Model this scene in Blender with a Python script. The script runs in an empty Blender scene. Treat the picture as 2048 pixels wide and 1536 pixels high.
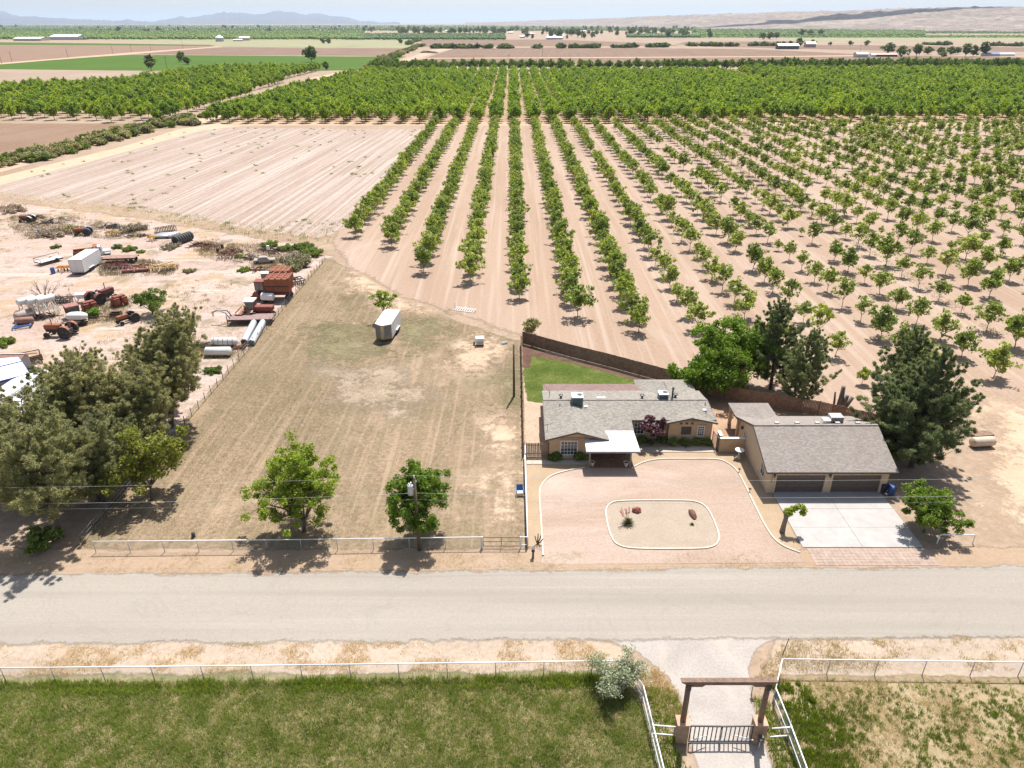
import bpy, bmesh, math, random
import numpy as np
from mathutils import Vector, Matrix
R = math.radians
scene = bpy.context.scene
COL = scene.collection
# ------------------------------------------------------------ camera, light
CAM_H, FPX, HOR = 42.0, 1440.0, 45.0
PITCH = math.atan((768 - HOR) / FPX)
cam_d = bpy.data.cameras.new('camera')
cam_d.sensor_width = 36.0
cam_d.lens = 36.0 * FPX / 2048
cam_d.clip_start = 0.5
cam_d.clip_end = 200000
cam = bpy.data.objects.new('camera', cam_d)
cam.location = (0, 0, CAM_H)
cam.rotation_euler = (math.pi / 2 - PITCH, 0, 0)
COL.objects.link(cam)
scene.camera = cam
SUN_EL, SUN_AZ = R(65), R(15)            # azimuth clockwise from +Y
world = bpy.data.worlds.new('World')
scene.world = world
world.use_nodes = True
wn = world.node_tree
wn.nodes.clear()
w_out = wn.nodes.new('ShaderNodeOutputWorld')
w_bg = wn.nodes.new('ShaderNodeBackground')
w_sky = wn.nodes.new('ShaderNodeTexSky')
w_sky.sky_type = 'NISHITA'
w_sky.sun_disc = False
w_sky.sun_elevation = SUN_EL
w_sky.sun_rotation = SUN_AZ
w_sky.altitude = 1100
w_sky.air_density = 1.0
w_sky.dust_density = 3.5
w_bg.inputs['Strength'].default_value = 0.10
w_hs = wn.nodes.new('ShaderNodeHueSaturation')      # thin high veil: a paler sky all round
w_hs.inputs['Saturation'].default_value = 0.72
wn.links.new(w_sky.outputs[0], w_hs.inputs['Color'])
wn.links.new(w_hs.outputs[0], w_bg.inputs['Color'])
wn.links.new(w_bg.outputs[0], w_out.inputs['Surface'])
sun_d = bpy.data.lights.new('sun', 'SUN')
sun_d.energy = 4.6
sun_d.angle = R(0.53)
sun_d.color = (1.0, 0.965, 0.925)
sun = bpy.data.objects.new('sun', sun_d)
sd = Vector((math.sin(SUN_AZ) * math.cos(SUN_EL), math.cos(SUN_AZ) * math.cos(SUN_EL), math.sin(SUN_EL)))
sun.rotation_euler = sd.to_track_quat('Z', 'Y').to_euler()
sun.location = (0, 0, 300)
COL.objects.link(sun)
vs = scene.view_settings
vs.view_transform = 'Standard'
vs.look = 'None'
vs.exposure = 0.78
vs.gamma = 1
vs.use_curve_mapping = False
scene.render.engine = 'CYCLES'
scene.cycles.max_bounces = 6
scene.cycles.diffuse_bounces = 3
scene.cycles.glossy_bounces = 2
scene.cycles.transmission_bounces = 3
scene.cycles.transparent_max_bounces = 12
scene.cycles.volume_bounces = 0

# ------------------------------------------------------------ geometry of the place
def P(x, y, z=0.0):
    """where the sight line through photo pixel (x, y) meets height z"""
    cx, cy = (x - 1024) / FPX, (768 - y) / FPX
    dy = math.cos(PITCH) + cy * math.sin(PITCH)
    dz = -math.sin(PITCH) + cy * math.cos(PITCH)
    t = (z - CAM_H) / dz
    return Vector((cx * t, dy * t, z))
def ZH(y, D):
    """height of photo row y at forward distance D"""
    cy = (768 - y) / FPX
    return CAM_H + D * (-math.sin(PITCH) + cy * math.cos(PITCH)) / (math.cos(PITCH) + cy * math.sin(PITCH))
def pix(X, Y, Z=0.0):
    d = Z - CAM_H
    f = Y * math.cos(PITCH) - d * math.sin(PITCH)
    return 1024 + FPX * X / f, 768 - FPX * (Y * math.sin(PITCH) + d * math.cos(PITCH)) / f
def mpp(x, y):
    """metres per photo pixel sideways at that ground point"""
    g = P(x, y)
    return (g.y * math.cos(PITCH) + CAM_H * math.sin(PITCH)) / FPX

# ------------------------------------------------------------ materials
MATS = {}
def new_mat(name):
    m = bpy.data.materials.new(name)
    m.use_nodes = True
    nt = m.node_tree
    nt.nodes.clear()
    out = nt.nodes.new('ShaderNodeOutputMaterial')
    b = nt.nodes.new('ShaderNodeBsdfPrincipled')
    nt.links.new(b.outputs[0], out.inputs['Surface'])
    return m, nt, b, out
def c4(c): return (c[0], c[1], c[2], 1)
class NT:
    """small helper to wire shader nodes"""
    def __init__(s, nt): s.nt = nt
    def n(s, t, **k):
        o = s.nt.nodes.new(t)
        for a, v in k.items(): setattr(o, a, v)
        return o
    def l(s, a, b): s.nt.links.new(a, b)
    def pos(s, world=True, scale=(1, 1, 1)):
        if world: src = s.n('ShaderNodeNewGeometry').outputs['Position']
        else: src = s.n('ShaderNodeTexCoord').outputs['Object']
        if scale == (1, 1, 1): return src
        m = s.n('ShaderNodeMapping')
        m.inputs['Scale'].default_value = scale
        s.l(src, m.inputs['Vector'])
        return m.outputs[0]
    def noise(s, vec, scale, detail=4, rough=0.6, dist=0.0):
        o = s.n('ShaderNodeTexNoise')
        o.inputs['Scale'].default_value = scale
        o.inputs['Detail'].default_value = detail
        o.inputs['Roughness'].default_value = rough
        o.inputs['Distortion'].default_value = dist
        s.l(vec, o.inputs['Vector'])
        return o.outputs['Fac']
    def ramp(s, fac, stops, interp='LINEAR'):
        o = s.n('ShaderNodeValToRGB')
        cr = o.color_ramp
        cr.interpolation = interp
        while len(cr.elements) < len(stops): cr.elements.new(0.5)
        for e, (p_, c) in zip(cr.elements, stops):
            e.position = p_
            e.color = c4(c) if not isinstance(c, float) else (c, c, c, 1)
        s.l(fac, o.inputs['Fac'])
        return o.outputs['Color']
    def mix(s, fac, a, b, mode='MIX'):
        o = s.n('ShaderNodeMix', data_type='RGBA', blend_type=mode)
        for key, v in ((0, fac), (6, a), (7, b)):
            if isinstance(v, (int, float)): o.inputs[key].default_value = v
            elif isinstance(v, tuple): o.inputs[key].default_value = c4(v)
            else: s.l(v, o.inputs[key])
        return o.outputs[2]
    def math(s, op, a, b=0.0, c=0.0):
        o = s.n('ShaderNodeMath', operation=op)
        for i, v in enumerate((a, b, c)):
            if isinstance(v, (int, float)): o.inputs[i].default_value = v
            else: s.l(v, o.inputs[i])
        return o.outputs[0]
    def bump(s, h, strength, dist, bsdf):
        o = s.n('ShaderNodeBump')
        o.inputs['Strength'].default_value = strength
        o.inputs['Distance'].default_value = dist
        s.l(h, o.inputs['Height'])
        s.l(o.outputs[0], bsdf.inputs['Normal'])
def mat(name, col, rough=0.6, metal=0.0, var=0.12, vscale=2.0, dirt=None, dirt_amt=0.4, bump=0.0, world=False, spec=0.5):
    """painted / plain surface with a little uneven colour and optional dirt or rust patches"""
    if name in MATS: return MATS[name]
    m, nt, b, out = new_mat(name)
    h = NT(nt)
    v = h.pos(world)
    f = h.noise(v, vscale, 5, 0.65)
    lo = tuple(max(0, x * (1 - var * 1.6)) for x in col)
    hi = tuple(min(1, x * (1 + var)) for x in col)
    c = h.ramp(f, [(0.3, lo), (0.7, hi)])
    if dirt:
        f2 = h.noise(v, vscale * 1.7 + 0.3, 6, 0.7, 0.3)
        k = h.ramp(f2, [(0.62 - 0.3 * dirt_amt, 0.0), (0.78 - 0.2 * dirt_amt, 1.0)])
        c = h.mix(k, c, tuple(dirt))
    h.l(c, b.inputs['Base Color'])
    b.inputs['Roughness'].default_value = rough
    b.inputs['Metallic'].default_value = metal
    b.inputs['Specular IOR Level'].default_value = spec
    if bump: h.bump(f, bump, 0.05, b)
    MATS[name] = m
    return m
LEAF_K = 1.62
def leaf_mat(name, a, b_, c_=None, trans=0.35, rough=0.55, tcol=None):
    """foliage: each leaf its own shade, light passing through"""
    m, nt, b, out = new_mat(name)
    h = NT(nt)
    g = h.n('ShaderNodeNewGeometry')
    oi = h.n('ShaderNodeObjectInfo')
    warm = lambda c: (c[0] * LEAF_K * 1.24, c[1] * LEAF_K * 1.02, c[2] * LEAF_K * .70) if c[1] > c[0] and 'pine' not in name and 'silver' not in name else tuple(q * LEAF_K for q in c)
    a, b_ = warm(a), warm(b_)
    c_ = warm(c_) if c_ else None
    stops = [(0.0, a), (1.0, b_)] if c_ is None else [(0.0, a), (0.7, b_), (1.0, c_)]
    col = h.ramp(g.outputs['Random Per Island'], stops)
    v = h.math('MULTIPLY_ADD', oi.outputs['Random'], 0.46, 0.76)
    hs = h.n('ShaderNodeHueSaturation')
    h.l(v, hs.inputs['Value'])
    hu = h.math('MULTIPLY_ADD', oi.outputs['Random'], -0.03, 0.515)
    h.l(hu, hs.inputs['Hue'])
    h.l(col, hs.inputs['Color'])
    h.l(hs.outputs[0], b.inputs['Base Color'])
    b.inputs['Roughness'].default_value = rough
    b.inputs['Specular IOR Level'].default_value = 0.3
    t = h.n('ShaderNodeBsdfTranslucent')
    tint = h.mix(1.0, hs.outputs[0], tcol or (1.2, 1.35, 0.5), 'MULTIPLY')
    h.l(tint, t.inputs['Color'])
    mx = h.n('ShaderNodeMixShader')
    mx.inputs[0].default_value = trans
    h.l(b.outputs[0], mx.inputs[1])
    h.l(t.outputs[0], mx.inputs[2])
    h.l(mx.outputs[0], out.inputs['Surface'])
    MATS[name] = m
    return m
def ground_mat(name, stops, big=0.05, fine=1.5, stretch=(1, 1, 1), extra=None, speck=None, feather=False, bump=0.3, tracks=None, rough=0.95, fine_amt=0.35, cracks=None):
    """earth or grass: large soft patches, fine grain, optional specks and wheel-track streaks; feather = broken edge of the sheet"""
    if name in MATS: return MATS[name]
    m, nt, b, out = new_mat(name)
    h = NT(nt)
    v = h.pos(True, stretch)
    vw = h.pos(True)
    f = h.noise(v, big, 6, 0.62, 0.6)
    c = h.ramp(f, stops)
    f2 = h.noise(vw, fine, 6, 0.75)
    g = h.ramp(f2, [(0.25, 1 - fine_amt), (0.75, 1 + fine_amt * 0.6)])
    c = h.mix(1.0, c, g, 'MULTIPLY')
    if extra:                                     # (scale, lo, hi, colour, amount)
        for (sc, lo, hi, colr, amt) in extra:
            k = h.ramp(h.noise(v, sc, 6, 0.7, 0.5), [(lo, 0.0), (hi, float(amt))])
            c = h.mix(k, c, tuple(colr))
    if tracks:                                    # (vector stretch, scale, lo, hi, colour, amount)
        for (stv, sc, lo, hi, colr, amt, *ang) in tracks:
            tv = h.pos(True)
            if ang:
                mr = h.n('ShaderNodeVectorRotate', rotation_type='Z_AXIS')
                mr.inputs['Angle'].default_value = ang[0]
                h.l(tv, mr.inputs['Vector'])
                tv = mr.outputs[0]
            ms = h.n('ShaderNodeMapping')
            ms.inputs['Scale'].default_value = stv
            h.l(tv, ms.inputs['Vector'])
            k = h.ramp(h.noise(ms.outputs[0], sc, 4, 0.6, 0.15), [(lo, 0.0), (hi, float(amt))])
            c = h.mix(k, c, tuple(colr))
    if speck:
        for (sc, lo, hi, colr, amt) in speck:
            k = h.ramp(h.noise(vw, sc, 3, 0.8), [(lo, 0.0), (hi, float(amt))])
            c = h.mix(k, c, tuple(colr))
    if cracks:                                    # (scale, amount, colour)
        for (sc, amt, colr) in cracks:
            k = h.ramp(h.noise(vw, sc, 4, 0.55, 1.2), [(0.488, 0.0), (0.5, float(amt)), (0.512, 0.0)])
            c = h.mix(k, c, tuple(colr))
    h.l(c, b.inputs['Base Color'])
    b.inputs['Roughness'].default_value = rough
    b.inputs['Specular IOR Level'].default_value = 0.15
    if bump: h.bump(f2, bump, 0.06, b)
    if feather:
        at = h.n('ShaderNodeAttribute', attribute_name='edge')
        nz = h.noise(vw, 0.9, 5, 0.8)
        nz2 = h.noise(vw, 0.22, 4, 0.7)
        q = h.math('ADD', at.outputs['Fac'], h.math('MULTIPLY', h.math('SUBTRACT', h.math('ADD', nz, nz2), 1.0), 1.5))
        k = h.ramp(q, [(0.3, 0.0), (0.72, 1.0)])
        k = h.math('MINIMUM', k, h.math('MULTIPLY', at.outputs['Fac'], 5.0))
        k = h.math('MAXIMUM', k, h.math('GREATER_THAN', at.outputs['Fac'], 0.985))
        tr = h.n('ShaderNodeBsdfTransparent')
        mx = h.n('ShaderNodeMixShader')
        h.l(k, mx.inputs[0])
        h.l(tr.outputs[0], mx.inputs[1])
        h.l(b.outputs[0], mx.inputs[2])
        h.l(mx.outputs[0], out.inputs['Surface'])
    MATS[name] = m
    return m

# ------------------------------------------------------------ objects
def tag(o, label=None, cat=None, group=None, kind=None):
    if label: o['label'] = label
    if cat: o['category'] = cat
    if group: o['group'] = group
    if kind: o['kind'] = kind
    return o
def thing(name, label, cat, loc=(0, 0, 0), rz=0.0, group=None, scale=None):
    o = bpy.data.objects.new(name, None)
    o.empty_display_size = 0.2
    o.location = loc
    o.rotation_euler = (0, 0, rz)
    if scale: o.scale = (scale,) * 3 if isinstance(scale, (int, float)) else scale
    COL.objects.link(o)
    return tag(o, label, cat, group)
def link(name, me, parent=None, loc=(0, 0, 0), rot=(0, 0, 0), scale=(1, 1, 1)):
    o = bpy.data.objects.new(name, me)
    o.location, o.rotation_euler, o.scale = loc, rot, scale
    COL.objects.link(o)
    if parent: o.parent = parent
    return o
def copy_tree(o, parent=None):
    c = o.copy()
    COL.objects.link(c)
    if parent: c.parent = parent
    for ch in list(o.children): copy_tree(ch, c)
    return c
class MB:
    """collects boxes, bars, tubes, lathes ... and links them as ONE mesh object"""
    def __init__(s): s.v, s.f, s.marks = [], [], []
    def mark(s): s.marks.append((len(s.v), len(s.f)))
    def add(s, vs, fs):
        s.mark()
        k = len(s.v)
        s.v += [tuple(p_) for p_ in vs]
        s.f += [tuple(i + k for i in q) for q in fs]
        return s
    def box(s, x0, y0, z0, x1, y1, z1, M=None):
        vs = [Vector(q) for q in ((x0, y0, z0), (x1, y0, z0), (x1, y1, z0), (x0, y1, z0), (x0, y0, z1), (x1, y0, z1), (x1, y1, z1), (x0, y1, z1))]
        if M: vs = [M @ q for q in vs]
        return s.add(vs, [(0, 3, 2, 1), (4, 5, 6, 7), (0, 1, 5, 4), (1, 2, 6, 5), (2, 3, 7, 6), (3, 0, 4, 7)])
    def bar(s, a, b, w, h=None, up=(0, 0, 1)):
        a, b = Vector(a), Vector(b)
        d = b - a
        if d.length < 1e-6: return s
        d.normalize()
        u = Vector(up)
        sx = d.cross(u)
        if sx.length < 1e-3: sx = d.cross(Vector((0, 1, 0)))
        sx.normalize()
        uz = sx.cross(d)
        h = h or w
        sx, uz = sx * w / 2, uz * h / 2
        vs = [a - sx - uz, a + sx - uz, a + sx + uz, a - sx + uz, b - sx - uz, b + sx - uz, b + sx + uz, b - sx + uz]
        return s.add(vs, [(0, 3, 2, 1), (4, 5, 6, 7), (0, 1, 5, 4), (1, 2, 6, 5), (2, 3, 7, 6), (3, 0, 4, 7)])
    def tube(s, pts, r, n=8, cap=True):
        s.mark()
        pts = [Vector(q) for q in pts]
        rs = r if isinstance(r, (list, tuple)) else [r] * len(pts)
        k = len(s.v)
        prev = None
        for i, q in enumerate(pts):
            d = (pts[min(i + 1, len(pts) - 1)] - pts[max(i - 1, 0)])
            d = d.normalized() if d.length > 1e-9 else Vector((0, 0, 1))
            if prev is None:
                a = d.cross(Vector((0, 0, 1)))
                if a.length < 0.05: a = d.cross(Vector((1, 0, 0)))
            else:
                a = prev - d * prev.dot(d)
            a.normalize()
            prev = a
            c = d.cross(a)
            for j in range(n):
                t = 2 * math.pi * j / n
                s.v.append(tuple(q + (a * math.cos(t) + c * math.sin(t)) * rs[i]))
        for i in range(len(pts) - 1):
            for j in range(n):
                j2 = (j + 1) % n
                s.f.append((k + i * n + j, k + i * n + j2, k + (i + 1) * n + j2, k + (i + 1) * n + j))
        if cap:
            s.f.append(tuple(k + j for j in range(n))[::-1])
            s.f.append(tuple(k + (len(pts) - 1) * n + j for j in range(n)))
        return s
    def lathe(s, prof, n=16, M=None, axis='Z'):
        """prof = [(radius, height)...] turned about the axis"""
        s.mark()
        k = len(s.v)
        for (r, h) in prof:
            for j in range(n):
                t = 2 * math.pi * j / n
                q = Vector((r * math.cos(t), r * math.sin(t), h))
                if axis == 'X': q = Vector((q.z, q.x, q.y))
                if axis == 'Y': q = Vector((q.y, q.z, q.x))
                if M: q = M @ q
                s.v.append(tuple(q))
        for i in range(len(prof) - 1):
            for j in range(n):
                j2 = (j + 1) % n
                s.f.append((k + i * n + j, k + i * n + j2, k + (i + 1) * n + j2, k + (i + 1) * n + j))
        if prof[0][0] > 1e-6: s.f.append(tuple(k + j for j in range(n))[::-1])
        if prof[-1][0] > 1e-6: s.f.append(tuple(k + (len(prof) - 1) * n + j for j in range(n)))
        return s
    def prism(s, poly, z0, z1, M=None):
        n = len(poly)
        vs = [Vector((q[0], q[1], z0)) for q in poly] + [Vector((q[0], q[1], z1)) for q in poly]
        if M: vs = [M @ q for q in vs]
        fs = [tuple(range(n))[::-1], tuple(range(n, 2 * n))]
        fs += [(i, (i + 1) % n, n + (i + 1) % n, n + i) for i in range(n)]
        return s.add(vs, fs)
    def slab(s, quad, t):
        """a thick sheet: four or more 3-D corners (anticlockwise from above), t thick downwards"""
        n = len(quad)
        vs = [Vector(q) for q in quad] + [Vector(q) - Vector((0, 0, t)) for q in quad]
        fs = [tuple(range(n)), tuple(range(n, 2 * n))[::-1]]
        fs += [((i + 1) % n, i, n + i, n + (i + 1) % n) for i in range(n)]
        return s.add(vs, fs)
    def mesh(s, name, m=None, smooth=False):
        me = bpy.data.meshes.new(name)
        me.from_pydata(s.v, [], s.f)
        if m: me.materials.append(m)
        if smooth:
            me.polygons.foreach_set('use_smooth', [True] * len(me.polygons))
        me.update()
        return me
    def build(s, name, m=None, parent=None, smooth=False, bevel=0.0, **k):
        o = link(name, s.mesh(name, m, smooth), parent, **k)
        if bevel:
            bv = o.modifiers.new('bevel', 'BEVEL')
            bv.width, bv.segments, bv.limit_method = bevel, 1, 'ANGLE'
        return o
def each(b, name, m, parent, **k):
    """links every piece collected in b as an object of its own"""
    ms = b.marks + [(len(b.v), len(b.f))]
    out = []
    for (v0, f0), (v1, f1) in zip(ms[:-1], ms[1:]):
        p_ = type(b)()
        p_.v = b.v[v0:v1]
        p_.f = [tuple(i - v0 for i in q) for q in b.f[f0:f1]]
        out.append(p_.build(name, m, parent, **k))
    return out
UNITS = 'first second third fourth fifth sixth seventh eighth ninth tenth eleventh twelfth thirteenth fourteenth fifteenth sixteenth seventeenth eighteenth nineteenth'.split()
TENS = 'twent thirt fort fift sixt sevent eight ninet'.split()
def ordinal(i):
    """0 -> first, 1 -> second ..."""
    n = i + 1
    if n < 20: return UNITS[n - 1]
    if n >= 100: return 'hundred and ' + ordinal(n - 101) if n > 100 else 'hundredth'
    t, u = TENS[n // 10 - 2], n % 10
    return t + 'ieth' if u == 0 else t + 'y-' + UNITS[u - 1]
def np_mesh(name, v, f, m, attrs=None):
    """big mesh from arrays: v (n,3), f (k, 3 or 4)"""
    v = np.asarray(v, np.float32); f = np.asarray(f, np.int32)
    me = bpy.data.meshes.new(name)
    me.vertices.add(len(v))
    me.vertices.foreach_set('co', v.ravel())
    me.loops.add(f.size)
    me.loops.foreach_set('vertex_index', f.ravel())
    me.polygons.add(len(f))
    me.polygons.foreach_set('loop_start', np.arange(0, f.size, f.shape[1], dtype=np.int32))
    for nme, arr in (attrs or {}).items():
        a = me.attributes.new(nme, 'FLOAT', 'POINT')
        a.data.foreach_set('value', np.asarray(arr, np.float32))
    me.materials.append(m)
    me.update()
    me.validate()
    return me
RNG = np.random.default_rng(11)
random.seed(5)
def pip(poly, x, y):
    """which points lie inside the polygon"""
    x, y = np.asarray(x), np.asarray(y)
    ins = np.zeros(x.shape, bool)
    n = len(poly)
    for i in range(n):
        x0, y0 = poly[i][0], poly[i][1]
        x1, y1 = poly[(i + 1) % n][0], poly[(i + 1) % n][1]
        c = ((y0 > y) != (y1 > y)) & (x < (x1 - x0) * (y - y0) / ((y1 - y0) if abs(y1 - y0) > 1e-12 else 1e-12) + x0)
        ins ^= c
    return ins
def GP(*pts): return [tuple(P(x, y)[:2]) for x, y in pts]
def densify(poly, step):
    out = []
    n = len(poly)
    for i in range(n):
        a, b = Vector(poly[i][:2]), Vector(poly[(i + 1) % n][:2])
        k = max(1, int((b - a).length / step))
        out += [a.lerp(b, j / k) for j in range(k)]
    return out
def sheet(name, poly, z, m, feather=0.0, step=None, jitter=0.0):
    """flat ground cover; with feather, an outer band whose 'edge' weight runs 1 to 0 so that its border breaks up"""
    pts = densify(poly, step or 4.0) if (feather or jitter) else [Vector(q[:2]) for q in poly]
    if sum(pts[i].x * pts[(i + 1) % len(pts)].y - pts[(i + 1) % len(pts)].x * pts[i].y for i in range(len(pts))) < 0: pts.reverse()
    n = len(pts)
    if jitter:
        pts = [q + Vector((random.uniform(-jitter, jitter), random.uniform(-jitter, jitter))) for q in pts]
    bm = bmesh.new()
    lay = bm.verts.layers.float.new('edge')
    inner = [bm.verts.new((q.x, q.y, z)) for q in pts]
    for v in inner: v[lay] = 1.0
    bm.faces.new(inner)
    if feather:
        outer = []
        for i in range(n):
            t = (pts[(i + 1) % n] - pts[i - 1])
            nn = Vector((t.y, -t.x)).normalized() * feather
            v = bm.verts.new((pts[i].x + nn.x, pts[i].y + nn.y, z))
            v[lay] = 0.0
            outer.append(v)
        for i in range(n):
            bm.faces.new((inner[i], outer[i], outer[(i + 1) % n], inner[(i + 1) % n]))
    bm.normal_update()
    bmesh.ops.triangulate(bm, faces=[q for q in bm.faces if len(q.verts) > 4], ngon_method='EAR_CLIP')
    me = bpy.data.meshes.new(name)
    bm.to_mesh(me)
    bm.free()
    me.materials.append(m)
    return tag(link(name, me), kind='structure')
def soft_sheet(name, poly, z, m, feather, cell=1.0):
    """ground patch on a fine grid whose 'edge' weight falls to 0 over the feather width outside the outline"""
    A = np.array([q[:2] for q in poly], float)
    x0, y0 = A.min(0) - feather; x1, y1 = A.max(0) + feather
    gx, gy = np.arange(x0, x1 + cell, cell), np.arange(y0, y1 + cell, cell)
    X, Y = np.meshgrid(gx, gy)
    d = np.full(X.shape, 1e9)
    for i in range(len(A)):
        a, b = A[i], A[(i + 1) % len(A)]
        ab = b - a
        t = np.clip(((X - a[0]) * ab[0] + (Y - a[1]) * ab[1]) / (ab @ ab + 1e-9), 0, 1)
        d = np.minimum(d, np.hypot(X - a[0] - t * ab[0], Y - a[1] - t * ab[1]))
    ins = pip([tuple(q) for q in A], X, Y)
    w = np.clip(np.where(ins, .5 + d / feather, .5 - d / feather), 0, 1)
    idx = np.arange(X.size).reshape(X.shape)
    q = np.stack([idx[:-1, :-1], idx[:-1, 1:], idx[1:, 1:], idx[1:, :-1]], -1).reshape(-1, 4)
    q = q[w.ravel()[q].max(1) > 0]
    used, inv = np.unique(q, return_inverse=True)
    V = np.stack([X.ravel()[used], Y.ravel()[used], np.full(used.size, z)], 1)
    return tag(link(name, np_mesh(name, V, inv.reshape(q.shape), m, {'edge': w.ravel()[used]})), kind='structure')
def smooth_path(pts, k=6, closed=False):
    """Catmull-Rom through 2-D or 3-D points"""
    pts = [Vector(q) for q in pts]
    n = len(pts)
    out = []
    rngs = range(n) if closed else range(n - 1)
    for i in rngs:
        if closed: a, b, c, d = pts[i - 1], pts[i], pts[(i + 1) % n], pts[(i + 2) % n]
        else: a, b, c, d = pts[max(i - 1, 0)], pts[i], pts[i + 1], pts[min(i + 2, n - 1)]
        for j in range(k):
            t = j / k
            out.append(0.5 * ((2 * b) + (c - a) * t + (2 * a - 5 * b + 4 * c - d) * t * t + (3 * b - a - 3 * c + d) * t ** 3))
    if not closed: out.append(pts[-1])
    return out
# ------------------------------------------------------------ ground, road, fields
DIRT = [(0.25, (0.264, 0.179, 0.118)), (0.5, (0.315, 0.228, 0.160)), (0.75, (0.366, 0.281, 0.206))]
g_earth = ground_mat('earth', DIRT, 0.035, 1.3, extra=[(0.12, 0.52, 0.72, (0.402, 0.323, 0.242), 0.7), (0.02, 0.55, 0.75, (0.264, 0.204, 0.125), 0.6)], speck=[(2.2, 0.64, 0.72, (0.198, 0.155, 0.078), 0.55)])
gx = [s_ * q for s_ in (-1, 1) for q in (20, 60, 150, 400, 1000, 3000, 9000, 30000, 90000)]; gx = sorted(gx + [0])
gy = [-60, 0, 20, 40, 60, 90, 130, 200, 350, 600, 1000, 2000, 4000, 8000, 16000, 32000, 64000, 110000]
gm = MB()
for j in range(len(gy)):
    for i in range(len(gx)): gm.v.append((gx[i], gy[j], 0))
for j in range(len(gy) - 1):
    for i in range(len(gx) - 1): gm.f.append((j * len(gx) + i, j * len(gx) + i + 1, (j + 1) * len(gx) + i + 1, (j + 1) * len(gx) + i))
tag(gm.build("ground", g_earth), kind="structure")
m_road = ground_mat('chip_seal', cracks=[(0.12, .16, (0.186, 0.168, 0.144))], stops=[(0.3, (0.284, 0.250, 0.211)), (0.7, (0.326, 0.292, 0.247))], big=0.09, fine=5.0, stretch=(0.2, 1, 1), fine_amt=0.18, feather=True, bump=0.1,
    tracks=[((0.012, 0.55, 1), 1.0, 0.5, 0.7, (0.229, 0.205, 0.167), 0.55), ((0.02, 1.3, 1), 1.0, 0.55, 0.75, (0.381, 0.337, 0.287), 0.5)])
def road_y(x, top): return (47.5 + 0.0128 * x) if top else (40.58 + 0.009 * x)
sheet('road', [(-160, road_y(-160, 0)), (160, road_y(160, 0)), (160, road_y(160, 1)), (-160, road_y(-160, 1))], 0.028, m_road, feather=0.9, step=2.0, jitter=0.1)
# near verge of straw, south side of the road
m_verge = ground_mat('straw_verge', [(0.3, (0.340, 0.270, 0.209)), (0.55, (0.405, 0.320, 0.246)), (0.8, (0.423, 0.342, 0.279))], 0.25, 3.0, (0.4, 1, 1), fine_amt=0.3, feather=True,
    extra=[(0.6, 0.52, 0.68, (0.350, 0.252, 0.140), 0.45), (0.3, 0.55, 0.7, (0.432, 0.338, 0.219), 0.5)], speck=[(3.5, 0.6, 0.68, (0.221, 0.153, 0.084), 0.6)])
sheet('verge', [(-80, 34.0), (7.5, 35.3), (10.2, 37.2), (7.5, 39.5), (4, 40.2), (-80, 39.6)], 0.004, m_verge, feather=0.8, jitter=0.2, step=1.5)
sheet('verge', [(20.3, 39.9), (18.4, 37.6), (19.6, 35.2), (80, 35.2), (80, 41.0)], 0.004, m_verge, feather=0.8, jitter=0.2, step=1.5)
m_nverge = ground_mat('north_verge', [(0.3, (0.332, 0.236, 0.155)), (0.6, (0.355, 0.258, 0.184)), (0.8, (0.325, 0.236, 0.140))], 0.15, 3.0, (0.4, 1, 1), fine_amt=0.25, feather=True,
    extra=[(0.5, 0.52, 0.68, (0.271, 0.199, 0.099), 0.45)], speck=[(3.0, 0.64, 0.7, (0.203, 0.148, 0.071), 0.5)])
sheet('verge', [(-80, 47.4), (60, 48.9), (60, 50.6), (-36, 50.4), (-80, 51)], 0.0094, m_nverge, feather=0.7, jitter=0.2, step=1.5)
# pasture south of the road
m_past = ground_mat('pasture_soil', [(0.3, (0.15, 0.15, 0.055)), (0.5, (0.20, 0.18, 0.085)), (0.72, (0.32, 0.26, 0.16))], 0.45, 2.5, fine_amt=0.45, feather=True)
sheet('pasture', [(-75, 36.2), (5.6, 36.9), (8.3, 36.4), (9.2, 33), (9.4, 24), (-75, 24)], 0.008, m_past, feather=0.7, jitter=0.2, step=1.5)
m_past2 = ground_mat('dry_pasture_soil', [(0.3, (0.27, 0.205, 0.115)), (0.55, (0.34, 0.26, 0.16)), (0.8, (0.40, 0.315, 0.215))], 0.2, 2.5, fine_amt=0.4, feather=True,
    extra=[(0.5, 0.55, 0.7, (0.20, 0.175, 0.08), 0.5)], speck=[(3.5, 0.58, 0.68, (0.19, 0.15, 0.07), 0.6)])
sheet('dry_pasture', [(19.5, 36.6), (75, 36.6), (75, 24), (17.9, 24), (18.2, 34)], 0.008, m_past2, feather=0.5, jitter=0.2, step=1.5)
m_pdrive = ground_mat('pale_gravel', [(0.3, (0.313, 0.276, 0.244)), (0.7, (0.405, 0.363, 0.322))], 0.25, 6.0, fine_amt=0.28, feather=True,
    extra=[(0.35, 0.5, 0.7, (0.442, 0.377, 0.313), 0.6)], speck=[(7, 0.62, 0.7, (0.221, 0.193, 0.166), 0.4)])
sheet('driveway', [(11.9, 24), (16.1, 24), (16.2, 31.6), (16.4, 35), (16.9, 37.5), (18.3, 39.6), (21, 41.2), (6.5, 41.0), (9.5, 39.3), (11.3, 37), (12.0, 34.6), (11.8, 31.6)], 0.012, m_pdrive, feather=0.5, jitter=0.12, step=1.0)
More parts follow.
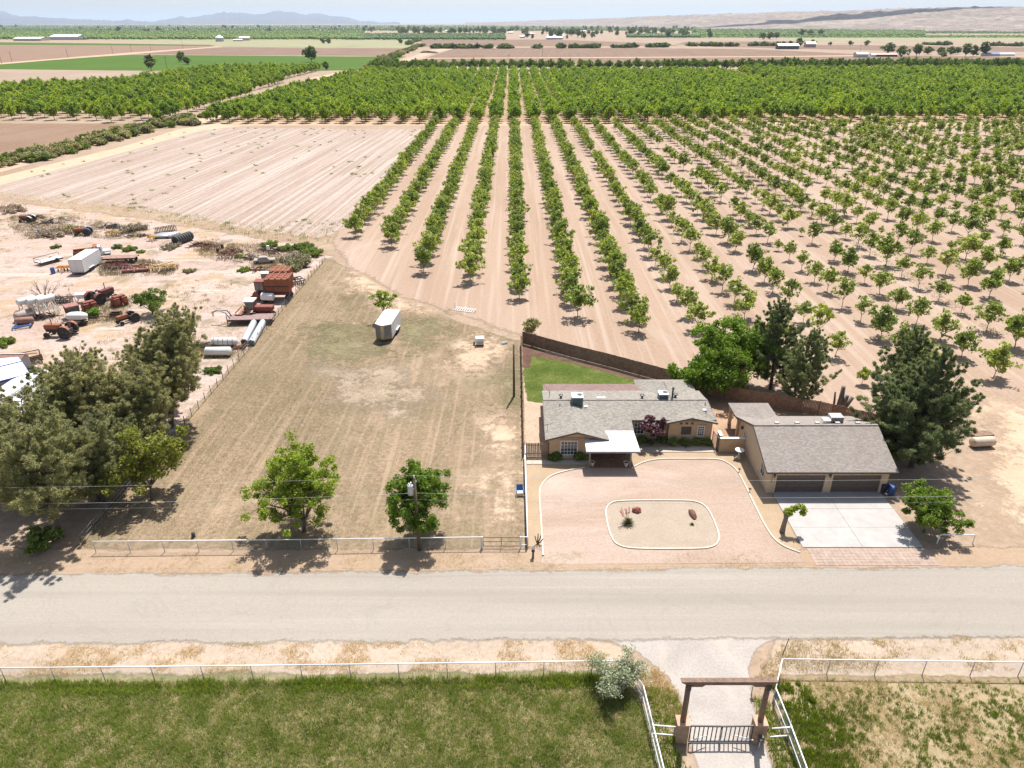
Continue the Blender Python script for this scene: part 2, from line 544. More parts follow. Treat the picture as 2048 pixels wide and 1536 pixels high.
# the mown lot
lotd = P(652, 517) - P(163, 1092)
LOT_A = math.atan2(lotd.x, lotd.y)
m_lot = ground_mat('mown_lot', [(0.25, (0.173, 0.127, 0.077)), (0.45, (0.223, 0.166, 0.104)), (0.6, (0.275, 0.199, 0.127)), (0.8, (0.353, 0.259, 0.174))], 0.06, 2.2, fine_amt=0.6, feather=True, bump=0.6,
    extra=[(0.07, 0.56, 0.7, (0.176, 0.157, 0.085), 0.45), (0.11, 0.54, 0.70, (0.391, 0.285, 0.193), 0.75), (0.45, 0.55, 0.7, (0.139, 0.106, 0.062), 0.55)],
    tracks=[((0.9, 0.015, 1), 1.0, 0.47, 0.6, (0.163, 0.140, 0.077), 0.38, LOT_A), ((1.5, 0.025, 1), 1.0, 0.52, 0.66, (0.373, 0.272, 0.181), 0.42, LOT_A), ((1.2, 0.04, 1), 0.8, 0.55, 0.7, (0.346, 0.250, 0.166), 0.5)],
    speck=[(1.6, 0.56, 0.68, (0.139, 0.102, 0.058), 0.6), (4.0, 0.57, 0.66, (0.121, 0.085, 0.046), 0.6), (2.6, 0.6, 0.68, (0.428, 0.322, 0.224), 0.5)])
LOT = GP((163, 1092), (652, 517), (704, 548), (800, 600), (930, 650), (1036, 686), (1043, 905), (1048, 1092))
sheet('mown_lot', LOT, 0.006, m_lot, feather=0.9, jitter=0.25, step=2.0)
m_pale = ground_mat('bare_pale_earth', [(0.3, (0.430, 0.308, 0.207)), (0.7, (0.499, 0.376, 0.266))], 0.3, 3.0, fine_amt=0.2, feather=True)
for pl in ([(905, 690), (950, 670), (990, 690), (1020, 760), (1030, 840), (1035, 900), (1020, 1000), (1000, 1060), (990, 990), (985, 870), (950, 760), (900, 720)], [(690, 560), (720, 540), (790, 585), (860, 612), (880, 640), (800, 625), (740, 600)],
           [(640, 740), (800, 735), (850, 790), (780, 830), (690, 800)]):
    soft_sheet('bare_earth', GP(*pl), 0.0105 + 0.0007 * len(pl) / 12, m_pale if len(pl) > 5 else ground_mat('worn_earth', [(0.3, (0.29, 0.225, 0.155)), (0.7, (0.36, 0.285, 0.205))], 0.3, 2.0, fine_amt=0.4, feather=True), 12.0)
m_green_wisp = ground_mat('thin_green_grass', [(0.3, (0.17, 0.155, 0.075)), (0.7, (0.24, 0.20, 0.12))], 0.3, 2.0, fine_amt=0.5, feather=True)
for pl in ([(990, 740), (1030, 735), (1038, 800), (1010, 810), (985, 775)], [(640, 650), (720, 655), (760, 700), (690, 720), (620, 700)], [(795, 640), (860, 640), (880, 665), (830, 690), (800, 680)]):
    soft_sheet('thin_grass', GP(*pl), 0.0135 + 0.0008 * pl[0][0] / 1000, m_green_wisp, 13.0)
for pl in ([(1962, 840), (2060, 810), (2180, 850), (2150, 1010), (2010, 1060), (1975, 990), (2000, 920)], [(1900, 800), (2000, 795), (2120, 805), (2100, 830), (1960, 836)]):
    soft_sheet('bare_earth', GP(*pl), 0.0125 + 0.0008 * pl[0][0] / 2000, m_pale, 9.0)
# yard of the house
m_bed = ground_mat('tan_gravel', [(0.3, (0.336, 0.241, 0.153)), (0.7, (0.390, 0.295, 0.199))], 0.4, 7.0, fine_amt=0.3, speck=[(9, 0.6, 0.68, (0.203, 0.146, 0.093), 0.5)])
sheet('gravel_bed', GP((1056, 1093), (1052, 922), (1180, 900), (1260, 878), (1425, 878), (1490, 905), (1545, 988), (1597, 1090), (1600, 1100)), 0.016, m_bed)
m_red = ground_mat('pink_gravel', [(0.3, (0.310, 0.221, 0.165)), (0.5, (0.357, 0.265, 0.206)), (0.75, (0.404, 0.319, 0.258))], 0.16, 4.0, (0.35, 1, 1), fine_amt=0.28,
    extra=[(0.13, 0.54, 0.68, (0.432, 0.353, 0.294), 0.7), (0.22, 0.6, 0.7, (0.268, 0.191, 0.129), 0.6), (0.5, 0.58, 0.7, (0.395, 0.294, 0.206), 0.5)], speck=[(6, 0.6, 0.68, (0.226, 0.157, 0.113), 0.4)])
CURB_L = [(1086, 1112), (1082, 1040), (1079, 990), (1084, 970), (1100, 954), (1130, 943), (1168, 936)]
CURB_R = [(1263, 937), (1288, 925), (1322, 919), (1380, 918.5), (1430, 919), (1452, 925), (1472, 940), (1487, 965), (1505, 1002), (1527, 1046), (1545, 1074), (1566, 1092), (1600, 1106)]
cl = smooth_path([P(*q) for q in CURB_L], 10)
crr = smooth_path([P(*q) for q in CURB_R], 10)
sheet('drive', [q[:2] for q in cl] + [q[:2] for q in crr] + [tuple(P(1610, 1126)[:2]), tuple(P(1080, 1128)[:2])], 0.020, m_red)
ISL = [(1238, 1091), (1222, 1072), (1213, 1038), (1213, 1018), (1224, 1006), (1246, 1002.5), (1290, 1001.5), (1340, 1001.5), (1385, 1003), (1410, 1013), (1425, 1036), (1437, 1068), (1436, 1084), (1424, 1094), (1390, 1098), (1280, 1098)]
isl = smooth_path([P(*q) for q in ISL], 8, True)
m_isl = ground_mat('island_gravel', [(0.3, (0.319, 0.256, 0.189)), (0.7, (0.367, 0.301, 0.236))], 0.4, 6.0, fine_amt=0.28, speck=[(8, 0.6, 0.68, (0.203, 0.157, 0.110), 0.5)])
sheet('island_bed', [q[:2] for q in isl], 0.024, m_isl)
m_curb = mat('painted_kerb', (0.54, 0.48, 0.385), 0.8, var=0.12, vscale=1.2, dirt=(0.5, 0.42, 0.32), dirt_amt=0.25, world=True)
def kerb(pts, closed=False, w=.17, h=.12):
    pts = [Vector((q[0], q[1], 0)) for q in pts]
    n = len(pts)
    b = MB()
    for i, q in enumerate(pts):
        t = (pts[(i + 1) % n] - pts[i - 1]) if closed else (pts[min(i + 1, n - 1)] - pts[max(i - 1, 0)])
        s_ = Vector((-t.y, t.x, 0)).normalized() * w / 2
        b.v += [tuple(q - s_), tuple(q - s_ * .8 + Vector((0, 0, h))), tuple(q + s_ * .8 + Vector((0, 0, h))), tuple(q + s_)]
    for i in range(n if closed else n - 1):
        a, c = i * 4, ((i + 1) % n) * 4
        for k in range(3): b.f.append((a + k, c + k, c + k + 1, a + k + 1))
    tag(b.build('kerb', m_curb), kind='structure')
kerb(cl); kerb(crr); kerb(isl, True)
m_conc = mat('concrete', (0.373, 0.348, 0.324), 0.85, var=0.08, vscale=0.6, dirt=(0.317, 0.289, 0.259), dirt_amt=0.3, world=True)
m_walk = mat('walk_concrete', (0.437, 0.374, 0.302), 0.85, var=0.08, vscale=0.8, dirt=(0.386, 0.319, 0.252), dirt_amt=0.3, world=True)
def slabs(name, x0, x1, y0, y1, nx, ny, z, m, gap=0.025, t=0.1):
    root = tag(thing(name, None, None, ((x0 + x1) / 2, (y0 + y1) / 2, 0)), kind='structure')
    for i in range(nx):
        for j in range(ny):
            a, b_ = x0 + (x1 - x0) * i / nx + gap / 2, x0 + (x1 - x0) * (i + 1) / nx - gap / 2
            c, d = y0 + (y1 - y0) * j / ny + gap / 2, y0 + (y1 - y0) * (j + 1) / ny - gap / 2
            dz = random.uniform(-0.004, 0.004)
            MB().box(a - root.location.x, c - root.location.y, z - t + dz, b_ - root.location.x, d - root.location.y, z + dz).build('slab', m, root)
    return root
slabs('driveway_slab', 26.0, 36.8, 51.0, 59.55, 2, 3, 0.07, m_conc)
slabs('sidewalk', 2.15, 8.2, 64.55, 65.3, 4, 1, 0.08, m_walk)
slabs('sidewalk', 1.55, 2.12, 64.5, 65.3, 1, 1, 0.09, m_walk)
slabs('sidewalk', 13.0, 22.2, 66.95, 67.95, 6, 1, 0.08, m_walk)
m_pav = mat('porch_paving', (0.20, 0.115, 0.075), 0.85, var=0.3, vscale=3, world=True)
slabs('porch_floor', 8.2, 12.9, 63.9, 69.7, 16, 20, 0.05, m_pav, 0.03)
m_ap = mat('pink_apron_pavers', (0.340, 0.251, 0.199), 0.9, var=0.14, vscale=1.5, world=True)
slabs('apron', 26.3, 37.0, 48.6, 50.9, 26, 6, 0.04, m_ap, 0.012)
m_dirtyard = ground_mat('side_yard', [(0.3, (0.372, 0.275, 0.194)), (0.7, (0.440, 0.344, 0.264))], 0.3, 2.5, fine_amt=0.25, extra=[(0.4, 0.55, 0.7, (0.321, 0.242, 0.132), 0.5)])
sheet('side_yard', [(1.5, 66), (4.2, 66), (4.2, 76), (9.5, 90.5), (1.5, 96.4)], 0.016, m_dirtyard)
m_lawn = ground_mat('lawn_soil', [(0.3, (0.056, 0.084, 0.014)), (0.5, (0.088, 0.119, 0.022)), (0.65, (0.154, 0.164, 0.046)), (0.85, (0.276, 0.238, 0.092))], 0.28, 3.0, fine_amt=0.5, feather=True)
LAWN = GP((1051, 700), (1062, 694), (1120, 716), (1190, 733), (1290, 764), (1345, 786), (1345, 800), (1085, 805), (1056, 800), (1052, 760))
sheet('lawn', LAWN, 0.022, m_lawn, feather=0.5, jitter=0.15, step=1.2)
m_mulch = ground_mat('red_mulch', [(0.3, (0.10, 0.055, 0.042)), (0.7, (0.17, 0.095, 0.072))], 0.5, 5, fine_amt=0.4)
sheet('flower_bed', [(1.5, 96.2), (7.5, 91.4), (13, 88.3), (21, 82.6), (20.8, 81.9), (12.5, 87.2), (8, 90.2), (2.8, 92.4), (2.4, 88.5), (1.5, 88.5)], 0.026, m_mulch)
m_court = ground_mat('court_soil', [(0.3, (0.30, 0.19, 0.12)), (0.7, (0.42, 0.28, 0.19))], 0.4, 3, fine_amt=0.3)
sheet('courtyard', [(22.3, 67.0), (25.4, 67.0), (25.6, 71), (38, 71), (36, 74), (27.8, 77), (20, 83), (20, 76.3), (22.3, 76)], 0.018, m_court)
# orchard floor with tractor tracks running between the rows
m_of = ground_mat('orchard_floor', [(0.3, (0.293, 0.203, 0.143)), (0.55, (0.341, 0.244, 0.180)), (0.8, (0.381, 0.290, 0.222))], 0.05, 1.8, (1.6, 0.25, 1), fine_amt=0.2, feather=True,
    tracks=[((0.9, 0.012, 1), 1.0, 0.5, 0.66, (0.396, 0.310, 0.244), 0.65), ((1.5, 0.02, 1), 1.3, 0.58, 0.7, (0.287, 0.193, 0.129), 0.5)],
    extra=[(0.09, 0.58, 0.75, (0.423, 0.351, 0.294), 0.6)])
ORCH = [(-39, 352), (-38, 152), (-30, 135), (-18, 118), (-4, 106), (4, 99), (20, 87.5), (40, 76), (47, 70), (62, 76), (300, 79), (300, 352)]
sheet('orchard_floor', ORCH, 0.012, m_of, feather=2.5, jitter=0.5, step=5)
sheet('orchard_track', [(-130, 347), (300, 347), (300, 359), (-130, 359)], 0.0215, ground_mat('pale_track', [(0.3, (0.399, 0.274, 0.185)), (0.7, (0.450, 0.325, 0.230))], 0.1, 1.5, fine_amt=0.15, feather=True), feather=2, jitter=0.5, step=5)
m_mf = ground_mat('old_orchard_soil', [(0.3, (0.293, 0.197, 0.125)), (0.7, (0.366, 0.253, 0.170))], 0.05, 1.0, fine_amt=0.2)  # tan soil of the old orchard in soft uneven patches
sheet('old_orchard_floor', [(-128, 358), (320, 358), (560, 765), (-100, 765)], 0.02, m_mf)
sheet('field_road', GP((395, 250), (372, 246), (500, 203), (625, 156), (690, 142), (735, 140), (735, 146), (665, 163), (530, 206)), 0.0235, m_pale, feather=2, jitter=0.5, step=5)
# farmyard and the fallow field behind it
m_yard = ground_mat('farmyard', [(0.3, (0.351, 0.255, 0.209)), (0.5, (0.414, 0.312, 0.261)), (0.7, (0.483, 0.382, 0.331))], 0.05, 1.6, fine_amt=0.35, feather=True,
    extra=[(0.09, 0.52, 0.6, (0.347, 0.241, 0.135), 0.75), (0.05, 0.57, 0.66, (0.310, 0.198, 0.126), 0.6), (0.14, 0.54, 0.62, (0.206, 0.167, 0.108), 0.75), (0.35, 0.57, 0.66, (0.246, 0.198, 0.113), 0.6)],
    tracks=[((0.05, 0.6, 1), 1.0, 0.56, 0.66, (0.519, 0.421, 0.365), 0.7)], speck=[(1.4, 0.58, 0.66, (0.155, 0.122, 0.078), 0.7)])
YARD = GP((-250, 1000), (60, 880), (380, 850), (655, 515), (560, 488), (300, 445), (-60, 395), (-500, 420))
sheet('farmyard', YARD, 0.0028, m_yard, feather=3, jitter=0.6, step=4)
fd = (P(650, 255) - P(250, 430)).normalized()
fa = math.atan2(fd.x, fd.y)
def furrow_mat(name, stops, width, lo_c, hi_c, ang=0.0, amt=0.7, **k):
    """ploughed field: ridges along one direction, wind-blown and uneven"""
    m, nt, b, out = new_mat(name)
    h = NT(nt)
    mp = h.n('ShaderNodeMapping')
    mp.inputs['Rotation'].default_value = (0, 0, ang)
    h.l(h.pos(True), mp.inputs['Vector'])
    mp2 = h.n('ShaderNodeMapping')
    mp2.inputs['Scale'].default_value = (1.0 / width, 0.006, 1)
    h.l(mp.outputs[0], mp2.inputs['Vector'])
    base = h.ramp(h.noise(h.pos(True), k.get('big', 0.03), 6, 0.65, 0.4), stops)
    st = h.noise(mp2.outputs[0], 1.0, 3, 0.7)
    c = h.mix(h.ramp(st, [(0.45, 0.0), (0.6, amt)]), base, tuple(hi_c))
    st2 = h.noise(mp2.outputs[0], 2.3, 3, 0.8)
    c = h.mix(h.ramp(st2, [(0.5, 0.0), (0.66, amt)]), c, tuple(lo_c))
    fn = h.noise(h.pos(True), k.get('fine', 0.8), 6, 0.8)
    c = h.mix(1.0, c, h.ramp(fn, [(0.25, 0.72), (0.75, 1.2)]), 'MULTIPLY')
    h.l(c, b.inputs['Base Color'])
    b.inputs['Roughness'].default_value = 0.95
    b.inputs['Specular IOR Level'].default_value = 0.1
    h.bump(st, 0.5, 0.2, b)
    return m
m_fal = furrow_mat('fallow', [(0.3, (0.298, 0.223, 0.172)), (0.7, (0.353, 0.270, 0.223))], 1.3, (0.243, 0.179, 0.133), (0.420, 0.352, 0.302), fa, .95)
FALLOW = GP((-200, 380), (20, 352), (360, 262), (470, 256), (850, 259), (845, 285), (690, 455), (640, 478), (480, 455), (250, 415), (0, 395))
sheet('fallow_field', FALLOW, 0.0145, m_fal)
# fields farther off
def far(name, m, z, *px): return sheet(name, GP(*px), z, m)
m_bf = furrow_mat('brown_field', [(0.3, (0.201, 0.125, 0.080)), (0.7, (0.241, 0.161, 0.110))], 3.0, (0.172, 0.105, 0.068), (0.264, 0.189, 0.136), 0.2, 0.4)
m_bf2 = furrow_mat('ploughed_field', [(0.3, (0.178, 0.114, 0.078)), (0.7, (0.213, 0.144, 0.103))], 6.0, (0.143, 0.091, 0.060), (0.235, 0.167, 0.121), 0.05, 0.5, big=0.008)
m_gf = furrow_mat('green_crop', [(0.3, (0.053, 0.105, 0.010)), (0.7, (0.068, 0.126, 0.013))], 8.0, (0.044, 0.084, 0.008), (0.084, 0.139, 0.018), 1.2, 0.5, big=0.01)
m_pf = furrow_mat('pale_crop', [(0.3, (0.230, 0.224, 0.120)), (0.7, (0.281, 0.264, 0.156))], 9.0, (0.187, 0.194, 0.096), (0.340, 0.308, 0.200), 0.3, 0.5, big=0.008)
m_pr = ground_mat('far_track', [(0.3, (0.397, 0.269, 0.185)), (0.7, (0.448, 0.320, 0.231))], 0.02, 0.5, fine_amt=0.1)
m_tan = ground_mat('far_tan', [(0.3, (0.259, 0.187, 0.132)), (0.7, (0.321, 0.245, 0.182))], 0.012, 0.25, fine_amt=0.15, extra=[(0.01, 0.55, 0.7, (0.211, 0.175, 0.100), 0.5)])
far('brown_field', m_bf, 0.03, (-300, 250), (0, 247), (262, 247), (95, 305), (-300, 335))
far('ditch_track', m_pr, 0.034, (-100, 352), (-100, 340), (110, 306), (272, 250), (300, 250), (150, 305), (0, 345))
far('field_road', m_pale, 0.02, (-100, 378), (250, 292), (360, 258), (480, 240), (500, 250), (400, 262), (200, 318), (-60, 385))
far('green_field', m_gf, 0.05, (-300, 152), (-300, 122), (0, 128), (95, 120), (263, 109.5), (470, 111), (640, 112.5), (700, 113), (812, 113), (735, 140), (600, 142), (300, 141.5), (0, 138.5))
far('pale_field', m_tan, 0.06, (-300, 185), (-300, 150), (0, 139.5), (320, 142), (220, 165), (0, 182))
far('brown_field', m_bf, 0.07, (-300, 128), (-300, 91), (0, 90.5), (430, 92.5), (300, 104), (95, 119), (0, 126))
far('field_road', m_pr, 0.10, (-300, 127), (0, 126), (95, 118.5), (250, 106), (440, 93), (446, 93.6), (264, 108.5), (95, 121), (0, 129))
far('brown_field', m_bf2, 0.08, (450, 94), (640, 96), (812, 96.5), (795, 105), (760, 112), (264, 108.5))
far('pale_field', m_pf, 0.09, (200, 80), (620, 79.5), (820, 80), (826, 88), (812, 96), (640, 95.5), (446, 92.8), (420, 89))
far('green_strip', m_gf, 0.10, (-300, 87), (0, 84.5), (260, 87.5), (420, 90), (430, 92), (0, 90), (-300, 91))
far('plowed_field', m_bf2, 0.05, (815, 128), (905, 98), (1100, 95), (1500, 98), (1760, 110), (2400, 120), (2400, 124), (1440, 128))
far('field_road', m_pr, 0.10, (842, 116), (1280, 114), (1560, 112.5), (1760, 110), (1760, 112), (1560, 114), (1280, 115.6), (838, 117.5))
far('field_road', m_pr, 0.12, (775, 130), (800, 121), (864, 100), (880, 98), (907, 98), (870, 106), (828, 121), (800, 130))
far('plowed_field', m_bf2, 0.06, (838, 80), (1100, 79), (1330, 87.5), (1360, 92), (900, 93), (848, 94))
far('tan_field', m_tan, 0.04, (1130, 78), (1600, 72), (2500, 72), (2500, 112), (1800, 108), (1560, 98), (1340, 88))
far('pale_field', m_pf, 0.08, (1560, 76), (2400, 74), (2400, 81), (1700, 81.5), (1580, 82))
far('brown_field', m_bf2, 0.09, (1350, 91), (1700, 90), (2400, 100), (2400, 106), (1780, 102))
far('brown_field', m_bf2, 0.12, (1370, 84), (1640, 82), (1560, 90), (1350, 89))
# ------------------------------------------------------------ house and garage
m_stucco = mat('tan_stucco', (0.47, 0.325, 0.20), 0.9, var=0.07, vscale=1.5, bump=0.1)
m_stucco2 = mat('garage_stucco', (0.53, 0.40, 0.265), 0.9, var=0.06, vscale=1.5, bump=0.1)
m_trimb = mat('brown_fascia', (0.10, 0.075, 0.06), 0.6)
m_trimt = mat('tan_trim', (0.45, 0.33, 0.22), 0.7)
m_white = mat('white_paint', (0.78, 0.77, 0.74), 0.5, var=0.05)
m_dark = mat('dark_metal', (0.05, 0.05, 0.052), 0.5)
m_glass = mat('window_glass', (0.03, 0.045, 0.06), 0.06, var=0.4, vscale=1.0, spec=0.9)
def shingle_mat(name, a, b_, c_, run_x=True):
    m, nt, b, out = new_mat(name)
    h = NT(nt)
    v = h.pos(True)
    mp = h.n('ShaderNodeMapping')
    mp.inputs['Scale'].default_value = (1, 1, 0)
    h.l(v, mp.inputs['Vector'])
    br = h.n('ShaderNodeTexBrick')
    br.inputs['Scale'].default_value = 1.0
    br.inputs['Brick Width'].default_value = 0.27
    br.inputs['Row Height'].default_value = 0.14
    br.inputs['Mortar Size'].default_value = 0.012
    br.inputs['Color1'].default_value = (0, 0, 0, 1)
    br.inputs['Color2'].default_value = (1, 1, 1, 1)
    br.inputs['Mortar'].default_value = (0.2, 0.2, 0.2, 1)
    h.l(mp.outputs[0], br.inputs['Vector'])
    f = h.mix(0.42, br.outputs['Color'], h.noise(v, 2.4, 6, 0.9))
    c = h.ramp(f, [(0.2, a), (0.5, b_), (0.8, c_)])
    big = h.noise(v, 0.5, 4, 0.6)
    c = h.mix(h.ramp(big, [(0.5, 0.0), (0.7, 0.3)]), c, (0.20, 0.165, 0.145))
    h.l(c, b.inputs['Base Color'])
    b.inputs['Roughness'].default_value = 0.95
    b.inputs['Specular IOR Level'].default_value = 0.2
    h.bump(br.outputs['Fac'], 0.4, 0.02, b)
    return m
m_sh1 = shingle_mat('grey_shingle', (0.185, 0.165, 0.14), (0.25, 0.228, 0.195), (0.325, 0.298, 0.258))
m_sh2 = shingle_mat('taupe_shingle', (0.21, 0.18, 0.158), (0.255, 0.223, 0.196), (0.31, 0.278, 0.246))
def window(parent, x0, x1, z0, z1, y, nx, nz, trim=None, frame=None):
    """window in a wall facing -Y: surround, frame, glass, glazing bars"""
    w = MB()
    t = 0.06
    for q in ((x0 - t, z0 - t, x1 + t, z0), (x0 - t, z1, x1 + t, z1 + t), (x0 - t, z0, x0, z1), (x1, z0, x1 + t, z1)):
        w.box(q[0], y - 0.06, q[1], q[2], y + 0.02, q[3])
    win = w.build('window', frame or m_white, parent)
    MB().box(x0, y - 0.012, z0, x1, y + 0.01, z1).build('pane', m_glass, win)
    b = MB()
    for i in range(1, nx): b.box(x0 + (x1 - x0) * i / nx - 0.016, y - 0.04, z0, x0 + (x1 - x0) * i / nx + 0.016, y - 0.013, z1)
    for i in range(1, nz): b.box(x0, y - 0.035, z0 + (z1 - z0) * i / nz - 0.016, x1, y - 0.015, z0 + (z1 - z0) * i / nz + 0.016)
    if b.v: each(b, 'glazing_bar', m_white, win)
    if trim:
        s = MB()
        u = 0.24
        for q in ((x0 - u, z0 - u, x1 + u, z0 - t), (x0 - u, z1 + t, x1 + u, z1 + u), (x0 - u, z0 - t, x0 - t, z1 + t), (x1 + t, z0 - t, x1 + u, z1 + t)):
            s.box(q[0], y - 0.05, q[1], q[2], y + 0.015, q[3])
        s.build('surround', trim, win)
    return win
house = thing('house', 'low tan stucco house with grey shingle roof and white metal porch roof', 'house', (13, 71, 0))
def hp(b): 
    """house pieces are written in world coordinates"""
    b.v = [(q[0] - 13, q[1] - 71, q[2]) for q in b.v]
    return b
class HB(MB):
    def build(s, name, m=None, parent=None, **k):
        if not getattr(s, 'loc_done', False):
            hp(s); s.loc_done = True
        return super().build(name, m, parent, **k)
_MB = MB
def walls(polys, zs, t=0.2):
    b = HB()
    for (x0, y0, x1, y1, z1) in polys: b.box(min(x0, x1) - (t / 2 if x0 == x1 else 0), min(y0, y1) - (t / 2 if y0 == y1 else 0), 0, max(x0, x1) + (t / 2 if x0 == x1 else 0), max(y0, y1) + (t / 2 if y0 == y1 else 0), z1)
    return b
RZ, RY, S1 = 3.6, 72.5, 0.19         # main ridge height, position, pitch
def roofz(y): return RZ - S1 * abs(y - RY)
# walls
w = HB()
w.box(4.0, 65.75, 0, 4.2, 75.7, 2.55); w.box(4.2, 65.75, 0, 8.1, 65.95, 2.62); w.box(8.0, 65.95, 0, 8.15, 69.8, 2.6)
w.box(8.15, 69.82, 0, 17.45, 70.0, 2.75); w.box(17.4, 69.17, 0, 22.2, 69.35, 2.75); w.box(17.4, 69.35, 0, 17.55, 69.82, 2.75)
w.box(22.05, 69.35, 0, 22.2, 75.7, 2.6); w.box(4.2, 75.5, 0, 22.05, 75.7, 2.6)
w.box(15.4, 75.7, 0, 21.8, 79.4, 2.5)
w.build('wall', m_stucco, house)
g = HB()
for (xa, xc, xb, y, zb, zt) in ((3.9, 6.85, 9.75, 65.75, 2.6, 3.5), (17.2, 19.7, 22.25, 69.17, 2.7, 3.27)):
    g.add([(xa, y, zb - .05), (xb, y, zb - .05), (xc, y, zt), (xa, y + .2, zb - .05), (xb, y + .2, zb - .05), (xc, y + .2, zt)], [(0, 1, 2), (5, 4, 3), (0, 3, 4, 1), (1, 4, 5, 2), (2, 5, 3, 0)])
each(g, 'gable', m_stucco, house)
# roofs
r = HB()
T = 0.14
r.slab([(3.55, 66.4, roofz(66.4)), (13.15, 66.9, roofz(66.9)), (13.15, RY, RZ), (3.55, RY, RZ)], T)
r.slab([(13.15, 69.0, roofz(69.0)), (22.45, 69.0, roofz(69.0)), (22.2, RY, RZ), (13.15, RY, RZ)], T)
r.slab([(3.55, RY, RZ), (22.2, RY, RZ), (22.2, 76.1, roofz(76.1)), (3.55, 76.1, roofz(76.1))], T)
# two front gables over the wings
for (xa, xc, xb, y0, y1, zb, zt) in ((3.5, 6.85, 10.25, 65.2, 71.2, 2.66, 3.62), (16.9, 19.7, 22.6, 68.6, 72.0, 2.76, 3.42)):
    r.slab([(xa, y0, zb), (xc, y0, zt), (xc, y1, zt), (xa, y1, zb)], T)
    r.slab([(xc, y0, zt), (xb, y0, zb), (xb, y1, zb), (xc, y1, zt)], T)
# rear wing, hipped
r.slab([(15.0, 79.8, 2.55), (15.0, 74.0, 2.55), (18.3, 72.6, 3.58), (18.3, 77.2, 3.58)], T)
r.slab([(22.0, 74.0, 2.55), (22.0, 79.8, 2.55), (18.3, 77.2, 3.58), (18.3, 72.6, 3.58)], T)
r.slab([(22.0, 79.8, 2.55), (15.0, 79.8, 2.55), (18.3, 77.2, 3.58)], T)
roof = r.build('roof', m_sh1, house)
f = HB()
for (xa, xc, xb, y, zb, zt) in ((3.5, 6.85, 10.25, 65.2, 2.66, 3.62), (16.9, 19.7, 22.6, 68.6, 2.76, 3.42)):
    f.bar((xa, y - .025, zb - .09), (xc, y - .025, zt - .09), 0.05, 0.19)
    f.bar((xc, y - .03, zt - .09), (xb, y - .03, zb - .09), 0.05, 0.19)
f.bar((13.2, 68.97, roofz(69.0) - .09), (17.0, 68.97, roofz(69.0) - .09), 0.05, 0.18)
f.bar((22.48, 69.0, roofz(69) - .09), (22.24, RY, RZ - .09), 0.05, 0.18)
f.bar((3.52, 66.4, roofz(66.4) - .09), (3.52, RY, RZ - .09), 0.05, 0.16)
each(f, 'fascia', m_trimb, house)
rc = HB()
rc.bar((3.55, RY, RZ + .02), (22.2, RY, RZ + .02), 0.28, 0.05)
rc.bar((18.3, 72.6, 3.6), (18.3, 77.2, 3.6), 0.26, 0.05)
each(rc, 'ridge_cap', m_sh1, roof)
# windows of the front
def at_house(o):
    o.location = (-13, -71, 0)
    return o
at_house(window(house, 5.25, 6.95, 0.55, 2.15, 65.74, 5, 4, m_trimt))
at_house(window(house, 13.65, 14.75, 0.75, 2.45, 69.81, 3, 4))
at_house(window(house, 15.75, 16.75, 0.75, 2.45, 69.81, 3, 4))
at_house(window(house, 20.65, 21.3, 0.85, 2.05, 69.16, 3, 4, m_trimt))
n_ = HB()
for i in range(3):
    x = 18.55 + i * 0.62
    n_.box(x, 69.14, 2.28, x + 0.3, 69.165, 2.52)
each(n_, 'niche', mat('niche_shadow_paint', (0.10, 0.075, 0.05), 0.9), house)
gr = HB().box(18.8, 69.12, 1.0, 19.9, 69.165, 1.98).build('grille', mat('dark_grille', (0.065, 0.06, 0.05), 0.7), house)
gb = HB()
for i in range(9): gb.box(18.8, 69.095, 1.05 + i * 0.105, 19.9, 69.118, 1.09 + i * 0.105)
each(gb, 'louvre', mat('grille_slat', (0.09, 0.085, 0.07), 0.7), gr)
dr = HB().box(10.2, 69.76, 0.05, 11.15, 69.815, 2.1).build('door', mat('entry_door', (0.12, 0.06, 0.035), 0.5), house)
HB().box(11.0, 69.7, 1.0, 11.05, 69.755, 1.1).build('handle', m_dark, dr)
# white metal porch roof of separate pans
pr = HB()
strips = [63.35, 64.0, 64.75, 65.5, 66.2, 67.0]
def pz(y): return 2.36 + (y - 63.35) * 0.105
m_pan = mat('white_metal_roof', (0.58, 0.58, 0.60), 0.4, var=0.05, dirt=(0.5, 0.5, 0.5), dirt_amt=0.15)
porch = HB().bar((7.7, 63.33, 2.31), (13.3, 63.33, 2.31), 0.06, 0.2).bar((7.72, 63.4, 2.2), (7.72, 65.6, 2.43), 0.06, 0.16).bar((13.24, 63.4, 2.2), (13.0, 67.0, 2.6), 0.06, 0.16).bar((7.9, 66.9, 2.5), (13, 66.9, 2.5), 0.1, 0.16).build('porch_frame', mat('porch_beam', (0.30, 0.29, 0.31), 0.6), house)
for i in range(5):
    ya, yb = strips[i], strips[i + 1] - 0.02
    xl = 7.68 if yb < 65.6 else 10.0
    HB().slab([(xl, ya, pz(ya) + .012), (13.28 - (ya - 63.35) * .06, ya, pz(ya) + .012), (13.28 - (yb - 63.35) * .06, yb, pz(yb)), (xl, yb, pz(yb))], 0.04).build('roof_panel', m_pan, porch)
for (x, y) in ((8.15, 64.05), (12.45, 64.05), (12.5, 66.6)):
    HB().box(x - .09, y - .09, 0, x + .09, y + .09, 2.3).build('post', mat('porch_post', (0.22, 0.19, 0.16), 0.7), house)
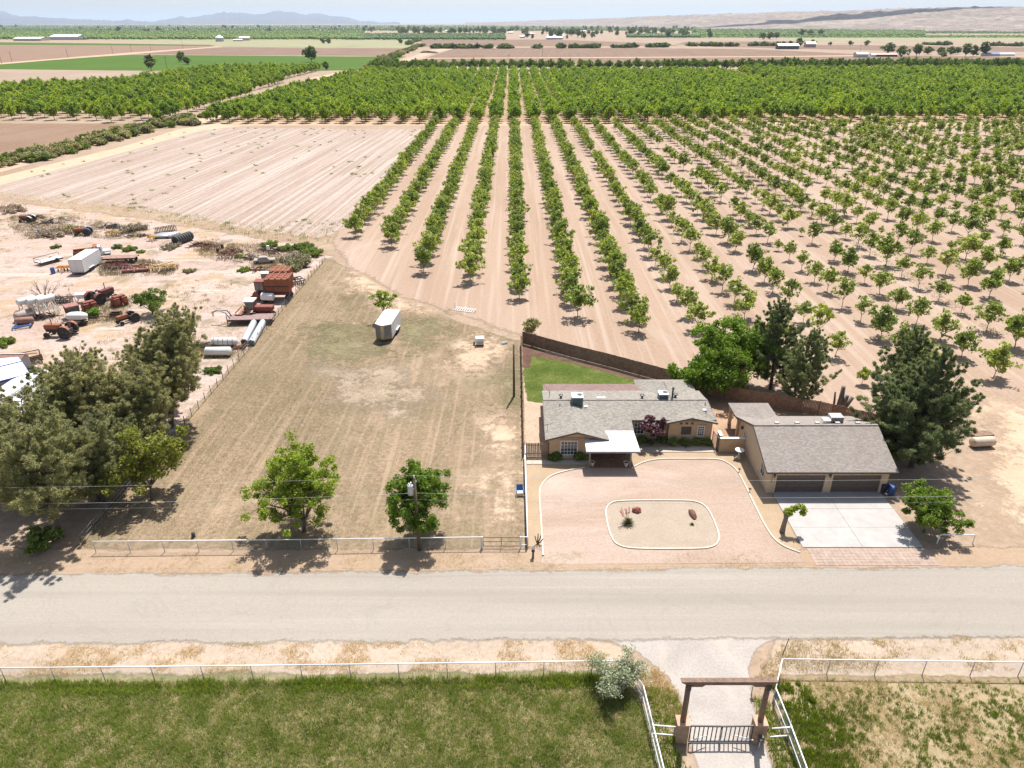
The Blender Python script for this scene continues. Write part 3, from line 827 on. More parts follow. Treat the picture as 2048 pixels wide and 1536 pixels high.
# back patio cover of red-brown boards
pc = HB()
pb_m = mat('patio_boards', (0.19, 0.12, 0.10), 0.85, var=0.2, vscale=2)
patio = HB().bar((4.0, 78.4, 2.3), (15.6, 78.4, 2.3), 0.12, 0.16).bar((4.1, 78.4, 1.15), (4.1, 78.4, 2.25), 0.12).bar((15.4, 78.4, 0), (15.4, 78.4, 2.25), 0.12).bar((9.6, 78.4, 0), (9.6, 78.4, 2.25), 0.12).build('patio_frame', pb_m, house)
for i in range(9):
    y = 76.12 + i * 0.3
    HB().slab([(3.75, y, 2.82 - i * .042), (15.9, y, 2.82 - i * .042), (15.9, y + .28, 2.79 - i * .042), (3.75, y + .28, 2.79 - i * .042)], 0.05).build('board', pb_m, patio)
# rooftop plant
def ac(x, y, z, w, d, hgt, body, top):
    a = HB().box(x - w / 2, y - d / 2, z, x + w / 2, y + d / 2, z + hgt).build('cooler_unit', body, house)
    HB().box(x - w / 2 - .03, y - d / 2 - .03, z + hgt, x + w / 2 + .03, y + d / 2 + .03, z + hgt + .06).build('lid', top, a)
    HB().lathe([(0.0, z + hgt + .065), (0.30, z + hgt + .065), (0.30, z + hgt + .09), (0.0, z + hgt + .10)], 14, Matrix.Translation((x + .22 * w, y + .1, 0))).build('fan', m_dark, a)
    b = HB()
    for i in range(7): b.box(x - w / 2 + .06, y - d / 2 - .015, z + .12 + i * hgt / 9, x + w / 2 - .06, y - d / 2 - .002, z + .16 + i * hgt / 9)
    each(b, 'louvre', m_dark, a)
ac(7.35, 71.9, 3.4, 1.25, 1.25, 1.05, mat('green_steel', (0.10, 0.16, 0.15), 0.5), mat('cooler_lid', (0.6, 0.66, 0.62), 0.5))
ac(17.3, 73.1, 3.4, 1.05, 1.0, 0.75, mat('blue_grey_steel', (0.09, 0.14, 0.19), 0.5), mat('cooler_lid2', (0.62, 0.66, 0.68), 0.5))
HB().tube([(18.35, 73.0, 3.3), (18.35, 73.0, 4.75)], 0.1, 10).tube([(18.35, 73.0, 4.75), (18.35, 73.0, 4.9)], 0.16, 10).build('chimney_flue', m_dark, roof)
v = HB()
for (x, y) in ((5.6, 73.0), (14.9, 73.0), (18.8, 73.4)):
    v.lathe([(0.12, roofz(y) - .05), (0.12, roofz(y) + .25), (0.26, roofz(y) + .36), (0.28, roofz(y) + .46), (0.0, roofz(y) + .52)], 12, Matrix.Translation((x, y, 0)))
each(v, 'roof_vent', m_dark, roof)
v = HB()
for (x, y) in ((5.4, 71.4), (7.0, 71.0), (21.8, 71.6), (21.6, 70.2)): v.tube([(x, y, roofz(y) - .1), (x, y, roofz(y) + .3)], 0.05, 8)
each(v, 'vent_pipe', m_dark, roof)
v = HB()
for (x, y, sx) in ((8.3, 71.2, .18), (10.2, 73.0, .5), (21.5, 70.6, .18)): v.box(x - sx, y - .16, roofz(y) - .05, x + sx, y + .16, roofz(y) + .12)
each(v, 'skylight', m_white, roof)
v = HB()
v.tube([(4.1, 73.4, 3.4), (4.3, 73.4, 3.4), (4.3, 73.4, 4.3), (4.2, 73.4, 4.4)], 0.03, 6)
v.tube([(3.8, 67.0, 2.6), (3.8, 67.0, 3.6)], 0.02, 6); v.tube([(3.4, 67.0, 3.4), (4.3, 67.0, 3.6)], 0.02, 6)
each(v, 'antenna', m_dark, roof)
# garage
gar = thing('garage', 'tan stucco two car garage with brown doors and taupe shingle roof', 'garage', (31, 64, 0))
GX0, GX1, GY0, GY1 = 25.4, 37.2, 59.4, 69.6
GRY, GRZ, GE = 64.4, 4.85, 2.95
class GB(HB):
    def build(s, name, m=None, parent=None, **k):
        s.v = [(q[0] - 31, q[1] - 64, q[2]) for q in s.v]
        s.loc_done = True
        return _MB.build(s, name, m, parent, **k)
DW = [(26.15, 30.95), (31.7, 36.5)]
DH = 2.15
w = GB()
w.box(GX0, GY0, 0, GX0 + .2, GY1, GE); w.box(GX1 - .2, GY0, 0, GX1, GY1, GE); w.box(GX0 + .2, GY1 - .2, 0, GX1 - .2, GY1, GE)
w.box(GX0 + .2, GY0, 0, DW[0][0], GY0 + .25, GE); w.box(DW[0][1], GY0, 0, DW[1][0], GY0 + .25, GE); w.box(DW[1][1], GY0, 0, GX1 - .2, GY0 + .25, GE)
w.box(DW[0][0], GY0, DH, DW[0][1], GY0 + .25, GE); w.box(DW[1][0], GY0, DH, DW[1][1], GY0 + .25, GE)
for x in (GX0, GX1 - .2):
    w.add([(x, GY0, GE), (x, GY1, GE), (x, GRY + .1, GRZ - .12), (x + .2, GY0, GE), (x + .2, GY1, GE), (x + .2, GRY + .1, GRZ - .12)], [(0, 2, 1), (3, 4, 5), (0, 3, 5, 2), (1, 2, 5, 4)])
w.build('wall', m_stucco2, gar)
r = GB()
gs = (GRZ - GE) / (GRY - GY0)
e0, e1 = GE - gs * .55, GE - gs * .5
r.slab([(GX0 - .5, GY0 - .55, e0 + .1), (GX1 + .5, GY0 - .55, e0 + .1), (GX1 + .5, GRY, GRZ + .1), (GX0 - .5, GRY, GRZ + .1)], 0.14)
r.slab([(GX0 - .5, GRY, GRZ + .1), (GX1 + .5, GRY, GRZ + .1), (GX1 + .5, GY1 + .4, e1 + .1), (GX0 - .5, GY1 + .4, e1 + .1)], 0.14)
# hipped porch roof behind
r.slab([(24.95, 73.3, 2.75), (24.95, 69.3, 2.75), (27.25, 67.4, 3.68), (27.25, 71.5, 3.68)], .12)
r.slab([(29.55, 69.3, 2.75), (29.55, 73.3, 2.75), (27.25, 71.5, 3.68), (27.25, 67.4, 3.68)], .12)
r.slab([(29.55, 73.3, 2.75), (24.95, 73.3, 2.75), (27.25, 71.5, 3.68)], .12)
groof = r.build('roof', m_sh2, gar)
GB().bar((GX0 - .5, GRY, GRZ + .12), (GX1 + .5, GRY, GRZ + .12), 0.28, 0.05).build('ridge_cap', m_sh2, groof)
f = GB()
f.bar((GX0 - .52, GY0 - .57, e0), (GX1 + .52, GY0 - .57, e0), 0.05, 0.2)
f.bar((GX0 - .53, GY0 - .55, e0), (GX0 - .53, GRY, GRZ), 0.05, 0.2)
f.bar((GX0 - .53, GRY, GRZ), (GX0 - .53, GY1 + .4, e1), 0.05, 0.2)
each(f, 'fascia', m_trimb, gar)
m_gd = mat('brown_garage_door', (0.115, 0.085, 0.07), 0.6, var=0.1)
for (xa, xb) in DW:
    s = GB()
    s.box(xa - .16, GY0 - .05, 0, xa, GY0 - .002, DH + .16); s.box(xb, GY0 - .05, 0, xb + .16, GY0 - .002, DH + .16); s.box(xa, GY0 - .05, DH, xb, GY0 - .002, DH + .16)
    s.build('door_frame', mat('door_trim', (0.52, 0.39, 0.26), 0.7), gar)
    d = GB().box(xa + .02, GY0 + .17, 0.0, xb - .02, GY0 + .2, DH).build('garage_door', m_gd, gar)
    for i in range(4):
        pb = GB()
        z0, z1 = i * DH / 4 + .01, (i + 1) * DH / 4 - .01
        pb.box(xa + .02, GY0 + .13, z0, xb - .02, GY0 + .168, z1)
        for k in range(8):
            u0 = xa + .08 + k * (xb - xa - .1) / 8
            pb.box(u0, GY0 + .11, z0 + .09, u0 + (xb - xa) / 8 - .12, GY0 + .128, z1 - .09)
        pb.build('panel', m_gd, d)
for x in (25.82, 31.3):
    l_ = GB().box(x - .05, GY0 - .1, 2.2, x + .05, GY0 - .002, 2.3).lathe([(0.04, 2.0), (0.11, 2.08), (0.12, 2.32), (0.02, 2.45)], 8, Matrix.Translation((x, GY0 - .2, 0))).build('wall_lamp', m_dark, gar)
# house number plate between lamp and corner: small dark digits
nb = GB()
for i, segs in enumerate(('abcdg', 'bc', 'abged')):
    x0, z0, s_ = 25.66, 1.75 - i * .24, .1
    S = {'a': (0, 2, 1, 2), 'b': (1, 1, 1, 2), 'c': (1, 0, 1, 1), 'd': (0, 0, 1, 0), 'e': (0, 0, 0, 1), 'f': (0, 1, 0, 2), 'g': (0, 1, 1, 1)}
    for q in segs:
        a = S[q]
        nb.bar((x0 + a[0] * s_ * .8, GY0 - .012, z0 + a[1] * s_ * .9), (x0 + a[2] * s_ * .8, GY0 - .012, z0 + a[3] * s_ * .9), .02, .02)
each(nb, 'house_number', m_dark, gar)
# side windows in the left wall (facing -X)
def side_window(y0, y1, z0, z1, arch=False):
    w = GB()
    x = GX0
    for q in ((y0 - .14, z0 - .14, y1 + .14, z0), (y0 - .14, z1, y1 + .14, z1 + .14), (y0 - .14, z0, y0, z1), (y1, z0, y1 + .14, z1)):
        w.box(x - .06, q[0], q[1], x + .01, q[2], q[3])
    o = w.build('window', mat('cream_trim', (0.58, 0.50, 0.38), 0.7), gar)
    GB().box(x - .012, y0, z0, x + .005, y1, z1).build('pane', m_glass, o)
    GB().bar((x - .03, (y0 + y1) / 2, z0), (x - .03, (y0 + y1) / 2, z1), .03).bar((x - .03, y0, (z0 + z1) / 2), (x - .03, y1, (z0 + z1) / 2), .03).build('glazing_bars', m_white, o)
side_window(60.7, 61.7, 1.0, 2.2)
side_window(66.9, 67.8, 1.1, 2.2)
GB().box(GX0 - .25, 68.4, 2.1, GX0 - .002, 68.6, 2.4).build('wall_lamp', m_dark, gar)
each(GB().box(25.25, 70.0, 0, 25.6, 70.35, 2.7).box(25.25, 73.1, 0, 25.6, 73.4, 2.7), 'column', m_stucco2, gar)
v = GB()
for i in range(5): v.box(27.3 + i * 2.1, GRY + .5, GRZ - .12, 27.75 + i * 2.1, GRY + .8, GRZ + .06)
each(v, 'roof_vent', mat('vent_grey', (0.4, 0.38, 0.36), 0.6), groof)
c = GB().box(33.3, GRY + 1.0, 4.4, 34.6, GRY + 2.0, 5.25).build('cooler_unit', mat('cooler_tan', (0.42, 0.40, 0.36), 0.6), gar)
GB().box(32.5, GRY + .9, 4.75, 33.25, GRY + 1.6, 4.95).build('duct', m_white, c)
b = GB()
for i in range(8): b.box(33.35 + i * .155, GRY + .97, 4.5, 33.42 + i * .155, GRY + .995, 5.2)
each(b, 'louvre', m_dark, c)
# courtyard wall and gate
cw = thing('courtyard_wall', 'tan stucco wall with white cap joining house and garage', 'wall', (24, 67.3, 0))
def CWB(): return _MB()
_MB().box(-1.4, -.25, 0, 1.38, -.03, 1.7).box(-1.4, -.03, 0, -1.15, 1.0, 1.9).build('wall', m_stucco, cw)
_MB().box(-1.44, -.29, 1.7, 1.38, .01, 1.76).build('cap', m_white, cw)
_MB().box(-1.44, .02, 1.9, -1.1, 1.04, 1.97).build('cap', m_white, cw)
cg = thing('courtyard_gate', 'dark iron gate between house corner and courtyard wall', 'gate', (22.4, 67.2, 0), 0.15)
_MB().bar((0, -.2, .08), (0, 1.35, .08), .05).bar((0, -.2, 1.75), (0, 1.35, 1.75), .05).bar((0, -.2, 0), (0, -.2, 1.8), .06).bar((0, 1.35, 0), (0, 1.35, 1.8), .06).build('frame', m_dark, cg)
for i in range(8): _MB().bar((0, -.02 + i * .17, .1), (0, -.02 + i * .17, 1.74), .025).build('bar', m_dark, cg)
# ------------------------------------------------------------ trees
m_bark = mat('bark', (0.11, 0.085, 0.065), 0.9, var=0.3, vscale=6)
m_barkg = mat('grey_bark', (0.20, 0.165, 0.135), 0.9, var=0.3, vscale=6)
m_pecan = leaf_mat('young_leaf', (0.08, 0.125, 0.042), (0.135, 0.19, 0.072), (0.22, 0.275, 0.13), 0.46)
m_old = leaf_mat('orchard_leaf', (0.068, 0.12, 0.016), (0.125, 0.20, 0.03), (0.185, 0.265, 0.046), 0.43)
m_oldd = leaf_mat('strip_leaf', (0.035, 0.072, 0.012), (0.065, 0.12, 0.02), (0.10, 0.16, 0.03), 0.35)
m_shade = leaf_mat('shade_leaf', (0.07, 0.125, 0.02), (0.12, 0.185, 0.035), (0.185, 0.25, 0.06), 0.44)
m_shade2 = leaf_mat('deep_leaf', (0.055, 0.11, 0.014), (0.10, 0.175, 0.026), (0.155, 0.235, 0.05), 0.42)
m_shade3 = leaf_mat('mid_shade_leaf', (0.062, 0.118, 0.016), (0.112, 0.18, 0.03), (0.17, 0.245, 0.052), 0.44)
m_pine = leaf_mat('pine_needle', (0.128, 0.132, 0.058), (0.22, 0.215, 0.10), (0.325, 0.31, 0.16), 0.45, 0.6, (1.1, 1.1, 0.7))
m_pine2 = leaf_mat('dark_pine_needle', (0.08, 0.105, 0.044), (0.14, 0.168, 0.07), (0.215, 0.24, 0.11), 0.42, 0.6, (1.1, 1.1, 0.7))
m_lime = leaf_mat('mesquite_leaf', (0.085, 0.115, 0.03), (0.13, 0.16, 0.042), (0.18, 0.20, 0.07), 0.4)
m_purple = leaf_mat('plum_leaf', (0.055, 0.022, 0.03), (0.10, 0.045, 0.055), (0.17, 0.10, 0.11), 0.2, 0.5, (1.3, 0.6, 0.7))
m_sage = leaf_mat('sage_leaf', (0.14, 0.15, 0.085), (0.22, 0.225, 0.14), (0.32, 0.32, 0.22), 0.25)
m_shrub = leaf_mat('shrub_leaf', (0.05, 0.095, 0.022), (0.085, 0.14, 0.036), (0.14, 0.18, 0.06), 0.3)
m_scrub = leaf_mat('scrub_leaf', (0.10, 0.105, 0.05), (0.155, 0.15, 0.08), (0.24, 0.215, 0.14), 0.2)
m_dryt = leaf_mat('dry_twig', (0.16, 0.125, 0.09), (0.24, 0.19, 0.14), (0.33, 0.27, 0.2), 0.1)
def leaf_quads(pos, size, rng, up=0.35, aspect=1.7, out=None, tip=None):
    """leaf-sized quads: pos (n,3); normals random, biased up (and outwards); tip = long direction bias"""
    n = len(pos)
    nr = rng.normal(size=(n, 3))
    nr /= np.linalg.norm(nr, axis=1)[:, None]
    nr[:, 2] += up
    if out is not None: nr += 0.5 * out
    nr /= np.linalg.norm(nr, axis=1)[:, None] + 1e-9
    t = rng.normal(size=(n, 3))
    if tip is not None: t = 0.45 * t + tip
    t -= nr * (t * nr).sum(1)[:, None]
    t /= np.linalg.norm(t, axis=1)[:, None] + 1e-9
    b = np.cross(nr, t)
    s = size * rng.uniform(0.65, 1.3, n)[:, None]
    L, W = t * s * aspect / 2, b * s / 2
    v = np.stack([pos - L, pos - 0.1 * L + W, pos + L, pos - 0.1 * L - W], 1).reshape(-1, 3)
    return v, np.arange(4 * n).reshape(n, 4)
def clump_points(cent, rad, per, rng, squash=0.8):
    c = np.repeat(np.asarray(cent), per, 0)
    r = np.repeat(np.asarray(rad), per)[:, None]
    d = rng.normal(size=c.shape)
    d /= np.linalg.norm(d, axis=1)[:, None]
    u = rng.uniform(size=(len(c), 1)) ** 0.5
    d[:, 2] *= squash
    return c + d * u * r, d
def grow(rng, h, spread, trunk_h, r0, limbs=5, subs=4, lean=0.1, up=0.6, lobes=None):
    """trunk, limbs and twigs of a broadleaf tree; returns tubes and twig tips"""
    mb = MB()
    top = Vector((rng.normal() * lean, rng.normal() * lean, trunk_h))
    mb.tube([(0, 0, -0.1), top * 0.5 + Vector((rng.normal() * .05, rng.normal() * .05, 0)), top], [r0 * 1.25, r0, r0 * 0.85], 7)
    tips = []
    a0 = rng.uniform(0, 6.28)
    for i in range(limbs):
        a = a0 + i * 6.283 / limbs + rng.normal() * 0.3
        el = up + rng.uniform(-0.25, 0.35)
        if i == limbs - 1 and limbs > 3: el = 1.35
        ln = (h - trunk_h) * rng.uniform(0.55, 0.8)
        d = Vector((math.cos(a) * math.cos(el) * spread * 2 / max(h - trunk_h, .1), math.sin(a) * math.cos(el) * spread * 2 / max(h - trunk_h, .1), math.sin(el)))
        m1 = top + d * ln * 0.5 + Vector((rng.normal(), rng.normal(), abs(rng.normal()))) * 0.06 * ln
        e = top + d * ln + Vector((0, 0, 0.06 * ln))
        mb.tube([top - Vector((0, 0, r0)), m1, e], [r0 * 0.6, r0 * 0.4, r0 * 0.15], 5, False)
        for q in range(subs):
            t = rng.uniform(0.35, 1.0)
            s0 = m1.lerp(e, (t - .5) * 2) if t > .5 else top.lerp(m1, t * 2)
            dd = Vector((rng.normal(), rng.normal(), rng.uniform(-0.35, 1.1)))
            dd.normalize()
            e2 = s0 + dd * (h - trunk_h) * rng.uniform(0.16, 0.34)
            mb.tube([s0, e2], [r0 * 0.18, r0 * 0.05], 4, False)
            tips.append(e2)
        tips.append(e)
    return mb, np.array([tuple(q) for q in tips])
def broadleaf(seed, h, spread, trunk_h, r0, limbs, subs, crad, per, leaf, lm, bm_=None, up=0.6, fill=0, lean=0.1, squash=0.85, aspect=1.7):
    """returns (crown mesh, trunk mesh) scaled so that the crown top is at h and its half-width is spread"""
    rng = np.random.default_rng(seed)
    mb, tips = grow(rng, h, spread, trunk_h, r0, limbs, subs, lean, up)
    if fill:
        u = rng.normal(size=(fill, 3)); u /= np.linalg.norm(u, axis=1)[:, None]
        u *= rng.uniform(0.35, 0.95, (fill, 1))
        mid = (h + trunk_h) / 2
        tips = np.vstack([tips, u * np.array([spread * .8, spread * .8, (h - trunk_h) * 0.40]) + np.array([0, 0, mid])])
    rad = crad * rng.uniform(0.65, 1.25, len(tips))
    # fit to the wanted outline
    sx = spread / max(np.percentile(np.hypot(tips[:, 0], tips[:, 1]) + rad * .8, 96), .01)
    hz = (tips[:, 2] + rad * .8).max()
    sz = (h - trunk_h * .6) / (hz - trunk_h * .6)
    fit = lambda a: np.stack([a[:, 0] * sx, a[:, 1] * sx, np.where(a[:, 2] > trunk_h * .6, trunk_h * .6 + (a[:, 2] - trunk_h * .6) * sz, a[:, 2])], 1)
    pts, d = clump_points(fit(tips), rad, per, rng, squash)
    keep = pts[:, 2] > trunk_h * 0.55
    v, f = leaf_quads(pts[keep], leaf, rng, 0.4, aspect, out=d[keep])
    tv = fit(np.array(mb.v))
    mb.v = [tuple(q) for q in tv]
    return np_mesh('crown', v, f, lm), mb.mesh('trunk', bm_ or m_bark, True)
def conifer(seed, h, spread, lm, levels=11, per_level=5, base=0.1, per=84, rise=.6, needle=.40, width=.055, shape=.6, multi=1, plume=.75, droop=0.0, skirt=0.0):
    """pine: limbs that each carry a feathery plume of needle sprays, with dark gaps between the plumes"""
    rng = np.random.default_rng(seed)
    mb = MB()
    cs, tips, rads = [], [], []
    for s in range(multi):
        off = Vector((rng.normal() * .3, rng.normal() * .3, 0)) if multi > 1 else Vector((0, 0, 0))
        ln = Vector((rng.normal() * .12, rng.normal() * .12, 0)) * (2.6 if multi > 1 else 1)
        hh = h * (1.0 if s == 0 else rng.uniform(.72, .9))
        stem = lambda t: off + ln * t * hh * .35 + Vector((0, 0, hh * t * .97))
        mb.tube([stem(t) for t in (-.01, .15, .4, .7, .97)], [h * .021, h * .017, h * .012, h * .007, h * .002], 7)
        nb = levels * per_level
        for i in range(nb):
            t = base + (.97 - base) * (i + rng.uniform(0, 1)) / nb
            a = i * 2.4 + rng.normal() * .35
            prof = max(skirt, min(1, (t - base + .09) / .25) ** .7) * (1 - t) ** shape + .04
            L = spread * prof * rng.uniform(.6, 1.1) * (1.12 if i % 3 == 0 else 1)
            el = rise + rng.uniform(-.25, .25) + .5 * t - droop * (1 - t)
            p0 = stem(t)
            dh = Vector((math.cos(a), math.sin(a), 0))
            p1 = p0 + dh * L * .55 + Vector((0, 0, L * .28 * el))
            p2 = p0 + dh * L + Vector((0, 0, L * (.28 * el + .6 * el)))
            mb.tube([p0, p1, p2], [h * .0045, h * .003, h * .001], 4, False)
            axis = (p2 - p1).normalized()
            pf = .38 + .62 * min(1, prof * 1.5)
            tip = p2 + axis * plume * .8 * pf + Vector((0, 0, plume * .5 * pf))
            root = p0.lerp(p1, .5)
            PL = (tip - root).length
            ntf = max(4, int(PL / .26))
            for j in range(ntf):
                u = (j + rng.uniform(0, 1)) / ntf
                w = plume * (.35 + .75 * math.sin(math.pi * min(1, u * .85 + .12))) * (.55 + .45 * min(1, L / 2.2)) * pf
                q = root.lerp(tip, u) + Vector((rng.normal(), rng.normal(), rng.normal() * .55)) * w * .45
                cs.append(tuple(q)); rads.append(w * rng.uniform(.3, .55))
                td = axis * .9 + Vector((0, 0, .55)) + (q - root.lerp(tip, u)) * .6
                tips.append(tuple(td.normalized()))
    cs = np.array(cs); rads = np.array(rads); tips = np.array(tips)
    pts, d = clump_points(cs, rads, per, rng, .85)
    tp = np.repeat(tips, per, 0) + d * .6
    v, f = leaf_quads(pts, width, rng, .35, needle / width, out=d * .6, tip=tp)
    v[:, 2] *= h / np.percentile(v[:, 2], 99.9)
    return np_mesh('crown', v, f, lm), mb.mesh('trunk', m_bark, True)
def plant_tree(name, label, cat, meshes, loc, scale=1.0, rz=0.0, group=None, stem='trunk', crown='crown'):
    t = thing(name, label, cat, loc, rz, group, scale)
    link(crown, meshes[0], t)
    if len(meshes) > 1 and meshes[1]: link(stem, meshes[1], t)
    return t
# --- the two shade trees by the road fence
g = P(607, 1062)
plant_tree('shade_tree', 'broad light green tree inside the white pipe fence, taller of the two', 'tree', broadleaf(3, 9.3, 4.1, 1.5, .2, 9, 17, .5, 110, .14, m_shade, fill=70, lean=.15), (g.x, g.y, 0), 1, .4)
g = P(834, 1066)
plant_tree('shade_tree', 'rounded mid green tree right behind the transformer pole', 'tree', broadleaf(8, 8.0, 3.5, 1.2, .17, 8, 16, .48, 110, .14, m_shade3, fill=60, lean=.15), (g.x, g.y, 0), 1, 1.4)
# --- cluster of pines west of the lot
pa = conifer(21, 12.0, 4.8, m_pine, 11, 5, .2, shape=.5, rise=.5, plume=.85)
pb_ = conifer(22, 11.2, 4.6, m_pine, 8, 5, .1, shape=.45, rise=.7, multi=2, plume=.9)
pc_ = conifer(23, 13.8, 4.7, m_pine, 10, 5, .2, shape=.5, rise=.75, multi=2, plume=.9)
WEST = [
    ((122, 1075), pa, 1.0, 'grey green pine nearest the road, bare lower limbs and thick trunk'),
    ((200, 1000), pb_, .88, 'dense olive pine right behind the roadside pine'),
    ((60, 1000), pb_, 1.0, 'olive pine at the left picture edge behind the roadside pine'),
    ((150, 915), pa, .93, 'tall olive pine in the middle of the western clump'),
    ((232, 895), pb_, 1.03, 'plumed olive pine south of the tallest western pine'),
    ((345, 855), pc_, 1.0, 'tallest olive pine of the western clump, dark trunk showing'),
    ((10, 970), pa, .8, 'olive pine half cut by the left picture edge'),
    ((268, 945), pb_, .72, 'short olive pine beside the yellowish mesquite'),
    ((95, 948), pb_, .62, 'olive pine below the long white roof'),
    ((284, 905), pb_, .92, 'olive pine filling the gap beside the tallest western pine'),
    ((185, 868), pa, .9, 'olive pine at the northern edge of the western clump above the white roof'),
    ((330, 820), pb_, .78, 'olive pine on the far side of the tallest western pine')]
for i, (q, ms, s, lb) in enumerate(WEST):
    g = P(*q)
    plant_tree('pine_tree', lb, 'pine tree', ms, (g.x, g.y, 0), s, i * 1.7 + .3, 'pines west of the lot')
g = P(303, 1000)
plant_tree('mesquite_tree', 'yellowish green feathery mesquite on the lot line beside the pines', 'tree', broadleaf(14, 9.0, 4.4, 1.6, .2, 6, 9, .75, 100, .2, m_lime, fill=10, lean=.3, up=.5), (g.x, g.y, 0), 1, 2.0)
g = P(392, 720)
plant_tree('slender_tree', 'thin sparse juniper leaning at the north end of the western clump', 'tree', conifer(31, 8.2, 1.2, m_pine2, 7, 3, .25, per=26, shape=.4, rise=1.3, multi=2, plume=.4), (g.x, g.y, 0))
g = P(85, 1092)
plant_tree('undergrowth_bush', 'dark green bush in the shade of the roadside pine', 'bush', broadleaf(15, 1.5, 1.9, .15, .05, 6, 6, .45, 60, .16, m_shrub, fill=10), (g.x, g.y, 0))
# --- right-hand pines, walnut and street tree
pr1 = conifer(41, 12.6, 4.8, m_pine2, 13, 5, .03, per=100, shape=1.0, rise=1.0, plume=.7, skirt=.85)
pr2 = conifer(42, 13.6, 6.6, m_pine2, 16, 5, .03, per=100, shape=1.15, rise=.8, plume=.74, skirt=.9)
EAST = [
    ((1792, 868), pr1, 1.05, 'tall dark pine behind the garage, highest tip of the eastern pair'),
    ((1822, 934), pr2, 1.0, 'wide dark pine with long low boughs between garage and dirt track'),
    ((1786, 912), pr1, (1.28, 1.28, .86), 'smaller pine pressed against the east end of the garage roof'),
    ((1541, 778), pr1, .97, 'dark pine with many upright plumes just behind the back fence'),
    ((1598, 812), pr1, .82, 'shorter dark pine right of the plumed pine behind the fence')]
for i, (q, ms, s, lb) in enumerate(EAST):
    g = P(*q)
    plant_tree('pine_tree', lb, 'pine tree', ms, (g.x, g.y, 0), s, i * 2.1, 'dark pines around the garage')
g = P(1448, 768)
plant_tree('walnut_tree', 'big dense bright green broadleaf tree beside the dark plumed pine', 'tree', broadleaf(19, 9.4, 6.0, .9, .25, 9, 16, .75, 130, .18, m_shade2, fill=70), (g.x, g.y, 0), 1, .7)
g = P(1395, 790)
plant_tree('fence_tree', 'low green broadleaf tree spreading over the back fence by the house', 'tree', broadleaf(20, 5.2, 4.0, .7, .12, 7, 8, .75, 110, .2, m_shade2, fill=26), (g.x, g.y, 0))
g = P(1846, 1064)
plant_tree('small_tree', 'low bright green tree at the east edge of the concrete driveway', 'tree', broadleaf(27, 4.6, 3.0, .8, .11, 7, 13, .48, 110, .14, m_shade, fill=32), (g.x, g.y, 0))
# --- small planting round the house
g = P(1300, 887)
plant_tree('plum_tree', 'small purple leaved plum tree before the house windows', 'tree', broadleaf(33, 3.6, 1.75, .9, .07, 5, 7, .42, 70, .17, m_purple), (g.x, g.y, 0))
rs = [broadleaf(50 + k, .95, .75, .05, .03, 6, 6, .26, 60, .11, m_shrub, fill=12) for k in range(2)]
SHR = [((1111, 918), 1.05, 'round green shrub left of the tall front window'), ((1158, 918), 1.05, 'round green shrub right of the tall front window'),
       ((1284, 884), .8, 'low shrub under the first porch side window'), ((1302, 888), .62, 'small shrub behind the plum tree trunk'), ((1325, 884), .85, 'low shrub under the window right of the plum tree'),
       ((1346, 889), .85, 'clipped shrub at the left corner of the right gable'), ((1369, 889), .85, 'clipped shrub below the dark grille'), ((1394, 888), .8, 'clipped shrub below the narrow white window'), ((1415, 889), .85, 'clipped shrub at the right corner of the right gable')]
for i, (q, s, lb) in enumerate(SHR):
    g = P(*q)
    plant_tree('shrub', lb, 'shrub', rs[i % 2], (g.x, g.y, 0), s, i * 1.3, 'shrubs along the house front', 'stems', 'foliage')
# pollarded tree by the driveway
t = thing('pollarded_tree', 'cut back tree with one green tuft beside the concrete driveway', 'tree', tuple(P(1564, 1064)), 0)
b = MB()
b.tube([(0, 0, -.1), (.03, 0, .8), (.1, 0, 1.7), (.25, .05, 2.25)], [.27, .22, .2, .17], 9)
b.tube([(.05, 0, 1.5), (-.12, 0, 2.2)], [.14, .11], 7); b.tube([(.2, 0, 2.1), (.9, .1, 2.5), (1.5, .1, 2.6)], [.13, .09, .04], 6)
b.build('trunk', m_barkg, t, True)
rng = np.random.default_rng(61)
pts, d = clump_points([(.1, 0, 2.35), (.5, .1, 2.5), (.9, .1, 2.7), (1.3, 0, 2.85), (1.6, .1, 2.55), (1.5, -.1, 2.2), (.3, -.1, 2.15)], [.4, .38, .34, .34, .3, .28, .3], 90, rng)
v, f = leaf_quads(pts, .16, rng, .4, 1.7, out=d)
link('crown', np_mesh('crown', v, f, m_shade), t)
# stump of several sawn stems behind the back fence
t = thing('sawn_stump', 'cluster of sawn grey trunks behind the garage', 'stump', tuple(P(1676, 822)))
for (a, c, r0, r1) in (((0, 0, 0), (.05, .1, 3.3), .4, .24), ((.35, -.1, 0), (1.25, -.2, 2.0), .32, .24), ((.15, -.2, 0), (.55, -.3, 2.3), .3, .22), ((-.6, .1, 0), (-.75, .2, 2.5), .16, .1)):
    MB().tube([a, (Vector(a) + Vector(c)) / 2 + Vector((.05, 0, 0)), c], [r0, (r0 + r1) / 2, r1], 9).build('stem', m_barkg, t, True)
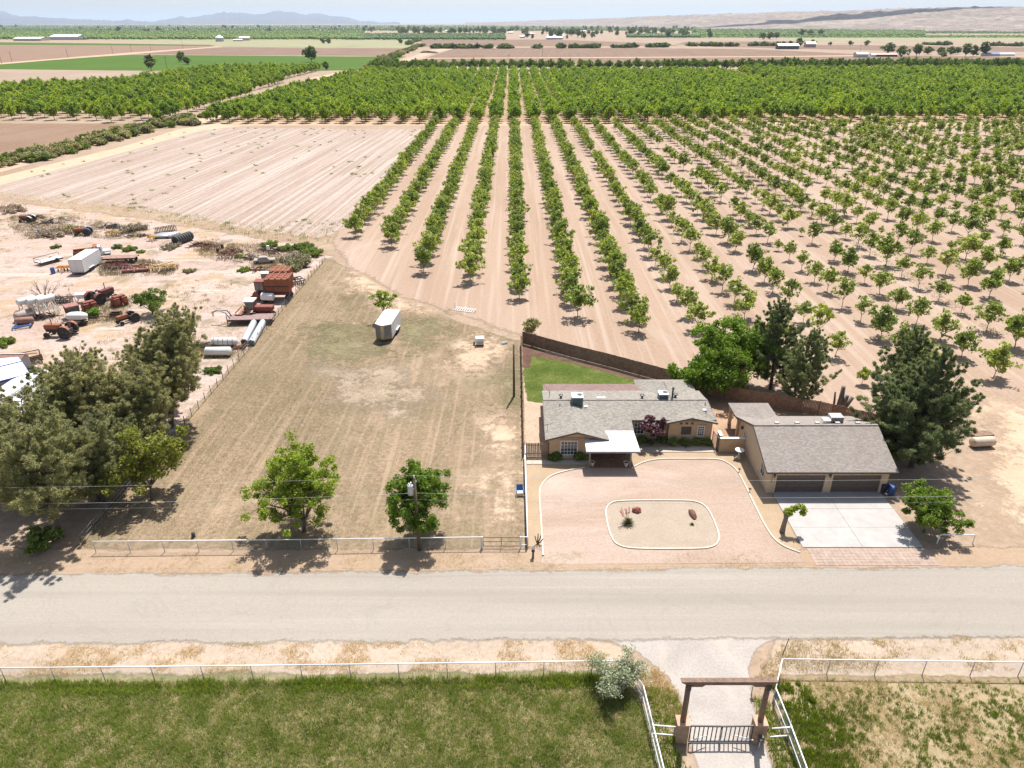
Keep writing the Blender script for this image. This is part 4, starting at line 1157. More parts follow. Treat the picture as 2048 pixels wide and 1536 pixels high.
# half-bare tree behind the cargo trailer
g = P(769, 642)
tm = broadleaf(66, 5.2, 2.1, 1.3, .16, 5, 6, .42, 36, .2, m_shade2, m_bark, lean=.3)
plant_tree('yard_tree', 'half bare tree with dark leaning trunk behind the cargo trailer', 'tree', tm, (g.x, g.y, 0), 1, 2)
g = P(1062, 672)
plant_tree('grey_shrub', 'grey green upright shrub outside the back fence corner', 'shrub', broadleaf(67, 3.0, 1.5, .2, .05, 8, 7, .42, 60, .15, m_sage, up=1.0), (g.x, g.y, 0), 1)
g = P(1236, 1405)
plant_tree('sage_bush', 'big silvery bush growing through the white pipe fence corner', 'bush', broadleaf(68, 3.2, 2.3, .15, .07, 10, 9, .5, 70, .085, leaf_mat('silver_leaf', (.17, .18, .12), (.25, .26, .18), (.36, .37, .28), .3), fill=10, up=.8), (g.x - .1, g.y + 1.0, 0), 1)
g = P(1722, 768)
plant_tree('orchard_sapling', 'small lone orchard sapling nearest the garage pines', 'tree', broadleaf(69, 2.3, .95, .7, .035, 5, 6, .28, 28, .2, m_pecan), (g.x, g.y, 0))

# ------------------------------------------------------------ orchards
young = [broadleaf(100 + k, 4.7, 2.1, .95, .07, 6, 4, .5, 17, .25, m_pecan, m_barkg, up=.5, fill=24, aspect=2.0) for k in range(6)]
thin = [broadleaf(120 + k, 4.5, 1.8, 1.1, .06, 5, 4, .45, 15, .24, m_pecan, m_barkg, up=.65, fill=15, aspect=2.0) for k in range(4)]
old = [broadleaf(140 + k, 8.2, 3.55, 1.6, .16, 7, 6, 1.05, 22, .5, m_old, m_bark, up=.6, fill=14) for k in range(5)]
def obj_unlinked(name, me):
    return bpy.data.objects.new(name, me)
def scatter_object(name, pts, scl, variants, label, cat, group=None, rot_any=True):
    """a mass of plants as ONE object: points carrying whole-tree instances"""
    me = bpy.data.meshes.new(name)
    me.vertices.add(len(pts))
    me.vertices.foreach_set('co', np.asarray(pts, np.float32).ravel())
    a = me.attributes.new('size', 'FLOAT', 'POINT')
    a.data.foreach_set('value', np.asarray(scl, np.float32))
    o = link(name, me)
    tag(o, label, cat, group, 'stuff')
    ng = bpy.data.node_groups.new(name, 'GeometryNodeTree')
    ng.interface.new_socket('Geometry', in_out='INPUT', socket_type='NodeSocketGeometry')
    ng.interface.new_socket('Geometry', in_out='OUTPUT', socket_type='NodeSocketGeometry')
    N, L = ng.nodes.new, ng.links.new
    gi, go = N('NodeGroupInput'), N('NodeGroupOutput')
    jv = N('GeometryNodeJoinGeometry')
    for i, ms in enumerate(reversed(variants)):
        jt = N('GeometryNodeJoinGeometry')
        for me_ in ms:
            ob = obj_unlinked('foliage_source', me_)
            oi = N('GeometryNodeObjectInfo')
            oi.inputs['Object'].default_value = ob
            L(oi.outputs['Geometry'], jt.inputs[0])
        g2 = N('GeometryNodeGeometryToInstance')
        L(jt.outputs[0], g2.inputs[0])
        L(g2.outputs[0], jv.inputs[0])
    iop = N('GeometryNodeInstanceOnPoints')
    iop.inputs['Pick Instance'].default_value = True
    ri = N('FunctionNodeRandomValue'); ri.data_type = 'INT'
    ri.inputs[4].default_value = 0; ri.inputs[5].default_value = len(variants) - 1
    rr = N('FunctionNodeRandomValue'); rr.data_type = 'FLOAT_VECTOR'
    rr.inputs[0].default_value = (0, 0, 0); rr.inputs[1].default_value = (0, 0, 6.283)
    na = N('GeometryNodeInputNamedAttribute'); na.data_type = 'FLOAT'
    na.inputs['Name'].default_value = 'size'
    L(gi.outputs[0], iop.inputs['Points'])
    L(jv.outputs[0], iop.inputs['Instance'])
    L(ri.outputs[2], iop.inputs['Instance Index'])
    L(rr.outputs[0], iop.inputs['Rotation'])
    L(na.outputs[0], iop.inputs['Scale'])
    L(iop.outputs[0], go.inputs[0])
    md = o.modifiers.new('scatter', 'NODES')
    md.node_group = ng
    return o
ORD = ['first', 'second', 'third', 'fourth', 'fifth', 'sixth', 'seventh', 'eighth', 'ninth', 'tenth', 'eleventh', 'twelfth', 'thirteenth', 'fourteenth', 'fifteenth', 'sixteenth', 'seventeenth', 'eighteenth', 'nineteenth', 'twentieth']
FRONT = {-4: 156, -3: 148, -2: 130.5, -1: 124.5, 0: 115.8, 1: 107.2, 2: 100.8, 3: 101.5, 4: 93.5, 5: 92.5, 6: 86, 7: 85}
cand = []
for k in range(-4, 29):
    X = 1.2 + 8.87 * k
    D = FRONT.get(k, 84 + (k % 3) * 2.5)
    stp = 5.5 if k <= 2 else 6.5
    first = True
    while D < 345:
        u, w_ = pix(X, D, 2)
        if -60 < u < 2110:
            sparse = k >= 3
            sc = random.uniform(1.0, 1.22) if not sparse else random.choice([random.uniform(1.05, 1.3), random.uniform(.85, 1.15)])
            if sparse and not first and random.random() < .06: sc = .5
            skip = 1390 < u < 1950 and w_ > 690 and D < 90 and k in (3, 4)
            if not skip and not (sparse and random.random() < .035): cand.append((D, k, X + random.uniform(-.35, .35), D + random.uniform(-.5, .5), sc, sparse, first))
        first = False
        D += stp
cand.sort(key=lambda q: q[3] ** 2 + q[2] ** 2)
rows_i = cand[:300]
byrow = {}
for q in sorted(rows_i, key=lambda q: q[3]): byrow.setdefault(q[1], []).append(q)
for k, lst in byrow.items():
    for i, (D, k_, X, Y, sc, sparse, first) in enumerate(lst):
        ms = random.choice(thin if (sparse and random.random() < .55) else young)
        lb = 'young orchard tree, %s from the near end of the %s row counted from the left' % (ordinal(i), ordinal(k + 4))
        plant_tree('young_orchard_tree', lb, 'orchard tree', ms, (X, Y, 0), (sc, sc, sc * random.uniform(.92, 1.08)), random.uniform(0, 6.28), 'young orchard trees in rows')
rest = cand[300:]
ra = [q for q in rest if not q[5]]; rb = [q for q in rest if q[5]]
scatter_object('young_orchard', [(q[2], q[3], 0) for q in ra], [q[4] for q in ra], young, 'far ends of the dense young orchard rows', 'orchard')
scatter_object('young_orchard', [(q[2], q[3], 0) for q in rb], [q[4] for q in rb], thin + young[:3], 'far part of the sparse young orchard on the right', 'orchard')
# old orchard behind the track
def in_any(u, w_, polys): return any(pip(pl, np.array([u]), np.array([w_]))[0] for pl in polys)
def orchard_pts(poly, sx, sy, jit, x_off=0.0):
    xs = [q[0] for q in poly]; ys = [q[1] for q in poly]
    gx = np.arange(math.floor(min(xs) / sx) * sx + x_off, max(xs), sx)
    gy = np.arange(min(ys), max(ys), sy)
    X, Y = np.meshgrid(gx, gy)
    X, Y = X.ravel(), Y.ravel()
    X = X + RNG.uniform(-jit, jit, X.size); Y = Y + RNG.uniform(-jit, jit, Y.size)
    k = pip(poly, X, Y)
    return X[k], Y[k]
POLY_MID = GP((392, 247), (470, 250), (1740, 245), (1700, 222), (1560, 180), (1445, 152), (1060, 149), (745, 150), (668, 165), (540, 205))
POLY_LEFT = GP((-120, 244), (345, 245), (478, 200), (600, 153), (655, 142), (640, 141), (420, 143), (230, 172), (-120, 190))
POLY_RIGHT = GP((1765, 243), (2200, 248), (2200, 146), (1470, 146), (1540, 170), (1640, 200))
POLY_STRIP = GP((735, 145), (1080, 142.5), (1432, 141.5), (1432, 138.5), (1080, 139.5), (750, 140))
POLY_STRIP2 = GP((1445, 141), (2200, 139), (2200, 135), (1445, 138))
lanes = []
X, Y = orchard_pts(POLY_MID, 8.87, 7.6, .3, 1.2 % 8.87)
mid = list(zip(X, Y))
X, Y = orchard_pts(POLY_LEFT, 10.5, 10.0, .9)
left_o = list(zip(X, Y))
X, Y = orchard_pts(POLY_RIGHT, 9.4, 9.2, .7)
right_o = list(zip(X, Y))
X, Y = orchard_pts(POLY_STRIP, 9.5, 10, .8)
X2, Y2 = orchard_pts(POLY_STRIP2, 9.5, 10, .8)
strip_o = list(zip(X, Y)) + list(zip(X2, Y2))
mid.sort(key=lambda q: q[1]); left_o.sort(key=lambda q: q[1]); right_o.sort(key=lambda q: q[1])
def old_block(lst, n, row_h, phrase, grp):
    """the n nearest trees singly, labelled by row and place in the row; returns the rest"""
    y0 = min(q[1] for q in lst)
    vis = [q for q in lst if -30 < pix(q[0], q[1], 4)[0] < 2078]
    head, rest = vis[:n], vis[n:] + [q for q in lst if not -30 < pix(q[0], q[1], 4)[0] < 2078 and -150 < pix(q[0], q[1], 4)[0] < 2200]
    rows_ = {}
    for q in head: rows_.setdefault(int((q[1] - y0 + row_h * .25) / row_h), []).append(q)
    for r_, l_ in rows_.items():
        for i, q in enumerate(sorted(l_)):
            lb = '%s, %s from the left in its %s row' % (phrase, ordinal(i), 'front' if r_ == 0 else ordinal(r_))
            s = random.uniform(.88, 1.1)
            plant_tree('orchard_tree', lb, 'orchard tree', old[(i + r_) % 5], (q[0], q[1], 0), s, random.uniform(0, 6.28), grp)
    return rest
mid_rest = old_block(mid, 150, 7.6, 'full old orchard tree behind the pale track', 'old orchard trees behind the track')
left_rest = old_block(left_o, 90, 10.0, 'dark orchard tree facing the brown field', 'orchard trees left of the ditch')
right_rest = old_block(right_o, 60, 9.2, 'orchard tree of the far right block', 'orchard trees on the far right')
rs_ = lambda l: RNG.uniform(.85, 1.12, len(l))
scatter_object('old_orchard', [(q[0], q[1], 0) for q in mid_rest], rs_(mid_rest), old, 'mass of old orchard behind the pale track', 'orchard')
scatter_object('old_orchard', [(q[0], q[1], 0) for q in left_rest], rs_(left_rest), old, 'mass of the left orchard beyond the ditch', 'orchard')
scatter_object('old_orchard', [(q[0], q[1], 0) for q in right_rest], rs_(right_rest), old, 'mass of the far right orchard block', 'orchard')
scatter_object('old_orchard', [(q[0], q[1], 0) for q in strip_o], rs_(strip_o) * 1.2, [broadleaf(160 + k, 8.6, 4.4, 1.4, .16, 7, 6, 1.1, 24, .5, m_oldd, m_bark, up=.6, fill=20) for k in range(3)], 'dark tree strip closing the old orchard at the back', 'orchard')
# ditch thicket between field road and left orchard
bush = [broadleaf(200 + k, 2.6, 2.3, .15, .05, 7, 7, .55, 34, .26, (m_scrub, m_shrub, m_sage)[k % 3], fill=10) for k in range(6)]
DITCH = smooth_path([(-60, 338, 0), (60, 318, 0), (140, 300, 0), (210, 282, 0), (270, 266, 0), (330, 250, 0), (390, 243, 0)], 8)
dpts, dsc = [], []
for i, q in enumerate(DITCH):
    for j in range(4):
        g = P(q.x + random.uniform(-9, 9), q.y + random.uniform(-9, 8))
        dpts.append((g.x, g.y)); dsc.append(random.uniform(.6, 1.35))
for i, (q, s) in enumerate(sorted(zip(dpts, dsc), key=lambda e: pix(*e[0])[0])):
    kind = ('grey scrub', 'green', 'silvery')[i % 3]
    plant_tree('ditch_bush', '%s ditch thicket bush, %s counted from the left end of the ditch' % (kind, ordinal(i)), 'bush', bush[i % 6], (q[0], q[1], 0), s, random.uniform(0, 6), 'ditch thicket bushes', 'stems', 'foliage')
cb = []
for i in range(130):
    t = random.random()
    x = 742 + (845 - 742) * t + random.uniform(-12, 10) * (1 - .5 * t)
    y = 139 - (139 - 92) * t ** .8 + random.uniform(-2, 2)
    g = P(x, y)
    cb.append((g.x, g.y, 0))
scatter_object('canal_thicket', cb, RNG.uniform(1.0, 2.6, len(cb)), bush, 'green thicket along the canal bank', 'thicket')
dd = []
for i in range(60):
    t = random.random()
    g = P(400 + 330 * t + random.uniform(-14, 10) * (1 - t), 240 - 100 * t ** .85)
    dd.append((g.x, g.y, 0))
scatter_object('ditch_thicket', dd, RNG.uniform(.6, 1.3, len(dd)), bush, 'scrub along the ditch between the two orchards', 'thicket')
# ------------------------------------------------------------ fences, gate, poles, things in the yard
m_pipe = mat('white_pipe', (0.78, 0.78, 0.78), 0.45, var=0.05)
m_galv = mat('galvanised_wire', (0.42, 0.42, 0.41), 0.4, 0.6)
m_post = mat('grey_steel_post', (0.48, 0.48, 0.46), 0.5, 0.3)
m_wood = mat('weathered_fence_wood', (0.30, 0.20, 0.125), 0.9, var=0.25, vscale=2.5)
m_wood2 = mat('dark_fence_wood', (0.26, 0.165, 0.11), 0.9, var=0.25, vscale=2.5)
m_pole = mat('pole_wood', (0.14, 0.095, 0.065), 0.9, var=0.25, vscale=4)
m_wire = mat('cable_grey', (0.30, 0.30, 0.30), 0.5)
m_wire_d = mat('cable_black', (0.03, 0.03, 0.03), 0.6)
def pipe_fence(label, pts, h, step=3.6, mesh=0.16, rail2=None, rail_r=.045, group=None):
    """white top rail on steel posts with diamond wire between; pts on the ground"""
    pts = [Vector((q[0], q[1], 0)) for q in pts]
    o = pts[0].copy()
    f = thing('pipe_fence', label, 'fence', tuple(o), group=group)
    top = MB()
    for a, b in zip(pts[:-1], pts[1:]): top.tube([a - o + Vector((0, 0, h)), b - o + Vector((0, 0, h))], rail_r, 8)
    top.build('top_rail', m_pipe, f, True)
    if rail2:
        r2 = MB()
        for a, b in zip(pts[:-1], pts[1:]): r2.tube([a - o + Vector((0, 0, rail2)), b - o + Vector((0, 0, rail2))], rail_r * .8, 8)
        r2.build('lower_rail', m_pipe, f, True)
    me = MB().tube([(0, 0, -.05), (0, 0, h)], .035, 6).mesh('post', m_post, True)
    wv = MB()
    for a, b in zip(pts[:-1], pts[1:]):
        d = b - a
        n = max(1, round(d.length / step))
        for i in range(n + (1 if b is pts[-1] else 0)):
            link('post', me, f, tuple(a + d * i / n - o))
        if mesh:
            L = d.length; u = d / L
            k = int(L / mesh)
            hh = h - .08
            for i in range(-int(hh / mesh), k):
                s0 = i * mesh
                for sg in (0, 1):
                    x0, x1 = s0, s0 + hh
                    z0, z1 = (.05, .05 + hh) if sg == 0 else (.05 + hh, .05)
                    if x0 < 0: z0 += (z1 - z0) * (-x0) / hh; x0 = 0
                    if x1 > L: z1 = z0 + (z1 - z0) * (L - x0) / max(x1 - x0, 1e-3); x1 = L
                    if x1 - x0 < .02: continue
                    p0, p1 = a - o + u * x0, a - o + u * x1
                    wv.tube([(p0.x, p0.y, z0), (p1.x, p1.y, z1)], .004, 3, False)
    if wv.v: tag(wv.build('chain_mesh', m_galv, f), kind='stuff')
    return f
def pg(*a): return [tuple(P(x, y, z)[:2]) for x, y, z in a]
pipe_fence('long white pipe fence along the green pasture south of the road', [(-75, 35.0)] + pg((0, 1336, 1.45), (600, 1330, 1.45), (1185, 1322, 1.45), (1251, 1322, 1.45)), 1.45, 3.3)
pipe_fence('white pipe fence bending down the left side of the gravel driveway', pg((1251, 1322, 1.45), (1287, 1372, 1.45), (1305, 1445, 1.45)) + [(9.35, 26)], 1.45, 2.6, rail2=.55)
pipe_fence('white pipe fence along the dry pasture right of the driveway', pg((1565, 1318, 1.45), (2048, 1324, 1.45)) + [(70, 36.7)], 1.45, 3.4)
pipe_fence('white pipe fence bending down the right side of the gravel driveway', pg((1565, 1318, 1.45), (1552, 1376, 1.45), (1582, 1450, 1.45)) + [(17.9, 26)], 1.45, 2.6, rail2=.55)
for (lb, a, b) in (('two short white rails between left gate pillar and fence', (9.12, 31.75), (10.75, 31.6)), ('two short white rails between right gate pillar and fence', (16.75, 31.5), (18.0, 31.6))):
    f = thing('fence_rails', lb, 'fence', (a[0], a[1], 0))
    d = Vector((b[0] - a[0], b[1] - a[1], 0))
    for z in (1.35, .55): MB().tube([(0, 0, z), (d.x, d.y, z)], .045, 8).build('rail', m_pipe, f, True)
pipe_fence('white pipe fence along the road in front of the mown lot', pg((185, 1083, 1.25), (600, 1079, 1.25), (962, 1074, 1.25)), 1.25, 3.1, .2)
pipe_fence('short white pipe fence piece beside the brown farm gate', pg((1042, 1074, 1.25), (1056, 1074, 1.25)), 1.25, .6, 0, rail2=.4)
pipe_fence('white pipe fence between the mown lot and the gravel bed', [(1.38, 50.9), (1.38, 65.0)], 1.2, 2.4, .12, rail2=.5, rail_r=.07)
f = thing('farm_gate', 'low brown pipe farm gate in the white road fence', 'gate', tuple(P(964, 1075, 1.25)[:2]) + (0,))
w_ = (P(1041, 1075, 1.25) - P(964, 1075, 1.25)).x
m_bg = mat('brown_gate_paint', (0.09, 0.06, 0.045), 0.6)
MB().tube([(0.1, 0, .3), (0.1, 0, 1.25), (w_ - .1, 0, 1.25), (w_ - .1, 0, .3), (.1, 0, .3)], .035, 6).build('frame', m_bg, f)
MB().tube([(.1, 0, .8), (w_ - .1, 0, .8)], .03, 6).build('rail', m_bg, f)
MB().tube([(w_ / 2, 0, .3), (w_ / 2, 0, 1.25)], .03, 6).build('upright', m_bg, f)
for x in (0, w_): MB().tube([(x, 0, -.1), (x, 0, 1.35)], .06, 8).build('post', m_pipe, f)
# lot line wire fence with steel stakes
f = thing('stake_fence', 'rusty stake and wire fence along the west side of the mown lot', 'fence', tuple(P(166, 1090)))
e = P(650, 522) - P(166, 1090)
n = 44
me = MB().bar((0, 0, -.05), (0, 0, 1.25), .06).mesh('stake', mat('rusty_stake', (0.13, 0.08, 0.055), 0.9))
for i in range(n + 1): link('stake', me, f, tuple(e * i / n), (random.uniform(-.06, .06), random.uniform(-.06, .06), 0))
for z in (.35, .75, 1.15): MB().tube([(0, 0, z), tuple(e + Vector((0, 0, z)))], .012, 4, False).build('wire', m_galv, f)
# board fences
def board_fence(label, pts, h, m, board=.15, gap=.012, individual=False, rail=True):
    pts = [Vector((q[0], q[1], 0)) for q in pts]
    o = pts[0].copy()
    f = thing('board_fence', label, 'fence', tuple(o))
    many = MB()
    rb = MB()
    meshes = [MB().box(0, -.012, .04, board, .012, h + dh).mesh('plank', m) for dh in (-.02, 0, .02)]
    for a, b in zip(pts[:-1], pts[1:]):
        d = b - a
        ang = math.atan2(d.y, d.x)
        k = int(d.length / (board + gap))
        for i in range(k):
            q = a - o + d * i / k
            if individual: link('plank', random.choice(meshes), f, tuple(q), (0, random.uniform(-.01, .01), ang))
            else: many.box(0, -.012, .04, board, .012, h + random.uniform(-.02, .02), Matrix.Translation(q) @ Matrix.Rotation(ang, 4, 'Z'))
        nrm = Vector((-d.y, d.x, 0)).normalized() * .045
        for z in (.4, h - .3): rb.bar(a - o + nrm + Vector((0, 0, z)), b - o + nrm + Vector((0, 0, z)), .05, .09)
        for i in range(int(d.length / 2.4) + 1):
            q = a - o + nrm * 2 + d.normalized() * 2.4 * i
            rb.bar(q, q + Vector((0, 0, h)), .1)
    if many.v: tag(many.build('planks', m, f), kind='stuff')
    rb.build('rails', m, f)
    return f
board_fence('row of upright fence planks left of the house front', [(1.55, 66.1), (3.95, 66.1)], 1.75, m_wood, .11, .03, True)
board_fence('long wooden fence between mown lot and back lawn, seen edge on', [(1.3, 66.2), (1.35, 81), (1.4, 96.6)], 1.85, m_wood)
board_fence('dark wooden back fence between lawn and young orchard', [(1.5, 96.8), (8.3, 92.0), (13, 89.0), (20.2, 84.0), (28, 78.6), (36.5, 75.2), (44.5, 70.5)], 1.95, m_wood2)
g = P(1051, 921)
f = thing('side_gate', 'white framed gate panel standing at the end of the wooden fence', 'gate', (1.42, 64.6, 0), R(90))
MB().tube([(0, 0, .15), (0, 0, 1.45), (1.4, 0, 1.45), (1.4, 0, .15), (0, 0, .15)], .06, 6).tube([(0, 0, .8), (1.4, 0, .8)], .045, 6).build('frame', m_pipe, f)
# --- timber portal with iron gate
m_beam = mat('portal_timber', (0.18, 0.115, 0.08), 0.8, var=0.25, vscale=3, dirt=(0.26, 0.16, 0.11), dirt_amt=.3)
m_pil = mat('pillar_stucco', (0.36, 0.235, 0.15), 0.9, var=0.15, vscale=3, dirt=(0.27, 0.19, 0.13), dirt_amt=.3)
m_piltop = mat('pillar_cap', (0.50, 0.28, 0.19), 0.85)
m_iron = mat('black_iron', (0.02, 0.022, 0.028), 0.45)
XL, XR, PY = 11.02, 16.02, 31.75
t = thing('timber_portal', 'rustic timber beam portal on stucco pillars over the gravel driveway', 'gateway', ((XL + XR) / 2, PY, 0))
hx = (XR - XL) / 2
for s in (-1, 1):
    p_ = MB().box(s * hx - .38, -.38, 0, s * hx + .38, .38, 1.72).build('pillar', m_pil, t, bevel=.02)
    MB().box(s * hx - .41, -.41, 1.72, s * hx + .41, .41, 1.8).build('cap', m_piltop, p_)
    MB().tube([(s * hx, 0, 1.8), (s * (hx - .02), 0, 3.6), (s * hx, 0, 5.25)], [.19, .175, .17], 10).build('post', m_beam, t, True)
    MB().box(s * hx - .15, -.2, 4.75, s * hx + .15, -.16, 5.2).build('bracket', m_iron, t)
    MB().prism([(s * (hx - .15), 4.98), (s * (hx - .85), 4.98), (s * (hx - 1.05), 5.16), (s * (hx - .15), 5.16)], -.12, .12, Matrix.Rotation(R(90), 4, 'X')).build('corbel', m_beam, t)
MB().add([(-hx - .5, -.17, 5.4), (hx + .5, -.17, 5.4), (hx + .5, .17, 5.4), (-hx - .5, .17, 5.4), (-hx - .15, -.17, 5.2), (hx + .15, -.17, 5.2), (hx + .15, .17, 5.2), (-hx - .15, .17, 5.2), (-hx - .5, -.17, 5.47), (hx + .5, -.17, 5.47), (hx + .5, .17, 5.47), (-hx - .5, .17, 5.47)], [(4, 7, 6, 5), (0, 4, 5, 1), (1, 5, 6, 2), (2, 6, 7, 3), (3, 7, 4, 0), (0, 1, 9, 8), (1, 2, 10, 9), (2, 3, 11, 10), (3, 0, 8, 11), (8, 9, 10, 11)]).build('beam', m_beam, t)
gt = thing('iron_gate', 'black iron double gate closed between the portal pillars', 'gate', ((XL + XR) / 2, PY - .25, 0))
gw = hx - .5
for s in (-1, 1):
    lf = MB()
    x0, x1 = s * .03, s * gw
    lf.bar((x0, 0, .14), (x1, 0, .14), .08, .1); lf.bar((x0, 0, 1.55), (x1, 0, 1.6), .08, .1)
    lf.bar((x0, 0, .1), (x0, 0, 1.6), .06); lf.bar((x1, 0, .1), (x1, 0, 1.65), .07)
    leaf_ = lf.build('gate_leaf', m_iron, gt)
    for i in range(1, 7):
        x = x0 + (x1 - x0) * i / 7
        MB().bar((x, 0, .12), (x, 0, 1.56), .055).build('bar', m_iron, leaf_)
    MB().tube([(x0 + (x1 - x0) * .45, -.05, .75), (s * gw, -.45, .8)], .035, 6).build('closer_arm', mat('silver_arm', (.35, .35, .36), .4, .5), leaf_)
    MB().tube([(x0, -.04, 0.02), (x0 + s * .02, -.05, .6), (x0, -.06, 1.3)], .03, 6).build('drop_rod', m_post, leaf_)
t = thing('gate_motor', 'black gate motor box on a stake before the right pillar', 'motor', (XR - .1, PY - .75, 0))
MB().box(-.16, -.12, .85, .16, .12, 1.25).build('case', m_iron, t); MB().bar((0, 0, 0), (0, 0, .85), .07).build('stand', m_post, t)
MB().lathe([(.0, -.13), (.09, -.13), (.09, -.121), (0, -.121)], 12, Matrix.Translation((0, 0, 1.05)), 'Y').build('dial', m_post, t)
t = thing('marker_stake', 'thin leaning dark stake in the straw by the right fence corner', 'stake', (20.0, 38.6, 0))
MB().bar((0, 0, 0), (.35, .3, 1.5), .05).build('stake', m_bg, t)
t = thing('post_light', 'short white post light in the straw at the right driveway edge', 'post', (16.75, 35.3, 0))  # small white light head on a short stake, no keypad
MB().tube([(0, 0, 0), (0, 0, 1.0)], .04, 8).build('stem', m_post, t); MB().box(-.1, -.14, 1.0, .12, .08, 1.22).build('head', m_pipe, t)
# --- power poles and lines
py = P(844, 1100).y
pole = thing('power_pole', 'wooden power pole carrying a grey transformer by the road', 'utility pole', (-8.25, py, 0))
PH = ZH(951, py)
MB().tube([(0, 0, -.3), (0, 0, PH - .25)], [.17, .11], 10).build('pole', m_pole, pole, True)
tf = MB().lathe([(0, PH - 1.9), (.24, PH - 1.88), (.25, PH - 1.0), (.2, PH - .92), (0, PH - .9)], 14, Matrix.Translation((-.38, -.05, 0))).build('transformer', mat('transformer_grey', (0.50, 0.53, 0.55), 0.45), pole, True)
MB().tube([(-.3, -.05, PH - .95), (-.3, -.05, PH - .65)], .06, 8).tube([(-.48, -.05, PH - .95), (-.48, -.05, PH - .75)], .05, 8).build('bushing', m_pipe, tf)
MB().bar((-.38, 0, PH - 1.4), (0, 0, PH - 1.4), .12).build('mount', m_post, tf)
MB().tube([(0, 0, PH - .3), (0, 0, PH)], [.06, .05], 8).build('insulator', m_pipe, pole)
MB().tube([(.1, 0, PH - .7), (.16, 0, PH - .6), (.05, 0, PH - .4)], .03, 6).build('cut_out', m_pipe, pole)
def cable(label, pts, r, m):
    o = Vector(pts[0])
    out = []
    for a, b in zip(pts[:-1], pts[1:]):
        a, b = Vector(a), Vector(b)
        L = (b - a).length
        for i in range(16):
            t = i / 16
            q = a.lerp(b, t) - Vector((0, 0, L * .012 * 4 * t * (1 - t)))
            out.append(q - o)
    out.append(Vector(pts[-1]) - o)
    c = thing('power_line', label, 'cable', tuple(o))
    MB().tube(out, r, 5, False).build('wire', m, c)
xa, xb = -75, 72
cable('topmost pale power line along the road', [(xa, py - .9, PH - .2), (-8.25, py, PH), (xb, py + 1.0, PH + .35)], .007, mat('cable_pale', (0.62, 0.62, 0.6), .4))
cable('pale power line just below the transformer', [(xa, py - .9, 6.2), (-8.1, py, ZH(986, py)), (xb, py + 1, 6.5)], .008, mat('cable_pale', (0.6, 0.6, 0.6), .4))
cable('dark lowest power line along the road', [(xa, py - .9, 5.7), (-8.1, py, ZH(999, py)), (xb, py + 1, 5.9)], .007, m_wire)
g2 = P(1028, 793)
H2 = ZH(689, g2.y)
p2 = thing('utility_pole', 'bare wooden pole beside the long wooden fence', 'utility pole', (g2.x, g2.y, 0))
MB().tube([(0, 0, -.3), (-.05, 0, H2)], [.16, .11], 10).build('pole', m_pole, p2, True)
MB().box(-.13, -.05, H2 - .25, .02, .16, H2 - .02).build('bracket', m_post, p2)
cable('thin service cable from the transformer pole to the bare pole', [(-8.2, py, PH - 1.0), (g2.x, g2.y, H2 - .15)], .012, m_wire_d)
cable('thin service cable from the bare pole to the house roof', [(g2.x, g2.y, H2 - .15), (4.2, 73.4, 4.3)], .012, m_wire_d)
# --- cargo trailer in the lot
def wheel(parent, loc, r, w, tyre_m, rim_m, axis='Y', name='wheel'):
    t = MB().lathe([(r * .55, -w / 2), (r * .92, -w / 2), (r, -w * .3), (r, w * .3), (r * .92, w / 2), (r * .55, w / 2)], 18, None, axis).build(name, tyre_m, parent, False, loc=loc)
    MB().lathe([(0, -w * .42), (r * .25, -w * .42), (r * .5, -w * .3), (r * .56, -w * .5), (r * .56, w * .5), (r * .5, w * .3), (r * .25, w * .42), (0, w * .42)], 14, None, axis).build('rim', rim_m, t)
    return t
m_tyre = mat('tyre_rubber', (0.028, 0.027, 0.026), 0.85, var=.3, dirt=(.16, .13, .1), dirt_amt=.3)
m_rimw = mat('white_rim', (0.6, 0.58, 0.54), 0.5)
m_tr = mat('trailer_white', (0.62, 0.615, 0.60), 0.4, var=.04)
m_trg = mat('trailer_grey', (0.40, 0.38, 0.375), 0.45)
m_treads = mat('tread_plate', (0.50, 0.42, 0.30), 0.4, .5)
